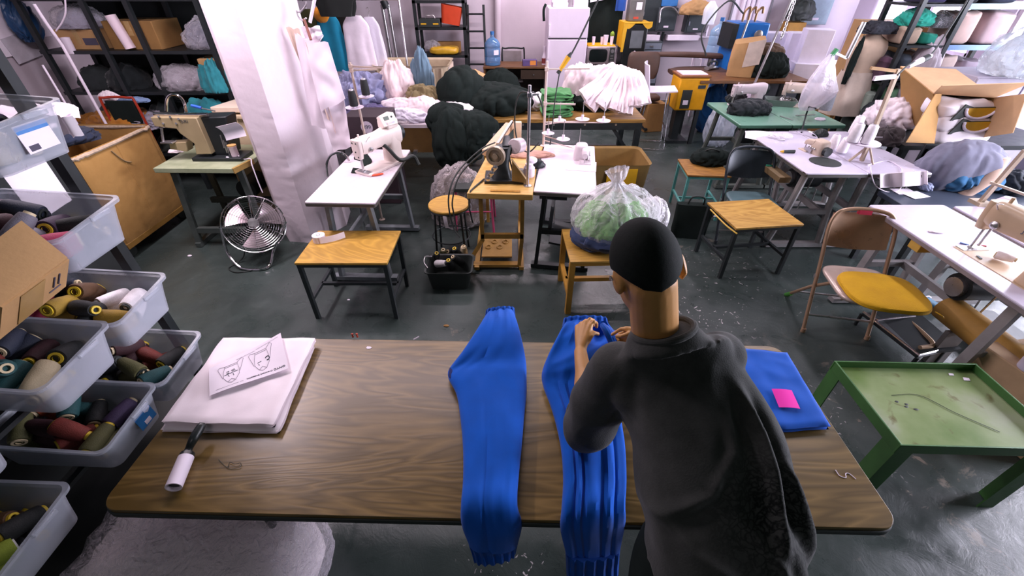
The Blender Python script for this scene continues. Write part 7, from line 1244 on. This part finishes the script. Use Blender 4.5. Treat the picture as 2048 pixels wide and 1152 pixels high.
t=thing('milk_jug','white plastic jug hanging right of the paper bag','jug',PY(1415,48,8.3)); MB().loft([((0,0,0),(.09,0,0),(0,.08,0)),((0,0,.2),(.1,0,0),(0,.085,0)),((0,0,.28),(.06,0,0),(0,.05,0)),((0,0,.32),(.03,0,0),(0,.03,0))],20,3.5,sub=3).build('body',film('#eef2fb',.7,.3,.1,5),t); MB().tube([(0,.3,.2),(0,.55,.25)],.01,8).build('wall_bracket',STEEL,t); MB().tube([(.02,0,0),(.0,0,-.1),(.01,0,-.18)],.008,6).build('drip_tube',STEEL,t)
o=MB().lathe([(.001,0),(.035,0),(.035,.14),(.02,.16),(.001,.16)],16).build('white_bottle',WHITE,loc=(PY(1410,78,8.72).x,8.76,PY(1410,72,8.72).z)); tag(o,'small white bottle under the hanging jug','bottle'); o2=MB().box((o.location.x,8.8,o.location.z-.013),(.3,.2,.025)).build('wall_shelf',WHITE,bev=.004); tag(o2,'short white shelf under the small white bottle on the back wall','shelf')
bottle('pale blue water bottle by the back wall, left of the blue boiler',(PY(1428,108,7.9).x,7.9,PY(1428,110,7.9).z),1.05,'#8fb6d6')
t=thing('side_table','pale stand under the pale blue water bottle','table',(PY(1428,108,7.9).x,7.95,0)); z_=PY(1428,110,7.9).z-.002; MB().box((0,0,z_-.02),(.5,.45,.04)).build('top',WHITE,t)
for x in(-.22,.22):
    for y in(-.2,.2): MB().box((x,y,z_/2-.02),(.04,.04,z_-.04)).build('leg',WHITE,t)
# poster and framed sheets
a=PY(1474,-15,8.85); b=PY(1524,74,8.85); t=thing('notice_board','white framed notice sheet on the back wall behind the boiler','notice',((a.x+b.x)/2,8.88,(a.z+b.z)/2)); w_,h_=b.x-a.x,a.z-b.z; MB().box((0,0,0),(w_,.02,h_)).build('sheet',WHITE,t)
for s in(-1,1): MB().box((s*w_/2,-.01,0),(.03,.04,h_)).build('frame',pm('#6d6a72',.5),t)
# steam boiler, ironing tables
bl=V((PY(1488,70,7.2).x,7.2,0)); zt=PY(1488,46,7.0).z; t=thing('steam_boiler','bright blue steam boiler with gauge and pipes, back right','boiler',bl); BB=pm('#1668b8',.4,.1,.08); MB().box((0,0,zt/2+.25),(.46,.45,zt-.5)).build('cabinet',BB,t,bev=.02); MB().box((-.26,-.05,zt-.16),(.08,.4,.3)).build('side_housing',BLKMET,t); MB().lathe([(.001,0),(.055,0),(.06,.012),(.04,.02),(.001,.02)],24,TR(.09,-.226,zt-.14)@RX(90)).build('gauge_ring',STEEL,t)
for k in range(5): MB().box((.06,-.228,zt-.30-.03*k),(.16,.008,.008)).build('vent_slot',INKB,t)
for x in(-.08,.0,.1): MB().tube([(x,0,zt),(x,0,zt+.12),(x+.06,0,zt+.17),(x+.08,0,zt+.1)],.016,8,spl=4).build('pipe',pm('#8a6a4a',.4,.5),t)
for x in(-.2,.2):
    for y in(-.18,.18): MB().box((x,y,.13),(.05,.05,.26)).build('leg',BLKMET,t)
MB().tube([(-.1,0,zt+.1),(-.4,-.1,zt+.25),(-.7,-.2,zt-.1),(-.6,-.3,zt-.4)],.011,8,spl=6).build('steam_hose',BLACK,t); MB().tube([(-.25,-.3,.6),(-.18,-.32,1.15),(-.14,-.3,1.5)],.014,8).build('upright_tube',STEEL,t)
BRN=pm('#4a3328',.6,0,.15)
t=thing('ironing_table','dark brown padded ironing table, back right','ironing table',(2.95,7.1,0)); MB().loft([((-.55,0,.82),(0,.14,0),(0,0,.03)),((-.3,0,.83),(0,.24,0),(0,0,.04)),((.3,0,.83),(0,.28,0),(0,0,.04)),((.6,0,.82),(0,.2,0),(0,0,.03))],24,3,sub=4).build('padded_board',BRN,t); MB().loft([((-.75,.25,1.02),(0,.06,0),(0,0,.03)),((-.3,.22,1.02),(0,.1,0),(0,0,.035)),((.35,.18,1.0),(0,.12,0),(0,0,.035))],20,3,sub=3).build('sleeve_board',BRN,t); MB().cyl((.1,.2,.8),(.1,.2,1.0),.04,n=12).build('sleeve_post',STEEL,t)
for x in(-.3,.35): MB().box((x,0,.4),(.08,.3,.8)).build('pedestal',BLKMET,t)
ir=thing('steam_iron','steel steam iron with black handle on the padded ironing table','iron',(2.98,7.0,.872),25); MB().loft([((-.12,0,.02),(0,.05,0),(0,0,.02)),((0,0,.03),(0,.055,0),(0,0,.03)),((.12,0,.015),(0,.01,0),(0,0,.015))],18,2.6,sub=3).build('soleplate',STEEL,ir); MB().tube([(-.09,0,.05),(-.08,0,.1),(.05,0,.1),(.07,0,.05)],.014,8,spl=4).build('handle',BLACK,ir)
t=thing('vacuum_unit','yellow steel vacuum unit with black panel, in front of the ironing table','machine',(2.48,6.45,0)); MB().box((0,0,.68),(.40,.36,.42)).build('cabinet',pm('#d99a08',.45,.05,.1),t,bev=.02); MB().box((0,0,.905),(.42,.38,.03)).build('lid',pm('#7d4a22',.5),t,bev=.008); MB().box((-.07,-.184,.62),(.13,.008,.24)).build('black_panel',BLACK,t); MB().box((-.07,-.19,.58),(.07,.004,.06)).build('sticker',WHITE,t); MB().box((.11,-.184,.78),(.1,.008,.04)).build('name_plate',INKB,t); MB().box((-.07,.0,.24),(.1,.12,.48)).build('pedestal',BLKMET,t); MB().box((-.05,0,.02),(.3,.3,.04)).build('foot',BLKMET,t); MB().box((0,0,.925),(.34,.28,.012)).build('white_mat',WHITE,t)
t=thing('office_chair','worn brown office chair with high back, behind the white bar chair','chair',(2.02,7.15,0)); MB().loft([((0,.1,.70),(.2,0,0),(0,.04,0)),((0,.12,.80),(.24,0,0),(0,.05,0)),((0,.14,1.0),(.24,0,0),(0,.05,0)),((0,.15,1.06),(.2,0,0),(0,.035,0))],28,4,sub=3).build('backrest',BRN,t); MB().box((0,-.12,.50),(.44,.42,.07)).build('seat',BRN,t,bev=.025); MB().bar((0,.12,.5),(0,.13,.75),.06,.02).build('back_bar',BLKMET,t); MB().cyl((0,-.1,.1),(0,-.1,.47),.03,n=12).build('gas_column',BLKMET,t)
for k in range(5): a=k*2*PI/5; MB().bar((0,-.1,.1),(.27*math.cos(a),-.1+.27*math.sin(a),.05),.04,.03).build('base_leg',BLKMET,t)
# white bar chair
t=thing('bar_chair','white high bar chair on thin chrome legs, right of the garment pile','chair',(1.98,6.2,0)); wp=pm('#e6dcec',.3,0,.04)
MB().sheet(lambda u,v:V(((u-.5)*.38*(1-.1*abs(v-.5)),-.05+.0+(.4*(1-min(1,v*2)))*-1+.22+.06*max(0,v*2-1)-.04*(2*u-1)**2*(1 if v>.5 else 0),.76+.02*(1-min(1,v*2))**2+.32*max(0,v*2-1))),20,30,.014).build('shell_seat',wp,t)
for s in(-1,1): MB().tube([(s*.15,.14,.75),(s*.19,.2,.02),(s*.19,-.2,.02),(s*.15,-.14,.75)],.009,8).build('sled_leg',CHROME,t)
MB().tube([(-.17,-.17,.3),(.17,-.17,.3)],.008,8).build('foot_bar',CHROME,t)
t.rotation_euler=(0,0,R(80))
# cartons, bags at back right
t=thing('paper_bag','brown paper carrier bag standing on the ironing bench','bag',(PY(1480,140,6.6).x,6.6,.86),-20); MB().loft([((0,0,0),(.16,0,0),(0,.11,0)),((0,0,.22),(.17,0,0),(0,.12,0)),((.02,0,.44),(.18,0,.03),(0,.1,.02))],28,8,lambda th,tt:1+.05*nz(th*3,tt*5),sub=5).build('body',CARD,t); MB().sheet(lambda u,v:V((.0+.2*u,-.12-.02*v,.12+.3*v+.05*u)),8,8,.003).build('receipt',pm('#cbbcb0',.8),t)
t=thing('work_bench','dark steel bench under the paper bag, back right','bench',(3.3,6.55,0)); MB().box((0,0,.84),(1.5,.6,.035)).build('top',DESKW,t,bev=.004)
for x in(-.68,.68):
    for y in(-.25,.25): MB().box((x,y,.41),(.05,.05,.82)).build('leg',BLKMET,t)
hp(1535,140,6.55,(.28,.2,.2),'#171c1e',232,'black bags on the dark steel bench right of the paper bag',.16,2.6,z=.86,mat=BLKCLOTH); hp(1520,118,6.7,(.3,.12,.12),'#5a4638',233,'brown padded roll lying over the black bags',.1,2.2,z=1.08)
for k,(px,py,y,d,lab) in enumerate(((1535,108,7.6,(.42,.3,.3),'pale plastic tub of white goods, left of the white cartons'),(1583,128,7.3,(.34,.3,.42),'white carton leaning beside the pale tub'),(1612,130,7.0,(.34,.3,.46),'white carton nearest the white pier'),(1605,155,6.9,(.4,.3,.2),'low white carton beneath the leaning cartons'))): p=PY(px,py,y); carton(lab,(p.x,y,max(0,p.z)),d,(-12,-14,-16,-14)[k],pm('#ddd6e6',.5,0,.05),False)
t=thing('work_bench','pale bench carrying the white cartons at the back right','bench',(4.6,7.3,0)); MB().box((0,0,.86),(1.6,.9,.04)).build('top',WHITE,t); MB().box((0,.1,.42),(1.5,.6,.84)).build('body',pm('#4a4f58',.6),t)
p=PY(1590,65,8.5); carton('ochre carton on a wall bracket left of the breaker panel',(p.x,8.65,p.z-.1145),(.3,.3,.26),0,pm('#a87a34',.7),False); o=MB().box((p.x,8.7,p.z-.13),(.5,.38,.03)).build('wall_shelf',BLKMET); tag(o,'dark wall shelf under the ochre carton, back right','shelf'); heapo('black_case','black coiled case above the ochre carton','case',(p.x+.02,8.6,p.z+.17),(.22,.16,.2),BLACK,235,.15,3,.6)
hp(1460,185,6.2,(.2,.18,.3),'#8793a8',236,'clear sacks under the dark steel bench',.15,3,z=.0,flat=.9,mat=film('#cfd8e6',.45,.2,.6,14,.02)); hp(1430,190,6.9,(.24,.2,.35),'#1f4f86',237,'blue drum-like sack behind the yellow vacuum unit',.08,2.4,z=.0,flat=.9)
t=carton('brown carton on the floor behind the white bar chair',(2.2,7.0,0),(.3,.3,.42),10,CARDD,False)
vs=SC.view_settings; vs.view_transform='Standard'; vs.look='None'; vs.gamma=1; vs.exposure=-.12; vs.use_curve_mapping=False
